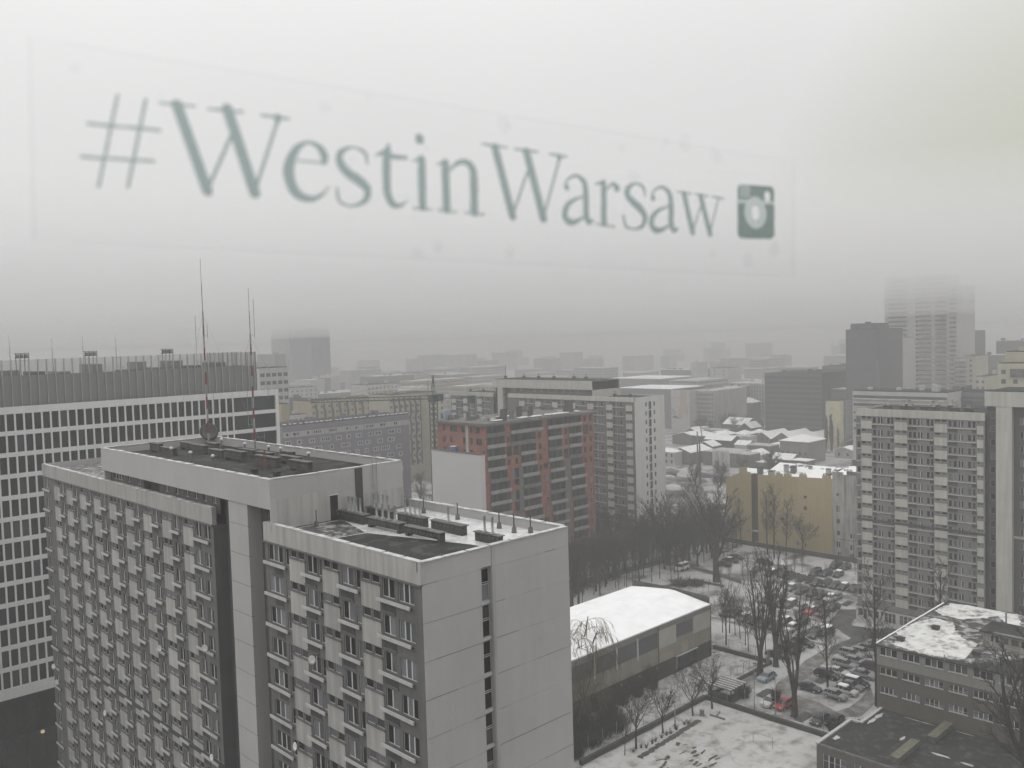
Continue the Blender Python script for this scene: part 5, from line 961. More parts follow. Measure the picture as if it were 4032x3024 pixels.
# pergola and shed at the corner
t = thing('pergola', 'dark timber shelter with a slatted snow-streaked roof at the corner of the yard walls', 'pergola', (131.6, 84.6, 0))
for dx in (-2.2, 2.2):
    for dy in (-2.2, 2.2): b = MB(); b.box(dx-.09, dy-.09, 0, dx+.09, dy+.09, 2.5); b.build('post', m_dsteel, t)
b = MB(); b.box(-2.6, -2.5, 2.5, 2.6, 2.5, 2.6); b.build('roof', m_wall, t)
for i in range(6): b = MB(); b.box(-2.5+i*.9, -2.4, 2.62, -2.15+i*.9, 2.3, 2.72); b.build('snow_strip', m_snow2, t)
b = MB(); b.box(-2.1, -2.1, 0, 2.1, -1.9, 1.5); b.box(-2.1, -2, 0, -1.9, 2.1, 1.5); b.build('side_panel', m_wall, t)
t = thing('goal', 'small thin steel football goal frame on the snowy field', 'goal', (119.5, 70.6, 0)); b = MB(); b.tube((0, 1.65, 0), (0, 1.65, 1.75), .045); b.build('post', m_steel, t); b = MB(); b.tube((0, -1.65, 0), (0, -1.65, 1.75), .045); b.build('post', m_steel, t); b = MB(); b.tube((0, -1.65, 1.75), (0, 1.65, 1.75), .04); b.build('crossbar', m_steel, t)
t = thing('litter_bin', 'round grey concrete litter bin beside a spreading tree at the field corner', 'litter bin', (122.5, 83.7, 0)); b = MB(); b.lathe((0, 0, 0), [(.45, 0), (.5, .1), (.36, .15), (.38, .95), (.30, 1.0), (.28, .8), (0, .8)], 12); b.build('drum', m_conc, t, True); b = MB(); b.lathe((0, 0, 1.0), [(.42, 0), (.42, .08), (0, .12)], 12); b.build('rim', m_panel, t)
t = thing('timber_beam', 'old timber beam lying in the snow near the litter bin', 'beam', (123.4, 81.3, 0), rz=R(-88)); b = MB(); b.box(-1.4, -.12, .02, 1.4, .12, .28); b.build('beam', m_conc, t)
t = thing('timber_beam', 'shorter timber beam lying at an angle beside the old one', 'beam', (124.6, 81.9, 0), rz=R(15)); b = MB(); b.box(-.9, -.1, .02, .9, .1, .22); b.build('beam', m_conc, t)
t = thing('notice_board', 'small pale board at the foot of a tall many-stemmed tree', 'sign', (149.6, 87.0, 0)); b = MB(); b.box(-.05, -.4, .5, .05, .4, 1.7); b.build('board', m_louvre, t); b = MB(); b.box(-.04, -.04, 0, .04, .04, .5); b.build('post', m_steel, t)
t = thing('garden_kiosk', 'pale box-like kiosk among the far parked cars', 'kiosk', (210.6, 117.6, 0)); b = MB(); b.box(-1.8, -1.6, 0, 1.8, 1.6, 2.6); b.box(-1.82, -.9, .8, -1.8, .2, 1.9, 1); b.build('walls', [m_panel, m_dgrey], t); b = MB(); b.box(-1.95, -1.75, 2.6, 1.95, 1.75, 2.78); b.build('roof', m_snow2, t)
for i in range(7):
    x, y = 208.5-i*.55, 114.2-i*1.9; t = thing('fence_panel', f'pale upright fence panel beside the kiosk, {ordn(i+1)} of seven', 'fence panel', (x, y, 0), 'pale fence panels by the kiosk'); b = MB(); b.box(-.04, -.85, .1, .04, .85, 1.7); b.build('board', m_conc, t); b = MB(); b.box(-.06, -.92, 0, .06, -.85, 1.9); b.build('post', m_steel, t)

# ------------------------------------------------------------------ cars
PAINT = {c: M('paint_'+c, v, rough=.3, var=.04, spec=.5) for c, v in dict(silver=(.25, .26, .265), white=(.48, .48, .48), grey=(.17, .175, .18), black=(.018, .019, .021), red=(.30, .025, .022), bluegrey=(.22, .26, .30), navy=(.025, .032, .045), brown=(.10, .065, .055)).items()}
m_glass = M('car_glass', (.02, .022, .025), rough=.08, var=.1, spec=.6); m_tyre = M('tyre', (.015, .015, .015), var=.2); m_rim = M('alloy_rim', (.35, .35, .36), rough=.4); m_lampg = M('headlamp', (.55, .56, .57), rough=.15); m_tail = M('tail_lamp', (.25, .02, .02), rough=.2)
SHAPES = dict(  # length, body profile (x, z) over the top from front to back, greenhouse (x,z)
 hatch=(4.0, [(-2.0, .35), (-2.0, .62), (-1.85, .80), (-1.0, .93), (1.95, .97), (2.0, .7), (1.98, .35)], [(-1.05, .93), (-.35, 1.42), (.3, 1.50), (1.4, 1.44), (1.9, .97)]),
 sedan=(4.5, [(-2.25, .35), (-2.25, .6), (-2.1, .76), (-1.1, .90), (1.5, .95), (2.2, .93), (2.27, .65), (2.25, .35)], [(-1.1, .90), (-.35, 1.38), (.3, 1.44), (1.0, 1.38), (1.75, .95)]),
 wagon=(4.6, [(-2.3, .38), (-2.3, .66), (-2.1, .84), (-1.2, .98), (2.2, 1.02), (2.3, .7), (2.28, .38)], [(-1.2, .98), (-.5, 1.5), (.2, 1.58), (1.8, 1.52), (2.2, 1.02)]),
 van=(4.8, [(-2.4, .4), (-2.4, .8), (-2.2, 1.05), (-1.6, 1.15), (2.35, 1.2), (2.4, .8), (2.4, .4)], [(-1.65, 1.15), (-1.0, 1.8), (-.4, 1.92), (2.15, 1.9), (2.33, 1.2)]))
CAR = {}
def car_meshes(kind):
    if kind in CAR: return CAR[kind]
    L_, prof, gh = SHAPES[kind]; W_ = .86; d = {}
    def loft(p, ws, name, m, n=4):
        bm = MB(); rows = []
        for (x, z), hw in zip(p, ws):
            rows.append([(x, -hw, z), (x, -hw*.55, z+.02), (x, 0, z+.03), (x, hw*.55, z+.02), (x, hw, z)])
        for i in range(len(rows)-1):
            for j in range(4): bm.quad(rows[i][j], rows[i+1][j], rows[i+1][j+1], rows[i][j+1])
        return bm, rows
    # body: top skin, flared sides with wheel arches cut as polygons
    bm = MB(); n = len(prof); hw = [W_*.86, W_*.93, W_*.97]+[W_*.97]*(n-5)+[W_*.95, W_*.88]
    for i in range(n-1):
        (x0, z0), (x1, z1) = prof[i], prof[i+1]; a, b = hw[i], hw[i+1]
        for j0, j1, k0, k1 in ((-1, -.5, 0, .03), (-.5, .5, .03, .03), (.5, 1, .03, 0)): bm.quad((x0, a*j0, z0+k0), (x1, b*j0, z1+k0), (x1, b*j1, z1+k1), (x0, a*j1, z0+k1))
    xs = sorted({p[0] for p in prof}|{-L_*.31-.36, -L_*.31-.2, -L_*.31, -L_*.31+.2, -L_*.31+.36, L_*.30-.36, L_*.30-.2, L_*.30, L_*.30+.2, L_*.30+.36})
    top = lambda x: np.interp(x, [p[0] for p in sorted(prof, key=lambda q: (q[0], q[1]))], [p[1] for p in sorted(prof, key=lambda q: (q[0], q[1]))])
    def low(x):
        for c in (-L_*.31, L_*.30):
            if abs(x-c) < .37: return .30+math.sqrt(max(0, .37**2-(x-c)**2))
        return .24
    ztop = lambda x: max(float(np.interp(x, *zip(*sorted({p[0]: p[1] for p in sorted(prof, key=lambda q: q[1])}.items())))), low(x)+.05)
    for s_ in (-1, 1):
        for x0, x1 in zip(xs[:-1], xs[1:]):
            q = lambda x, z, k: (x, s_*W_*k*(1 if abs(x) < L_*.42 else .95), z)
            z0, z1 = ztop(x0), ztop(x1); m0, m1 = (low(x0)+z0)/2, (low(x1)+z1)/2
            bm.quad(q(x0, low(x0), .97), q(x1, low(x1), .97), q(x1, m1, 1.03), q(x0, m0, 1.03)); bm.quad(q(x0, m0, 1.03), q(x1, m1, 1.03), q(x1, z1, .97), q(x0, z0, .97))
    bm.quad((-L_/2, -W_*.86, .2), (-L_/2, W_*.86, .2), (-L_/2, W_*.86, .4), (-L_/2, -W_*.86, .4)); bm.quad((L_/2, -W_*.86, .2), (L_/2, W_*.86, .2), (L_/2, W_*.86, .4), (L_/2, -W_*.86, .4))
    gw = [W_*.88, W_*.72, W_*.70, W_*.70, W_*.82]; glo = MB()
    for i in range(4):     # roof skin belongs to the body, screens and side glass to the glass part
        (x0, z0), (x1, z1) = gh[i], gh[i+1]; a, b = gw[i], gw[i+1]
        tgt = bm if i in (1, 2) else glo
        tgt.quad((x0, -a, z0), (x1, -b, z1), (x1, b, z1), (x0, a, z0))
        if i in (1, 2): bm.quad((x0, -a*.7, z0+.03), (x1, -b*.7, z1+.03), (x1, b*.7, z1+.03), (x0, a*.7, z0+.03))
    zb = lambda x: float(np.interp(x, [p[0] for p in prof[2:-2]], [p[1] for p in prof[2:-2]]))
    for s_ in (-1, 1):
        for i in range(4):
            (x0, z0), (x1, z1) = gh[i], gh[i+1]; y0, y1 = s_*gw[i], s_*gw[i+1]; yb = s_*W_*.93
            glo.quad((x0, y0 if i else yb, z0), (x1, y1, z1), (x1, yb, zb(min(x1, gh[4][0]))), (x0, yb, zb(x0)))
        for x in (gh[1][0]+.62, gh[3][0]-.35): # pillars
            z = float(np.interp(x, [p[0] for p in gh], [p[1] for p in gh])); bm.quad((x-.04, s_*W_*.935, zb(x)), (x+.04, s_*W_*.935, zb(x)), (x+.04, s_*W_*.72, z), (x-.04, s_*W_*.72, z))
        bm.box(gh[0][0]+.25, s_*W_*.97, .95, gh[0][0]+.42, s_*W_*1.13, 1.06)
    wh = MB(); wh.lathe((0, 0, 0), [(.001, -.11), (.2, -.11), (.29, -.09), (.31, -.05), (.31, .05), (.29, .09), (.2, .11), (.001, .11)], 16)
    ri = MB(); ri.lathe((0, 0, 0), [(.0, .125), (.18, .12), (.195, .112)], 10)
    hl = MB(); hl.box(-.12, -.17, -.07, .04, .17, .07); sn_ = MB(); x0, x1 = gh[1][0]+.1, gh[3][0]-.05; z0 = gh[2][1]
    k = len(sn_.v); pts = [(x0, -.55), (x0+.1, -.62), (x1-.15, -.6), (x1, -.5), (x1, .5), (x1-.1, .6), (x0+.15, .62), (x0, .52)]; sn_.prism(pts, gh[1][1]+.02, z0+.10)
    CAR[kind] = (L_, W_, bm.mesh('body', m_tyre), glo.mesh('windows', m_glass), wh.mesh('wheel', m_tyre), ri.mesh('rim', m_rim), hl.mesh('headlight', m_lampg), hl.mesh('tail_light', m_tail), sn_.mesh('roof_snow', m_snow), prof)
    return CAR[kind]
def make_car(i, x, y, head, colour, kind, label, group, snow):
    L_, W_, bd, gl, wh, ri, hl, tl, sn_, prof = car_meshes(kind); jx = rnd.uniform(-.18, .18)
    t = thing('parked_car', label, 'van' if kind == 'van' else 'car', (x, y, .03), group, rz=(R(90) if head == 0 else 0)+rnd.uniform(-.03, .03))
    o = put('body', bd, t); o.material_slots[0].link = 'OBJECT'; o.material_slots[0].material = PAINT[colour]; put('glasshouse', gl, t)
    for wx in (-L_*.31, L_*.30):
        for s_ in (-1, 1):
            w_ = put('wheel', wh, t, Matrix.Translation((wx, s_*(W_-.09), .31)) @ Matrix.Rotation(R(-90*s_), 4, 'X')); put('rim', ri, w_)
    for s_ in (-1, 1):
        put('headlight', hl, t, Matrix.Translation((-L_/2+.10, s_*.58, prof[1][1]+.06))); put('tail_light', tl, t, Matrix.Translation((L_/2-.02, s_*.66, prof[-2][1]+.05)))
    if snow: put('roof_snow', sn_, t)
    return t
NAMEC = dict(silver='silver', white='white', grey='dark grey', black='black', red='red', bluegrey='silvery blue', navy='dark blue', brown='brownish')
NAMEK = dict(hatch='hatchback', sedan='saloon', wagon='estate car', van='van')
ROWS = [(0, 13, 'in the slanting row by the school'), (13, 14, None), (14, 15, None), (15, 16, None), (16, 17, None), (17, 19, 'of the pair beside the annex parapet'), (19, 23, 'in the dark row behind the tall trees'), (23, 27, 'at the tip of the snowy island'),
        (27, 35, 'in the middle parking row with the red car'), (35, 41, 'in the row just beyond the red car'), (41, 46, 'in the lane-side row beside the right-hand block'), (46, 51, 'near the wall left of the right-hand block'), (51, 55, 'round the kiosk'), (55, 58, 'by the thick-trunked tree'), (58, 65, 'behind the young tree belt')]
single = {13: 'lone black saloon parked at the head of the slanting row', 14: 'silvery blue hatchback parked alone by the fence facing the field', 15: 'white hatchback beside the red one near the field fence', 16: 'red hatchback beside the white one near the field fence'}
cars = DATA['cars']
for a, b, where in ROWS:
    order = sorted(range(a, b), key=lambda i: scr((cars[i][0], cars[i][1], .5))[0])
    for n_, i in enumerate(order):
        x, y, h, c, k = cars[i]
        lab = single.get(i) or f"{NAMEC[c]} {NAMEK[k]}, {ordn(n_+1)} from the left {where}"
        make_car(i, x, y, h, c, k, lab, 'cars in the snowy car park', i in (1, 3, 25, 36) or (i > 23 and i % 4 == 0))
t = thing('parked_van', 'snow-roofed white van half hidden by the brown trees on the park road', 'van', (196.5, 139.8, .05), 'vans on the park road'); 
L_, W_, bd, gl, wh, ri, hl, tl, sn_, prof = car_meshes('van'); o = put('body', bd, t); o.material_slots[0].link = 'OBJECT'; o.material_slots[0].material = PAINT['white']; put('glasshouse', gl, t); put('roof_snow', sn_, t)
for wx in (-L_*.31, L_*.30):
    for s_ in (-1, 1): put('wheel', wh, t, Matrix.Translation((wx, s_*(W_-.09), .31)) @ Matrix.Rotation(R(-90*s_), 4, 'X'))

# ------------------------------------------------------------------ trees
def grow(lim, tw, p, d, ln, r, lev, P_, rr):
    """one branch: p start, d direction, lev 0 is the trunk"""
    n = 4 if lev < 2 else 3 if lev < P_['lv'] else 2; seg = ln/n; pts = [p]; q = p; dd = d.copy(); rs = [r]
    for i in range(n):
        w_ = P_['wob']*(.5 if lev == 0 else 1)
        dd = (dd+Vector((rr.uniform(-w_, w_), rr.uniform(-w_, w_), rr.uniform(-w_, w_)*.6+(P_['up'] if lev else 0)))).normalized()
        if P_['droop'] and lev >= 2: dd = (dd+Vector((0, 0, -P_['droop']*(lev-1)))).normalized()
        q = q+dd*seg; pts.append(q); rs.append(max(r*(1-(i+1)/n*.55), P_['rmin']))
    tgt = lim if lev <= 1 else tw
    for i in range(n): tgt.tube(pts[i], pts[i+1], rs[i], rs[i+1], n=6 if lev == 0 else 5 if lev == 1 else 3)
    if lev >= P_['lv']: return
    nb = P_['nb'][lev]
    for i in range(nb):
        t = P_['st'][lev]+(1-P_['st'][lev])*(i+rr.random()*.8)/nb; k = min(int(t*n), n-1); f_ = t*n-k; b = pts[k].lerp(pts[k+1], f_)
        ax = (pts[k+1]-pts[k]).normalized(); o = ax.orthogonal().normalized(); o.rotate(Matrix.Rotation(2.4*i+rr.uniform(-.5, .5)+lev, 3, ax))
        an = P_['an'][lev]*rr.uniform(.75, 1.2); nd = (ax*math.cos(an)+o*math.sin(an)).normalized()
        grow(lim, tw, b, nd, ln*P_['lr'][lev]*rr.uniform(.7, 1.15)*(1-.35*(t-P_['st'][lev])), max(rs[k]*P_['rr'][lev], P_['rmin']), lev+1, P_, rr)
TP = dict(  # for a tree 10 m tall
 spread=dict(h=3.6, r=.17, lv=4, nb=(6, 6, 6, 4), st=(.55, .25, .2, .15), an=(.72, .62, .6, .6), lr=(1.35, .5, .5, .55), rr=(.62, .5, .5, .6), wob=.16, up=.10, droop=0, rmin=.014),
 upright=dict(h=2.4, r=.26, lv=4, nb=(8, 6, 5, 3), st=(.35, .2, .2, .15), an=(.22, .33, .45, .5), lr=(3.2, .30, .42, .5), rr=(.42, .42, .5, .6), wob=.08, up=.14, droop=0, rmin=.012),
 slim=dict(h=9.0, r=.12, lv=3, nb=(20, 6, 5), st=(.28, .2, .2), an=(.62, .6, .6), lr=(.27, .45, .5), rr=(.32, .5, .6), wob=.06, up=.12, droop=0, rmin=.012),
 young=dict(h=5.5, r=.085, lv=3, nb=(11, 6, 4), st=(.35, .2, .2), an=(.55, .5, .5), lr=(.62, .42, .5), rr=(.45, .5, .6), wob=.10, up=.10, droop=0, rmin=.014),
 big=dict(h=3.8, r=.34, lv=4, nb=(6, 7, 6, 5), st=(.45, .2, .2, .1), an=(.52, .55, .6, .6), lr=(1.55, .5, .48, .5), rr=(.6, .45, .5, .6), wob=.14, up=.10, droop=0, rmin=.012),
 brown=dict(h=3.5, r=.2, lv=4, nb=(7, 7, 6, 5), st=(.4, .2, .15, .1), an=(.5, .6, .6, .55), lr=(1.45, .5, .5, .6), rr=(.6, .5, .5, .6), wob=.14, up=.08, droop=0, rmin=.016),
 willow=dict(h=5.0, r=.27, lv=4, nb=(6, 7, 9, 3), st=(.5, .3, .2, .2), an=(.55, .7, .7, .3), lr=(1.0, .62, .8, .6), rr=(.6, .5, .35, .8), wob=.16, up=.05, droop=.42, rmin=.013))
TREE = {}
def tree_mesh(kind, v):
    if (kind, v) not in TREE:
        P_ = TP[kind]; rr_ = random.Random(100*v+sum(map(ord, kind))); lim, tw = MB(), MB(); grow(lim, tw, Vector((0, 0, 0)), Vector((0, 0, 1)), P_['h'], P_['r'], 0, P_, rr_)
        m = {'brown': m_brown, 'willow': m_willow}.get(kind, m_bark); top = max(max(q[2] for q in lim.v), max(q[2] for q in tw.v))
        TREE[(kind, v)] = (lim.mesh('trunk', m_bark), tw.mesh('crown', m), top, len(tw.f))
    return TREE[(kind, v)]
ADJ = dict(spread='wide-crowned', upright='tall many-stemmed', slim='slender', young='small thin', big='heavy-limbed', brown='brownish dense', willow='weeping')
def plant(x, y, h, kind, label, group, cat='tree', v=None):
    v = rnd.randrange(3) if v is None else v; a, b, top, _ = tree_mesh(kind, v); t = thing('bare_tree', label, cat, (x, y, 0), group, rz=rnd.uniform(0, 6.28)); k = h/top
    o = put('trunk', a, t); c = put('crown', b, t); o.scale = c.scale = (k*(1.05 if kind != 'big' else .95), k*1.05, k)
    return t
tr = [list(q) for q in DATA['trees']]
for q in tr:
    if q[3] == 'big' and abs(q[0]-142.5) < .2: q[0], q[1], q[2] = 114.9, 32.2, 27
REG = [(0, 4, 'along the field wall'), (4, 5, 'standing alone at the lower end of the yard wall'), (5, 9, 'among the parked cars beyond the pergola'), (9, 17, 'in the belt beside the sports hall corner'), (17, 21, 'in front of the ochre wall'), (21, 23, 'rising from the park behind the hall'), (23, 26, 'in front of the right-hand block and school'),
       (26, 43, 'in the park rows behind the hall'), (43, 68, 'in the grove behind the park road'), (68, 71, 'near the hall end parapet'), (71, 78, 'between the hall and the car park'), (78, 89, 'between far parking rows and ochre wall')]
for a, b, where in REG:
    for n_, i in enumerate(sorted(range(a, b), key=lambda i: scr((tr[i][0], tr[i][1], 2))[0])):
        x, y, h, k = tr[i]; plant(x, y, h*(1.04 if i < 43 else 1.12), k, f"{ADJ[k]} bare tree, {ordn(n_+1)} from the left {where}" if b-a > 1 else f"{ADJ[k]} bare tree {where}", 'bare winter trees')
x, y, h, k = DATA['willow']; plant(x, y, h, 'willow', 'taller weeping willow with hanging yellowish twigs in front of the hall roof', 'bare winter trees', v=1); plant(105.5, 94.2, 10.5, 'willow', 'lower weeping willow half hidden by the near block, below the taller one', 'bare winter trees', v=2)
extra = []
er = random.Random(31)
while len(extra) < 110:
    x, y = er.uniform(150, 232), er.uniform(128, 178)
    if 149 < x < 195 and y > 158: continue
    if y < 130+.10*(x-150): continue
    if x > 205 and y > 160: continue
    if y-143 < -(x-190)*.35 and y < 140: continue
    extra.append((x, y))
extra.sort(key=lambda p: scr((*p, 3))[0])
for n_, (x, y) in enumerate(extra): plant(x, y, er.uniform(9, 16), er.choice(('spread', 'big', 'slim', 'spread', 'brown' if x < 185 else 'slim')), 'one of the dark bare trees merging into the grove below the unfinished building', 'dark trees merging in the grove')
# hedge-like bushes in the lower yard
def bush(x, y, w_, h, label, m=m_bark, seed=0, n=260):
    rr_ = random.Random(seed); b = MB(); t = thing('bush', label, 'bush', (x, y, 0), 'dark leafless bushes')
    for i in range(n):
        a = rr_.uniform(0, 6.28); q = rr_.uniform(0, w_*.35); p = Vector((q*math.cos(a), q*math.sin(a), 0)); k = Vector((math.cos(a)*w_*.6*rr_.random(), math.sin(a)*w_*.6*rr_.random(), h*rr_.uniform(.5, 1))); mid = p+k*.55+Vector((0, 0, h*.1)); b.tube(p, mid, .03, .02, n=3); b.tube(mid, p+k, .02, .012, n=3)
        for s_ in range(2): b.tube(mid, mid+Vector((rr_.uniform(-.5, .5), rr_.uniform(-.5, .5), rr_.uniform(.1, .8))), .014, n=3)
    b.build('branches', m, t); return t
for i, (x, y, w_, h) in enumerate(((101.5, 90.3, 5, 4.2), (105.2, 91.2, 4.5, 4.0), (99.0, 92.2, 5, 4.6), (108.2, 90.6, 3.6, 3.4), (97, 89.5, 4, 4), (103, 94.5, 5, 5), (109.5, 93.2, 4, 3.8), (95.5, 93.4, 5, 5.2), (112.5, 95.6, 3, 4.2), (117, 96.4, 3, 4.0), (121.5, 96.6, 2.6, 3.8), (126, 96.6, 2.4, 4.6))):
    bush(x, y, w_, h, f'dark leafless bush in the lower hall yard, {ordn(i+1)} of twelve', seed=i, m=m_brown if i > 7 else m_bark)
for i, (x, y, w_, h) in enumerate(((133.4, 82.6, 2.8, 2.2), (183.6, 131.2, 5, 1.8), (186.2, 128.4, 4, 1.6), (131.4, 65.2, 2.0, 2.6), (133.0, 62.0, 2.4, 2.4), (134.0, 76.5, 1.6, 3.6))):
    bush(x, y, w_, h, ['dark bush behind the pergola', 'wide low bush in the park near the path, left one', 'wide low bush in the park near the path, right one', 'sparse bush by the annex parapet', 'sparse bush in the angle of the annex roof', 'sparse upright bush beside the silvery blue car'][i], seed=40+i, n=120 if i > 2 else 240)
for i in range(12):
    x = 104.5+i*1.25+rnd.uniform(-.6, .6); bush(x, 83.7+rnd.uniform(-.45, .35), .4, rnd.uniform(.3, .7), f'tiny shrub in the snow below the yard wall, {ordn(i+1)} of twelve from the left', seed=60+i, n=14)
# ------------------------------------------------------------------ the hazy city
FARLAB = dict(L1='pale hazy block of flats rising just behind the corner of the office', L2='narrow beige block squeezed beside the white corner of the office', L3='hazy dark blue building left of the long beige flats', L4='low white house between the office and the beige flats',
 L5='beige flats with dark zigzag balcony columns behind the crane jib', L6='hazy dark blue building right of the beige flats', L7='tall hazy flats with dark balcony columns beside the crane', L7b='pale gable end of the hazy flats just right of the crane', L8='pale low block above the dark blue building on the left',
 L9='long flat grey roof line above the beige flats', L10='white building with framed windows above the beige flats', L11='faint grey building left of the crane top', L12='faint white tower block left of the crane top', L13='faint white slab in the left haze', L14='faint striped tower dissolving in the haze, left one',
 L15='faint dark tower dissolving in the haze beside the striped one', L16='narrow hazy tower foot in front of the faint dark tower', L17='very faint wide block behind the right mast', L18='pale arched low building below the faint towers', L19='long violet-grey flats with snow dots along the roof edge behind the near penthouse',
 C1='very faint grey slab above the jib, right of the crane', C2='faint pale block behind the crane', C3='very faint block above the central flats', M1='faint snow-roofed sheds above the central flats', M2='very faint low block in the central haze', M3='faint white tower block in the central haze', M4='hazy white building with dark windows above the modern flats',
 M5='flat snowy roof just behind the gable of the central flats', M6='building whose pale gable carries a giant shoe advertisement', M7='hazy modern flats with tall window strips right of the advertisement', M8='hazy modern block, second right of the advertisement', M9='long hazy modern flats in the middle distance', M10='dark hazy building with snow patches on its steps',
 M11='broad dark hazy office with horizontal bands', M12='grey hazy office beside the dark faceted tower', M13='small cream block behind the poplars', M14='grey side wing with windows joined to the small cream block', R1='dark hazy tower with a stepped top', R1b='top step of the dark hazy tower', R2='pale tower with rows of balconies beside the dark tower',
 R3='very tall pale tower fading into the haze', R3b='slim tall wing at the right of the very tall tower', R4='hazy grey tower behind the tall pale one', R5='pale banded block below the hazy grey tower', R6='cream windowless stair tower in the right haze', R7='cream low tower block in the right haze', R8='pale block just right of the cream low tower',
 R9='faint grey high-rise at the right edge', R10='faint grey block left of the cream house', R11='cream house with square windows at the right edge', R12='set-back cream top storey of the house at the right edge', R13='long low building with pale and dark bands behind the right-hand flats', R14='narrow grey stair block between two banded wings', R15='short banded wing beside the narrow grey stair block', R16='distant thin snowy roof left of the banded building', R17='distant thin snowy roof touching the dark tower')
STY = dict(white=m_fwhite, beigeplain=m_beige, blue=m_fblue, whitew=m_fwhite, beige=m_beige, beigeg=M('far_beige_grey', (.33, .31, .24), var=.1), cream1=m_cream, grey=m_fgrey, whiteb=m_fwhite, white0=m_fwhite, towerb=M('far_haze_pale_slate', (.34, .35, .36)), towerd=M('far_haze_slate', (.22, .23, .25)), violet=m_pink, snowlow=m_fgrey, ad=m_fwhite,  # tower slates paled towards the haze: part of their fading is painted in
 modern=m_panel, modern2=m_fgrey, darkb=m_fgrey, darkoff=m_fdark, greyoff=M('far_green_grey', (.14, .16, .155)), creamk=M('far_yellow', (.50, .47, .30)), creamk2=m_fgrey, darktower=m_fdark, rowtower=m_fwhite, rowtall=M('far_haze_pale_grey', (.42, .42, .39)), rowtall2=m_fwhite, creamr=m_cream, creamr2=m_cream, bandlow=m_fwhite, bandlow2=m_fgrey)  # rowtall is paled the same way, to melt into the sky behind
FW = {}
def farwin(P, F, name, u, z, w_, h, m):
    P.slab(name, F, u, u+w_, z, z+h, 0, .06, m)
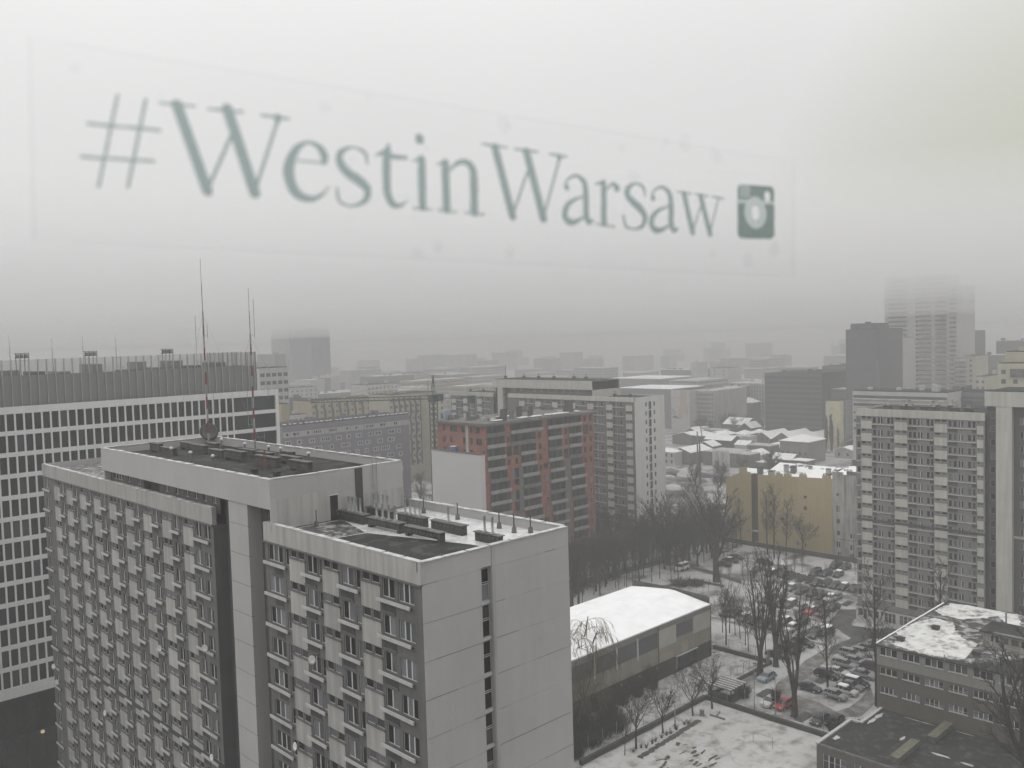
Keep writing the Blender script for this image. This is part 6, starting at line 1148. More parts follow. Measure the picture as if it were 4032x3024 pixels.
for n, fc, a, b, q, z, dep, st, c, r_ in FAR:
    B = thing('far_building', FARLAB[n], 'building'); m = STY[st]; P = Parts(B, 100); mb = MB()
    if fc == 'Y': x0, x1, y0, y1 = min(a, b), max(a, b), q, q+dep; F = FY(q, x0); ln = x1-x0; G = FX(x0, y1); gl = dep
    else: x0, x1, y0, y1 = q, q+dep, min(a, b), max(a, b); F = FX(q, y1); ln = y1-y0; G = FY(y0, x0); gl = dep
    mb.box(x0, y0, 0, x1, y1, z); mb.build('wall', m, B)
    mb = MB(); mb.box(x0+.3, y0+.3, z, x1-.3, y1-.3, z+.25)
    if st in ('snowlow', 'grey', 'modern', 'modern2', 'darkb', 'white0'): mb.build('snowy_roof', m_snow2 if st != 'snowlow' else m_snow, B)
    else: mb.build('roof', m_tar, B)
    rr_ = random.Random(n); 
    if st not in ('snowlow', 'ad', 'creamk', 'creamk2'):
        mb = MB()
        for i in range(int(ln/9)+1): u = rr_.uniform(1, max(1.2, ln-3)); p = F.p(u, z+.2, -rr_.uniform(3, dep*.6)); mb.box(p.x, p.y, p.z, p.x+rr_.uniform(1, 2.5), p.y+rr_.uniform(1, 2.5), p.z+rr_.uniform(.8, 2.2))
        mb.build('roof_hut', m, B)
    band = st in ('rowtower', 'rowtall', 'rowtall2', 'bandlow', 'bandlow2', 'darkoff', 'greyoff', 'towerb')
    if c and r_:
        fh = 2.85 if st not in ('darkoff', 'greyoff') else 3.0
        nf = min(r_, int((z-2)/fh))
        for k in range(nf):
            zz = z-1.2-fh*(k+1)+.9
            if st in ('bandlow', 'bandlow2'): zz = z-.6-fh*(k+1)+.7
            if band:
                segs = {'rowtower': [(.02, .16), (.2, .98)], 'rowtall': [(.06, .36), (.54, .74), (.8, .97)], 'rowtall2': [(.08, .55)], 'bandlow': [(.01, .99)], 'bandlow2': [(.02, .6), (.66, .98)], 'darkoff': [(.01, .99)], 'greyoff': [(.02, .98)]}.get(st, [])
                for s0, s1 in segs:
                    P.slab('window_band', F, ln*s0, ln*s1, zz, zz+(1.35 if st != 'darkoff' else 1.9), 0, .06, m_fdark if st not in ('darkoff', 'greyoff') else m_dgrey)
                    nn = int(ln*(s1-s0)/3.2)
                    if st.startswith('row') or st.startswith('band'): P.slab('balcony_rail', F, ln*s0, ln*s1, zz-.15, zz+.35, .06, .7, m)
                if st == 'rowtall' : P.slab('corner_window', F, ln*.50, ln*.535, zz, zz+1.4, 0, .08, m_dark)
            else:
                for i in range(c):
                    u = ln*(i+.5)/c; 
                    if st == 'white': farwin(P, F, 'window', u-.8, zz, 1.6, 1.3, m_fdark)
                    elif st in ('beige', 'beigeg'):
                        if st == 'beige' and i >= 7: 
                            if i == 7: farwin(P, F, 'window', u-.3, zz, 1.2, 1.2, m_fdark)
                            continue
                        farwin(P, F, 'window', u-1.2, zz, 1.2, 1.2, m_fdark); P.slab('balcony_recess', F, u+(.6 if k % 3 else .2), u+(1.8 if k % 3 else 1.3), zz-1.0, zz+1.85, 0, .05, m_dgrey)
                    elif st in ('modern', 'modern2'): farwin(P, F, 'window', u-.45, zz-.3, .9, 2.0, m_fdark)
                    else: farwin(P, F, 'window', u-.6, zz, 1.2, 1.3, m_fdark)
        if st == 'creamr':
            P.slab('bay_window', F, ln*.36, ln*.85, z-4.0, z-1.6, .05, .5, m_conc)
    P.done()
    if n == 'L19':
        mb = MB(); P = Parts(B)
        for k in range(8):
            zz = z-3.4-2.8*k
            F.slab(mb, 0, ln, zz-.35, zz+1.5, 0, .04, 1) if k == 0 else None
            x = 1.0
            while x < ln-4:
                wd = rr_.choice((1.0, 2.4, 3.2, 1.6)); 
                if k: F.slab(mb, x-.4, x+wd+.4, zz-.2, zz+1.45, 0, .035, 1)
                P.window(F, x, zz+.1, wd, 1.1, max(1, int(wd/.8)), d=.02, bar=.1); x += wd+rr_.choice((1.6, 2.8, 3.6))
        F.slab(mb, 0, ln+.1, z-1.9, z+.1, 0, .12, 0); G = Face((x1, y0, 0), (0, 1, 0), (1, 0, 0)); mb.build('facade_bands', [m_pink, m_panel], B); P.done()
        for i in range(26):
            t = thing('snowy_vent', f'snow-covered vent on the long violet-grey roof edge, {ordn(i+1)} of twenty-six from the left', 'roof vent', (x0+1+i*(ln-2)/25+rr_.uniform(-.3, .3), y0+.6, z+.2), 'snowy vents on the violet-grey roof'); b = MB(); wd = rr_.uniform(.3, .8); b.box(-wd, -.3, 0, wd, .3, .35); b.build('base', m_dconc, t); b = MB(); b.box(-wd, -.3, .35, wd, .3, .55); b.build('snow', m_snow, t)
    if n == 'M6':
        t = thing('advertising_banner', 'giant pale banner with a leg in a high-heeled shoe and a faint line of lettering', 'advertisement', F.p(0, 0, .3)[:]); b = MB(); H_ = 21.5
        Fb = Face((0, 0, 0), (0, -1, 0), (-1, 0, 0)); zt = z-.4; zb_ = zt-H_; W_ = ln
        def shape(pts, m, nm, d):
            q = MB(); q.poly([Fb.p(W_*u, zt-H_*v_, d) for u, v_ in pts]); q.build(nm, m, t)
        shape([(.02, 0), (.98, 0), (.98, 1), (.02, 1)], m_fwhite, 'banner_sheet', .02)
        flesh = M('banner_flesh', (.40, .33, .26), var=.05); ink = M('banner_ink', (.06, .06, .06), var=.1); gr = M('banner_grey', (.24, .25, .25), var=.1)
        shape([(.50, .0), (.78, .0), (.80, .30), (.92, .48), (.90, .60), (.72, .72), (.66, .83), (.58, .86), (.40, .84), (.33, .78), (.42, .60), (.50, .42), (.52, .2)], flesh, 'banner_leg', .04)
        shape([(.06, .82), (.24, .76), (.40, .84), (.58, .86), (.48, .865), (.10, .845)], ink, 'banner_shoe', .06)
        shape([(.90, .55), (.93, .66), (.86, .72), (.84, .83), (.82, .83), (.81, .72), (.76, .70)], gr, 'banner_heel', .06)
        shape([(.80, .02), (.83, .02), (.80, .30), (.78, .30)], gr, 'banner_shadow_line', .06); shape([(.03, .54), (.18, .60), (.28, .70), (.24, .72), (.03, .60)], gr, 'banner_second_foot', .05); shape([(.03, .66), (.18, .74), (.03, .74)], gr, 'banner_second_shoe', .05)
        q = MB(); rr2 = random.Random(1); u = .10
        while u < .9:
            wd = rr2.uniform(.018, .034); hh = rr2.choice((.022, .022, .034)) if u > .14 else .045; a_, c_ = Fb.p(W_*u, zt-H_*(.235-hh), .08), Fb.p(W_*(u+wd*.35), zt-H_*.235, .08)
            q.poly([Fb.p(W_*u, zt-H_*.235, .08), Fb.p(W_*(u+wd*.4), zt-H_*.235, .08), Fb.p(W_*(u+wd*.4), zt-H_*(.235-hh), .08), Fb.p(W_*u, zt-H_*(.235-hh), .08)]); q.poly([Fb.p(W_*(u+wd*.5), zt-H_*.235, .08), Fb.p(W_*(u+wd*.7), zt-H_*.235, .08), Fb.p(W_*(u+wd*.7), zt-H_*.218, .08), Fb.p(W_*(u+wd*.5), zt-H_*.218, .08)]); u += wd*1.25
        q.build('banner_lettering', gr, t)

# low houses and sheds with snowy roofs
def house(n, cx, cy, w_, d_, h, roof, label, wall=m_conc, rh=2.0, wins=0, cat='house', snow=None):
    """w_ along Y, d_ along X"""
    t = thing('low_house', label, cat, (cx, cy, 0)); b = MB(); x0, x1, y0, y1 = -d_/2, d_/2, -w_/2, w_/2; b.box(x0, y0, 0, x1, y1, h)
    s = MB(); e = .35; sm = snow or m_snow
    if roof == 'gx':      # ridge along X, gable towards the viewer
        b.poly([(x0, y0, h), (x0, y1, h), (x0, 0, h+rh)]); b.poly([(x1, y0, h), (x1, y1, h), (x1, 0, h+rh)])
        for y in (y0-e, y1+e): s.quad((x0-e, y, h-.1), (x1+e, y, h-.1), (x1+e, 0, h+rh+.1), (x0-e, 0, h+rh+.1)); s.quad((x0-e, y, h-.3), (x1+e, y, h-.3), (x1+e, y, h-.1), (x0-e, y, h-.1))
        s.poly([(x0-e, y0-e, h-.1), (x0-e, 0, h+rh+.1), (x0-e, 0, h+rh-.2), (x0-e, y0-e, h-.3)]); s.poly([(x0-e, y1+e, h-.1), (x0-e, 0, h+rh+.1), (x0-e, 0, h+rh-.2), (x0-e, y1+e, h-.3)])
    elif roof == 'gy':
        b.poly([(x0, y0, h), (x1, y0, h), (0, y0, h+rh)]); b.poly([(x0, y1, h), (x1, y1, h), (0, y1, h+rh)])
        for x in (x0-e, x1+e): s.quad((x, y0-e, h-.1), (x, y1+e, h-.1), (0, y1+e, h+rh+.1), (0, y0-e, h+rh+.1))
    elif roof == 'hip':
        k = min(w_, d_)/2; P0 = [(x0-e, y0-e), (x1+e, y0-e), (x1+e, y1+e), (x0-e, y1+e)]
        if w_ > d_: r0, r1 = (0, y0+k), (0, y1-k); s.poly([(*P0[0], h), (*P0[1], h), (*r0, h+rh)]); s.poly([(*P0[2], h), (*P0[3], h), (*r1, h+rh)]); s.quad((*P0[1], h), (*P0[2], h), (*r1, h+rh), (*r0, h+rh)); s.quad((*P0[3], h), (*P0[0], h), (*r0, h+rh), (*r1, h+rh))
        else: r0, r1 = (x0+k, 0), (x1-k, 0); s.quad((*P0[0], h), (*P0[1], h), (*r1, h+rh), (*r0, h+rh)); s.quad((*P0[2], h), (*P0[3], h), (*r0, h+rh), (*r1, h+rh)); s.poly([(*P0[1], h), (*P0[2], h), (*r1, h+rh)]); s.poly([(*P0[3], h), (*P0[0], h), (*r0, h+rh)])
        for i in range(4): a, c = P0[i], P0[(i+1) % 4]; s.quad((*a, h-.25), (*c, h-.25), (*c, h), (*a, h))
    else: s.box(x0-.1, y0-.1, h, x1+.1, y1+.1, h+.3)
    b.build('wall', wall, t); s.build('snowy_roof', sm, t)
    for k in range(wins):
        F = Face((x0, y1, 0), (0, -1, 0), (-1, 0, 0)); u = w_*(k+.5)/wins
        for z in ([1.1, 4.2] if h > 5.5 else [1.2]): q = MB(); F.slab(q, u-.55, u+.55, z, z+1.5, 0, .05); q.build('window', m_dark, t)
    return t
H_ = [
 (357.5, 260.5, 13, 10, 6.6, 'hip', 'white two-storey house with a flat-looking snowy roof beside the central gable', m_fwhite, 1.2, 4), (368, 255, 12, 18, 6.2, 'gx', 'long grey annex with dormers behind the white two-storey house', m_conc, 2.0, 0),
 (416, 267.5, 17, 10, 6.0, 'gy', 'dark shed with a bright snowy roof left of the ruined white house', m_dgrey, 2.2, 3), (424, 284, 11, 10, 6.6, 'hip', 'house with a bright pitched snow roof farther left among the sheds', m_dgrey, 2.2, 0), (428, 298, 16, 10, 5.4, 'gx', 'low shed with a dull snowy roof at the foot of the advertisement', m_conc, 1.8, 0),
 (440, 281, 9, 10, 6, 'hip', 'small pyramid-roofed shed, left one of two', m_conc, 2, 2), (446, 272, 9, 10, 6, 'hip', 'small pyramid-roofed shed, right one of two', m_conc, 2, 2), (425, 259, 10, 8, 7.2, 'flat', 'pale broken house with dark window holes in the middle of the sheds', m_ledge, 0, 3),
 (486, 299, 16, 16, 7.0, 'gy', 'broad sloping snow roof in front of the square turret house', m_dgrey, 3.5, 0), (470, 283, 8, 12, 7, 'gx', 'dark barn right below the square turret house', m_dgrey, 3.0, 0), (549, 331, 11, 11, 15, 'hip', 'square turret house with a pointed snowy hat', m_dgrey, 3.4, 2),
 (446, 254, 10, 24, 5.6, 'gx', 'snowy gabled shed, left of three in a row', m_conc, 3.2, 3), (448, 242.5, 11, 26, 5.6, 'gx', 'snowy gabled shed, middle of three in a row', m_conc, 3.6, 3), (452, 231.5, 11, 26, 5.4, 'gx', 'snowy gabled shed, right of three in a row', m_conc, 3.4, 3),
 (400, 212, 15, 17, 10.8, 'hip', 'large grey house with a low hipped snow roof above the tenement roofs', M('grey_house', (.17, .165, .155)), 2.6, 5), (424, 201, 9, 8, 4.5, 'gx', 'small white shed right of the hipped house', m_panel, 1.2, 2), (440, 197, 12, 10, 4.6, 'gy', 'snowy low shed at the foot of the banded building', m_dgrey, 1.6, 0), (452, 206, 12, 10, 5, 'gx', 'dark barn under the poplars', m_dgrey, 2.6, 0),
 (368, 232, 26, 9, 6.6, 'flat', 'long weathered concrete wall building crossing behind the tenements', m_conc, 0, 0), (384, 242, 16, 8, 5.2, 'flat', 'pale strip-roofed shed behind the long weathered wall', m_panel, 0, 0), (399, 233, 13, 9, 6.8, 'flat', 'flat grey snowy terrace left of the hipped house', m_conc, 0, 0),
 (520, 250, 30, 20, 6, 'gx', 'far snowy roofs below the dark office', m_dgrey, 2, 0), (505, 262, 18, 14, 5.5, 'gy', 'far low snowy roof right of the turret house', m_dgrey, 2, 0), (480, 248, 16, 12, 5.5, 'gy', 'far low snowy roof behind the three gabled sheds', m_dgrey, 2, 0), (500, 232, 18, 12, 5.5, 'hip', 'far low hipped snowy roof left of the poplars', m_dgrey, 2, 0), (470, 306, 14, 10, 4, 'flat', 'far flat snowy roof left of the turret house', m_conc, 0, 0), (460, 316, 8, 8, 4, 'gx', 'far small snowy gable at the foot of the modern flats', m_conc, 2, 0)]
for i, q in enumerate(H_): house(i, q[0], q[1], q[2], q[3], q[4], q[5], q[6], q[7], q[8], q[9], snow=m_snow2 if q[5] == 'flat' else None)
hr = random.Random(41); spots = [(q[0], q[1]) for q in H_]; small = []
while len(small) < 22:
    x, y = hr.uniform(362, 500), 0; y = hr.uniform(.53*x, .68*x)
    if all(math.hypot(x-a, y-b) > 14 for a, b in spots) and math.hypot(x-449, y-220) > 16: spots.append((x, y)); small.append((x, y))
small.sort(key=lambda p: scr((*p, 3))[0])
for i, (x, y) in enumerate(small): house(0, x, y, hr.uniform(6, 12), hr.uniform(6, 11), hr.uniform(3, 5.5), hr.choice(('gx', 'gy', 'hip', 'flat')), f'small snow-roofed shed among the low roofs, {ordn(i+1)} of twenty-two small ones from the left', hr.choice((m_conc, m_dgrey, m_grey, m_ledge)), hr.uniform(1.2, 2.4), hr.choice((0, 2)))['group'] = 'small sheds among the low roofs'
for i, y in enumerate((212.5, 209.8, 207.1, 204.4)):
    if i == 3: continue
    t = thing('silo', f'round pale cement silo, {["left", "middle", "right"][i]} of three behind the ochre wall', 'silo', (324, y-.5, 0), 'three cement silos'); b = MB(); b.lathe((0, 0, 0), [(1.35, 3), (1.35, 13.2), (1.1, 14.0), (0, 14.3)], 16); b.build('tank', m_fwhite, t, True); b = MB(); b.lathe((0, 0, 0), [(1.4, 0), (1.4, 3)], 12); b.build('skirt', M('blue_skirt', (.06, .14, .30)) if i == 0 else m_conc, t)
for x, y, h, m, lab in ((316.2, 209.7+5, 19, m_dconc, 'tall thin dark chimney mast left of the silos'), (326, 222.5, 21, m_conc, 'tall thin grey mast left of the dark chimney')): t = thing('chimney_mast', lab, 'mast', (x, y, 0)); b = MB(); b.lathe((0, 0, 0), [(.55, 0), (.35, h*.6), (.28, h), (0, h+.1)], 8); b.build('shaft', m, t, True)
t = thing('lattice_mast', 'thin lattice mast leaning over the sheds', 'mast', (417, 281.5, 0), rz=R(20))
b = MB()
for s_ in (-1.2, 0, 1.2): b.tube((s_, 0, 6), (s_-3.2, 1, 21), .12, n=3)
for k in range(8): b.tube((-1.2-.43*k, 0, 6+2*k), (1.2-.43*k, 0, 7+2*k), .08, n=3)
b.build('lattice', m_red, t)
# rubble yard between the central block and the ochre wall
gr = MB(); gr.poly([(225, 152, .07), (236, 152, .07), (330, 225, .07), (352, 262, .07), (300, 260, .07), (232, 190, .07)]); struct('rubble_yard', gr, M('rubble', (.10, .10, .095), var=.35, scale=.2, col2=(.42, .42, .41), thr=.60, soft=.04, fine=.2))
yr = random.Random(17)
for i in range(26):
    x, y = yr.uniform(250, 345), 0; y = 152+(x-236)*.75+yr.uniform(-4, 22); t = thing('rubble_heap', f'low rubble heap in the yard behind the grove, {ordn(i+1)} of twenty-six from the near end', 'rubble heap', (x, y, 0), 'rubble heaps in the yard'); b = MB(); k = yr.uniform(1.5, 4.5); prof = [(k*yr.uniform(.9, 1.1), 0), (k*.7, k*.25), (k*.3, k*.4), (0, k*.45)]; b.lathe((0, 0, 0), prof, 7); o = b.build('heap', m_snow2 if i % 3 == 0 else m_dirt if i % 3 == 1 else m_conc, t); o.scale = (1, yr.uniform(.5, 1.6), 1)
# poplars and far trees
TP['poplar'] = dict(h=9.4, r=.16, lv=3, nb=(34, 6, 4), st=(.10, .2, .2), an=(.30, .3, .4), lr=(.30, .45, .5), rr=(.4, .5, .6), wob=.04, up=.25, droop=0, rmin=.035)
TP['faroak'] = dict(TP['big'], rmin=.04, lv=3, nb=(7, 8, 7))
ADJ['poplar'] = 'narrow poplar'; ADJ['faroak'] = 'round-crowned'
for i, (x, y, h) in enumerate(((441, 220.4, 19), (442, 218.2, 20), (440.2, 216.6, 17), (443.5, 215.1, 13))): plant(x, y, h, 'poplar', f'narrow dark poplar in front of the small cream block, {ordn(i+1)} of four from the left', 'poplars by the cream block')
fr_ = random.Random(5)
for i in range(34):
    if i < 14: x, y = fr_.uniform(478, 500), fr_.uniform(270, 330)
    elif i < 22: x, y = fr_.uniform(470, 500), fr_.uniform(195, 225)
    elif i < 28: x, y = fr_.uniform(300, 350), fr_.uniform(195, 215)
    else: x, y = fr_.uniform(205, 245), fr_.uniform(272, 300)
    plant(x, y, fr_.uniform(8, 13), 'faroak', 'one of the hazy round-crowned trees scattered between the far roofs', 'hazy trees between the far roofs')
for i in range(16):
    x = 165+fr_.uniform(0, 42); y = fr_.uniform(205, 250); plant(x, y, fr_.uniform(8, 12), 'spread', 'one of the bare trees on the snowy lawn behind the white party wall', 'bare trees behind the white party wall')
# distant low city: filler blocks, each a thing
fr_ = random.Random(77); cnt = 0; m_fil1 = M('filler_haze_pale', (.36, .36, .35)); m_fil2 = M('filler_haze_mid', (.28, .28, .275)); m_fil3 = M('filler_haze_warm', (.32, .30, .26)); m_filw = M('filler_window', (.16, .165, .17))  # filler wall colours sit near the haze tone, painting in extra haze
while cnt < 150:
    D = fr_.uniform(620, 1400) if cnt < 90 else fr_.uniform(1400, 2300); a = YAW+fr_.uniform(-.50, .46); x, y = D*math.cos(a), D*math.sin(a); cnt += 1
    w_, d_, h = fr_.uniform(18, 60), fr_.uniform(14, 30), fr_.choice((9, 13, 16, 20, 26, 30))+(0 if D < 1400 else 10); sx, sy = (w_, d_) if fr_.random() < .5 else (d_, w_)
    t = thing('far_building', 'one of the faint flat-roofed blocks fading into the haze towards the horizon', 'building', (x, y, 0), 'faint blocks near the horizon')
    b = MB(); b.box(-sx/2, -sy/2, 0, sx/2, sy/2, h); b.build('wall', fr_.choice((m_fil1, m_fil2, m_fil3, m_beige, m_fil2)), t)
    b = MB(); b.box(-sx/2+.3, -sy/2+.3, h, sx/2-.3, sy/2-.3, h+.3); b.build('snowy_roof', m_snow2, t)
    b = MB()
    for k in range(int(h/3.2)): b.box(-sx/2-.05, -sy/2+1, 1.4+3.2*k, -sx/2, sy/2-1, 2.8+3.2*k); b.box(-sx/2+1, -sy/2-.05, 1.4+3.2*k, sx/2-1, -sy/2, 2.8+3.2*k)
    b.build('window_row', m_filw, t)
# dark cars on the forecourt at the lower left
t = thing('parked_car', 'dark car barely visible on the forecourt of the office, bottom left corner', 'car', (33.9, 146.5, .03), rz=R(10))
L_, W_, bd, gl, wh, ri, hl, tl, sn_, prof = car_meshes('hatch'); o = put('body', bd, t); o.material_slots[0].link = 'OBJECT'; o.material_slots[0].material = PAINT['black']; put('glasshouse', gl, t)
for wx in (-L_*.31, L_*.30):
    for s_ in (-1, 1): put('wheel', wh, t, Matrix.Translation((wx, s_*(W_-.09), .31)) @ Matrix.Rotation(R(-90*s_), 4, 'X'))
for i, (x, y, h) in enumerate(((37.5, 148.5, 8), (34.6, 150.5, 6))): plant(x, y, h+4, 'spread', ['bare tree in front of the office beside the near block', 'lower bare tree on the dark forecourt'][i], 'bare winter trees')

# ------------------------------------------------------------------ haze
hz = MB(); hz.box(-120, -260, -1.0, 2600, 2600, 70.0)
m = bpy.data.materials.new('haze_volume'); m.use_nodes = True; m.node_tree.nodes.clear()
pv = m.node_tree.nodes.new('ShaderNodeVolumePrincipled'); pv.inputs['Color'].default_value = (.74, .74, .74, 1); pv.inputs['Density'].default_value = HAZE; pv.inputs['Anisotropy'].default_value = 0
ou = m.node_tree.nodes.new('ShaderNodeOutputMaterial'); m.node_tree.links.new(pv.outputs[0], ou.inputs['Volume'])
tag(hz.build('haze', m), kind='stuff')
# the low cloud deck that swallows the tops of the far towers: it lies on top of the haze and starts some way off
cdk = MB(); pts = [(YAW+R(a), 300) for a in (-60, -40, -20, 0, 20, 40, 60)]
cdk.prism(([(r_*math.cos(a), r_*math.sin(a)) for a, r_ in pts]+[(3600*math.cos(YAW+R(60)), 3600*math.sin(YAW+R(60))), (5200*math.cos(YAW), 5200*math.sin(YAW)), (3600*math.cos(YAW-R(60)), 3600*math.sin(YAW-R(60)))])[::-1], 78.3, 118)
m2_ = m.copy(); m2_.name = 'cloud_volume'; m2_.node_tree.nodes['Principled Volume'].inputs['Density'].default_value = CLOUD; m2_.node_tree.nodes['Principled Volume'].inputs['Color'].default_value = (.92, .92, .925, 1)
tag(cdk.build('low_cloud', m2_), kind='stuff')
cdk = MB(); pts = [(YAW+R(a), 330) for a in (-60, -40, -20, 0, 20, 40, 60)]
cdk.prism(([(r_*math.cos(a), r_*math.sin(a)) for a, r_ in pts]+[(3600*math.cos(YAW+R(60)), 3600*math.sin(YAW+R(60))), (5200*math.cos(YAW), 5200*math.sin(YAW)), (3600*math.cos(YAW-R(60)), 3600*math.sin(YAW-R(60)))])[::-1], 70.3, 78.0)
m3_ = m2_.copy(); m3_.name = 'cloud_fringe_volume'; m3_.node_tree.nodes['Principled Volume'].inputs['Density'].default_value = CLOUD*.45; m3_.node_tree.nodes['Principled Volume'].inputs['Color'].default_value = (.84, .84, .845, 1)
tag(cdk.build('low_cloud', m3_), kind='stuff')

# ------------------------------------------------------------------ the hotel that the picture is taken from, unseen, added to shade the near block
def hotel():
    th = R(-8); wu = Vector((math.cos(th), math.sin(th), 0)); wn = Vector((-wu.y, wu.x, 0)); d0 = DATA['plane'][0]+.02
    B = thing('hotel_building', 'the hotel tower whose window frames the whole view', 'hotel'); mb = MB()
    F = Face(Vector((0, 0, 0))+wn*d0, wu, wn); b = MB()
    F.wall(mb, -24, 30, 0, 72, [(-.5, 1.7, 63.2, 64.8)], dep=.05); q = F.p
    for u in (-24, 30): mb.quad(q(u, 0), q(u, 0, -20), q(u, 72, -20), q(u, 72))
    mb.quad(q(-24, 0, -20), q(30, 0, -20), q(30, 72, -20), q(-24, 72, -20)); mb.quad(q(-24, 72), q(30, 72), q(30, 72, -20), q(-24, 72, -20)); mb.build('wall', m_conc, B)
    for k in range(20):
        z = 1.4+3.3*k
        if z > 60: break
        b.quad(q(-23, z, .02), q(29, z, .02), q(29, z+1.7, .02), q(-23, z+1.7, .02))
    tag(b.build('window_band', m_opane, B), kind='stuff')
hotel()
# ------------------------------------------------------------------ the window and its sticker
th = R(-8); WU = Vector((math.cos(th), math.sin(th), 0)); WN = Vector((-WU.y, WU.x, 0)); D0 = DATA['plane'][0]
def wp(u, v, d=0): return EYE+WN*(D0+d)+WU*(u/1000)+Vector((0, 0, v/1000))      # u, v in millimetres on the pane
def clear(name, col):
    m = bpy.data.materials.new(name); m.use_nodes = True; n = m.node_tree.nodes; n.clear(); b = n.new('ShaderNodeBsdfTransparent'); b.inputs[0].default_value = (*col, 1); o = n.new('ShaderNodeOutputMaterial'); m.node_tree.links.new(b.outputs[0], o.inputs['Surface']); return m
q = MB(); q.quad(wp(-300, -700, .004), wp(1500, -700, .004), wp(1500, 700, .004), wp(-300, 700, .004)); tag(q.build('window_pane', clear('clear_glass', (.985, .99, .985))), 'clear hotel window pane filling the whole view', 'window pane')
S = thing('window_sticker', 'teal hashtag lettering ending in a small camera emblem, stuck on the window pane', 'sticker', tuple(wp(0, 0)))
def sp(u, v, d=0): return wp(u, v, d)-wp(0, 0)
m_smudge = clear('smudge_film', (.962, .962, .965))
q = MB(); q.poly([sp(u, v, .002) for u, v in DATA['film']]); q.build('clear_film', clear('sticker_film', (.988, .988, .988)), S)
sr = random.Random(12)
for i in range(22):
    u, v_ = sr.uniform(60, 455), sr.choice((sr.uniform(92, 106), sr.uniform(36, 46), sr.uniform(40, 100))); a = sr.uniform(.8, 2.4)*(1+u/250); q = MB(); q.poly([sp(u+a*math.cos(t*.7)*sr.uniform(.6, 1.2), v_+a*math.sin(t*.7)*sr.uniform(.6, 1.3), .003) for t in range(9)]); q.build('smudge', m_smudge, S)
for (a, b) in (((60, 107), (460, 104)), ((60, 38.5), (455, 33.5)), ((467, 105), (465.5, 34)), ((49.5, 107), (47.5, 39))):
    q = MB(); a = Vector(a); b = Vector(b); d = (b-a).normalized(); n_ = Vector((-d.y, d.x))*(.35 if abs(d.x) > .5 else .6+.0); q.quad(sp(*(a+n_), .003), sp(*(b+n_), .003), sp(*(b-n_), .003), sp(*(a-n_), .003)); q.build('film_edge', m_smudge, S)
m_let = clear('teal_vinyl', (.43, .51, .50)); m_thin = clear('teal_vinyl_dark', (.33, .40, .38)); m_ring = clear('teal_vinyl_pale', (.68, .74, .72))
def spline(pts, n=8):
    if len(pts) == 2: return [tuple(pts[0][k]+(pts[1][k]-pts[0][k])*i/12 for k in range(3)) for i in range(13)]
    o = []; P_ = [pts[0]]+list(pts)+[pts[-1]]
    for i in range(1, len(P_)-2):
        for j in range(n):
            t = j/n; o.append(tuple(.5*((2*P_[i][k])+(-P_[i-1][k]+P_[i+1][k])*t+(2*P_[i-1][k]-5*P_[i][k]+4*P_[i+1][k]-P_[i+2][k])*t*t+(-P_[i-1][k]+3*P_[i][k]-3*P_[i+1][k]+P_[i+2][k])*t**3) for k in range(3)))
    o.append(tuple(pts[-1])); return o
def raster(inside, u0, u1, v0, v1, st=.30):
    us = np.arange(u0, u1, st); q = MB(); v = v0
    while v < v1:
        row = inside(us+st/2, v+st/2); i = 0
        while i < len(us):
            if row[i]:
                k = i
                while k+1 < len(us) and row[k+1]: k += 1
                q.quad(sp(us[i], v), sp(us[k]+st, v), sp(us[k]+st, v+st), sp(us[i], v+st)); i = k+1
            else: i += 1
        v += st
    return q
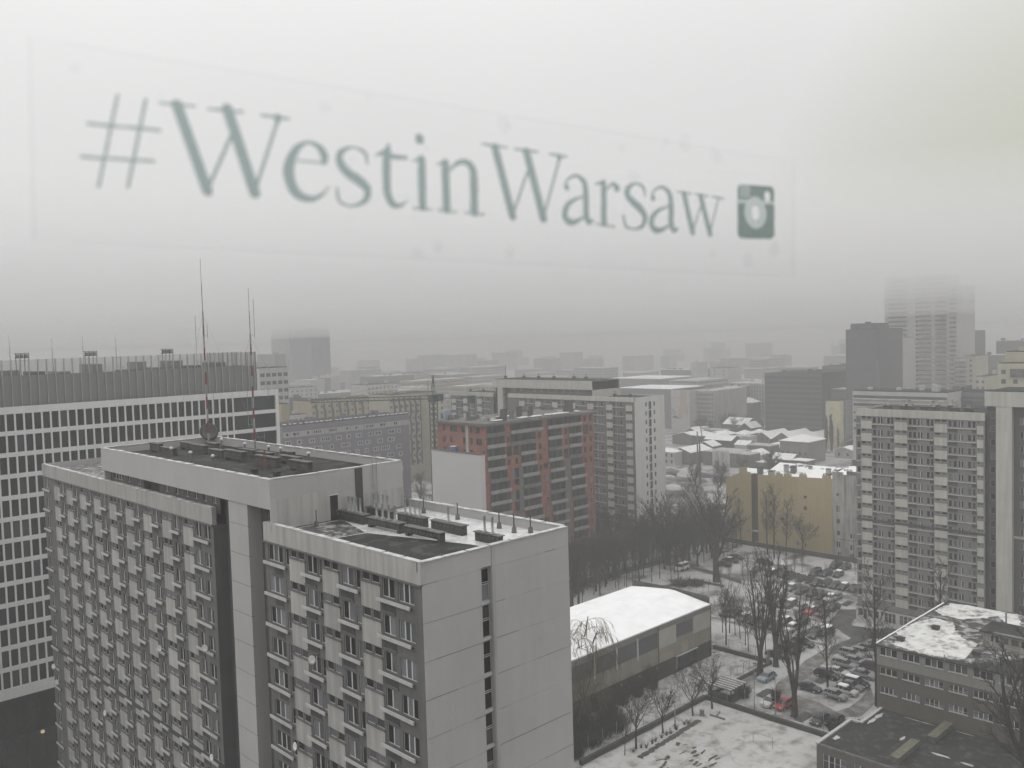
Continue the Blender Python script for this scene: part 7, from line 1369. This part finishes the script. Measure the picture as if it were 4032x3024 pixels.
for nm, strokes in DATA['glyphs']:
    segs = []
    for s_ in strokes:
        p = spline(s_); segs += list(zip(p[:-1], p[1:]))
    def inside(us, v):
        r = np.zeros(len(us), bool)
        for a, b in segs:
            if min(a[1], b[1])-max(a[2], b[2]) > v or max(a[1], b[1])+max(a[2], b[2]) < v: continue
            dx, dy = b[0]-a[0], b[1]-a[1]; l2 = dx*dx+dy*dy+1e-9; t = np.clip(((us-a[0])*dx+(v-a[1])*dy)/l2, 0, 1)
            w_ = a[2]+(b[2]-a[2])*t; r |= (us-a[0]-dx*t)**2+(v-a[1]-dy*t)**2 < w_*w_
        return r
    al = [c for s_ in segs for c in s_]; raster(inside, min(c[0]-c[2] for c in al), max(c[0]+c[2] for c in al), min(c[1]-c[2] for c in al), max(c[1]+c[2] for c in al)).build('hash_sign' if nm == 'hash' else 'letter', m_let, S)
ic = DATA['icon']; Q = [np.array(p) for p in ic['quad']]
def uvq(u, v):       # bilinear-ish coordinates inside the emblem, (0,0) top left
    o = Q[0]; ex = Q[1]-Q[0]; ey = Q[3]-Q[0]; det = ex[0]*ey[1]-ex[1]*ey[0]; du, dv = u-o[0], v-o[1]
    return (du*ey[1]-dv*ey[0])/det, (ex[0]*dv-ex[1]*du)/det
def ell(u, v, e):
    c, a, b = [np.array(k) for k in ic[e]]; return ((u-c[0])/abs(a[0]-c[0]))**2+((v-c[1])/abs(b[1]-c[1]))**2
def emb(us, v):
    a, b = uvq(us, v+0*us); r = .13; dx = np.maximum(np.maximum(r-a, a-(1-r)), 0)/r; dy = np.maximum(np.maximum(r*.8-b, b-(1-r*.8)), 0)/(r*.8)
    body = (a > 0) & (a < 1) & (b > 0) & (b < 1) & (dx*dx+dy*dy < 1)
    ring = ell(us, v, 'ring') < 1.0; find = ell(us, v, 'finder') < 1
    band = (b > .285) & (b < .345) & (a < 1); stripe = ((a > .10) & (a < .145) | (a > .20) & (a < .245) | (a > .29) & (a < .32)) & (b < .24)
    return body, ring, find, band, stripe
us0, us1 = min(p[0] for p in Q), max(p[0] for p in Q); vs0, vs1 = min(p[1] for p in Q), max(p[1] for p in Q)
def dark_(us, v): b, r, f, bd, s_ = emb(us, v); return b & ~r & ~f & ~bd & ~s_
def pale_(us, v): b, r, f, bd, s_ = emb(us, v); return (b & (bd | s_ | r) & ~f) & ~(ell(us, v, 'hole') < 1)
E_ = raster(dark_, us0, us1, vs0, vs1, .25).build('camera_emblem', m_thin, S); raster(pale_, us0, us1, vs0, vs1, .25).build('emblem_lens', m_ring, E_)
print('objects', len(bpy.data.objects), 'faces', sum(len(m.polygons) for m in bpy.data.meshes), 'instanced', sum(len(o.data.polygons) for o in bpy.data.objects if o.type == 'MESH'))
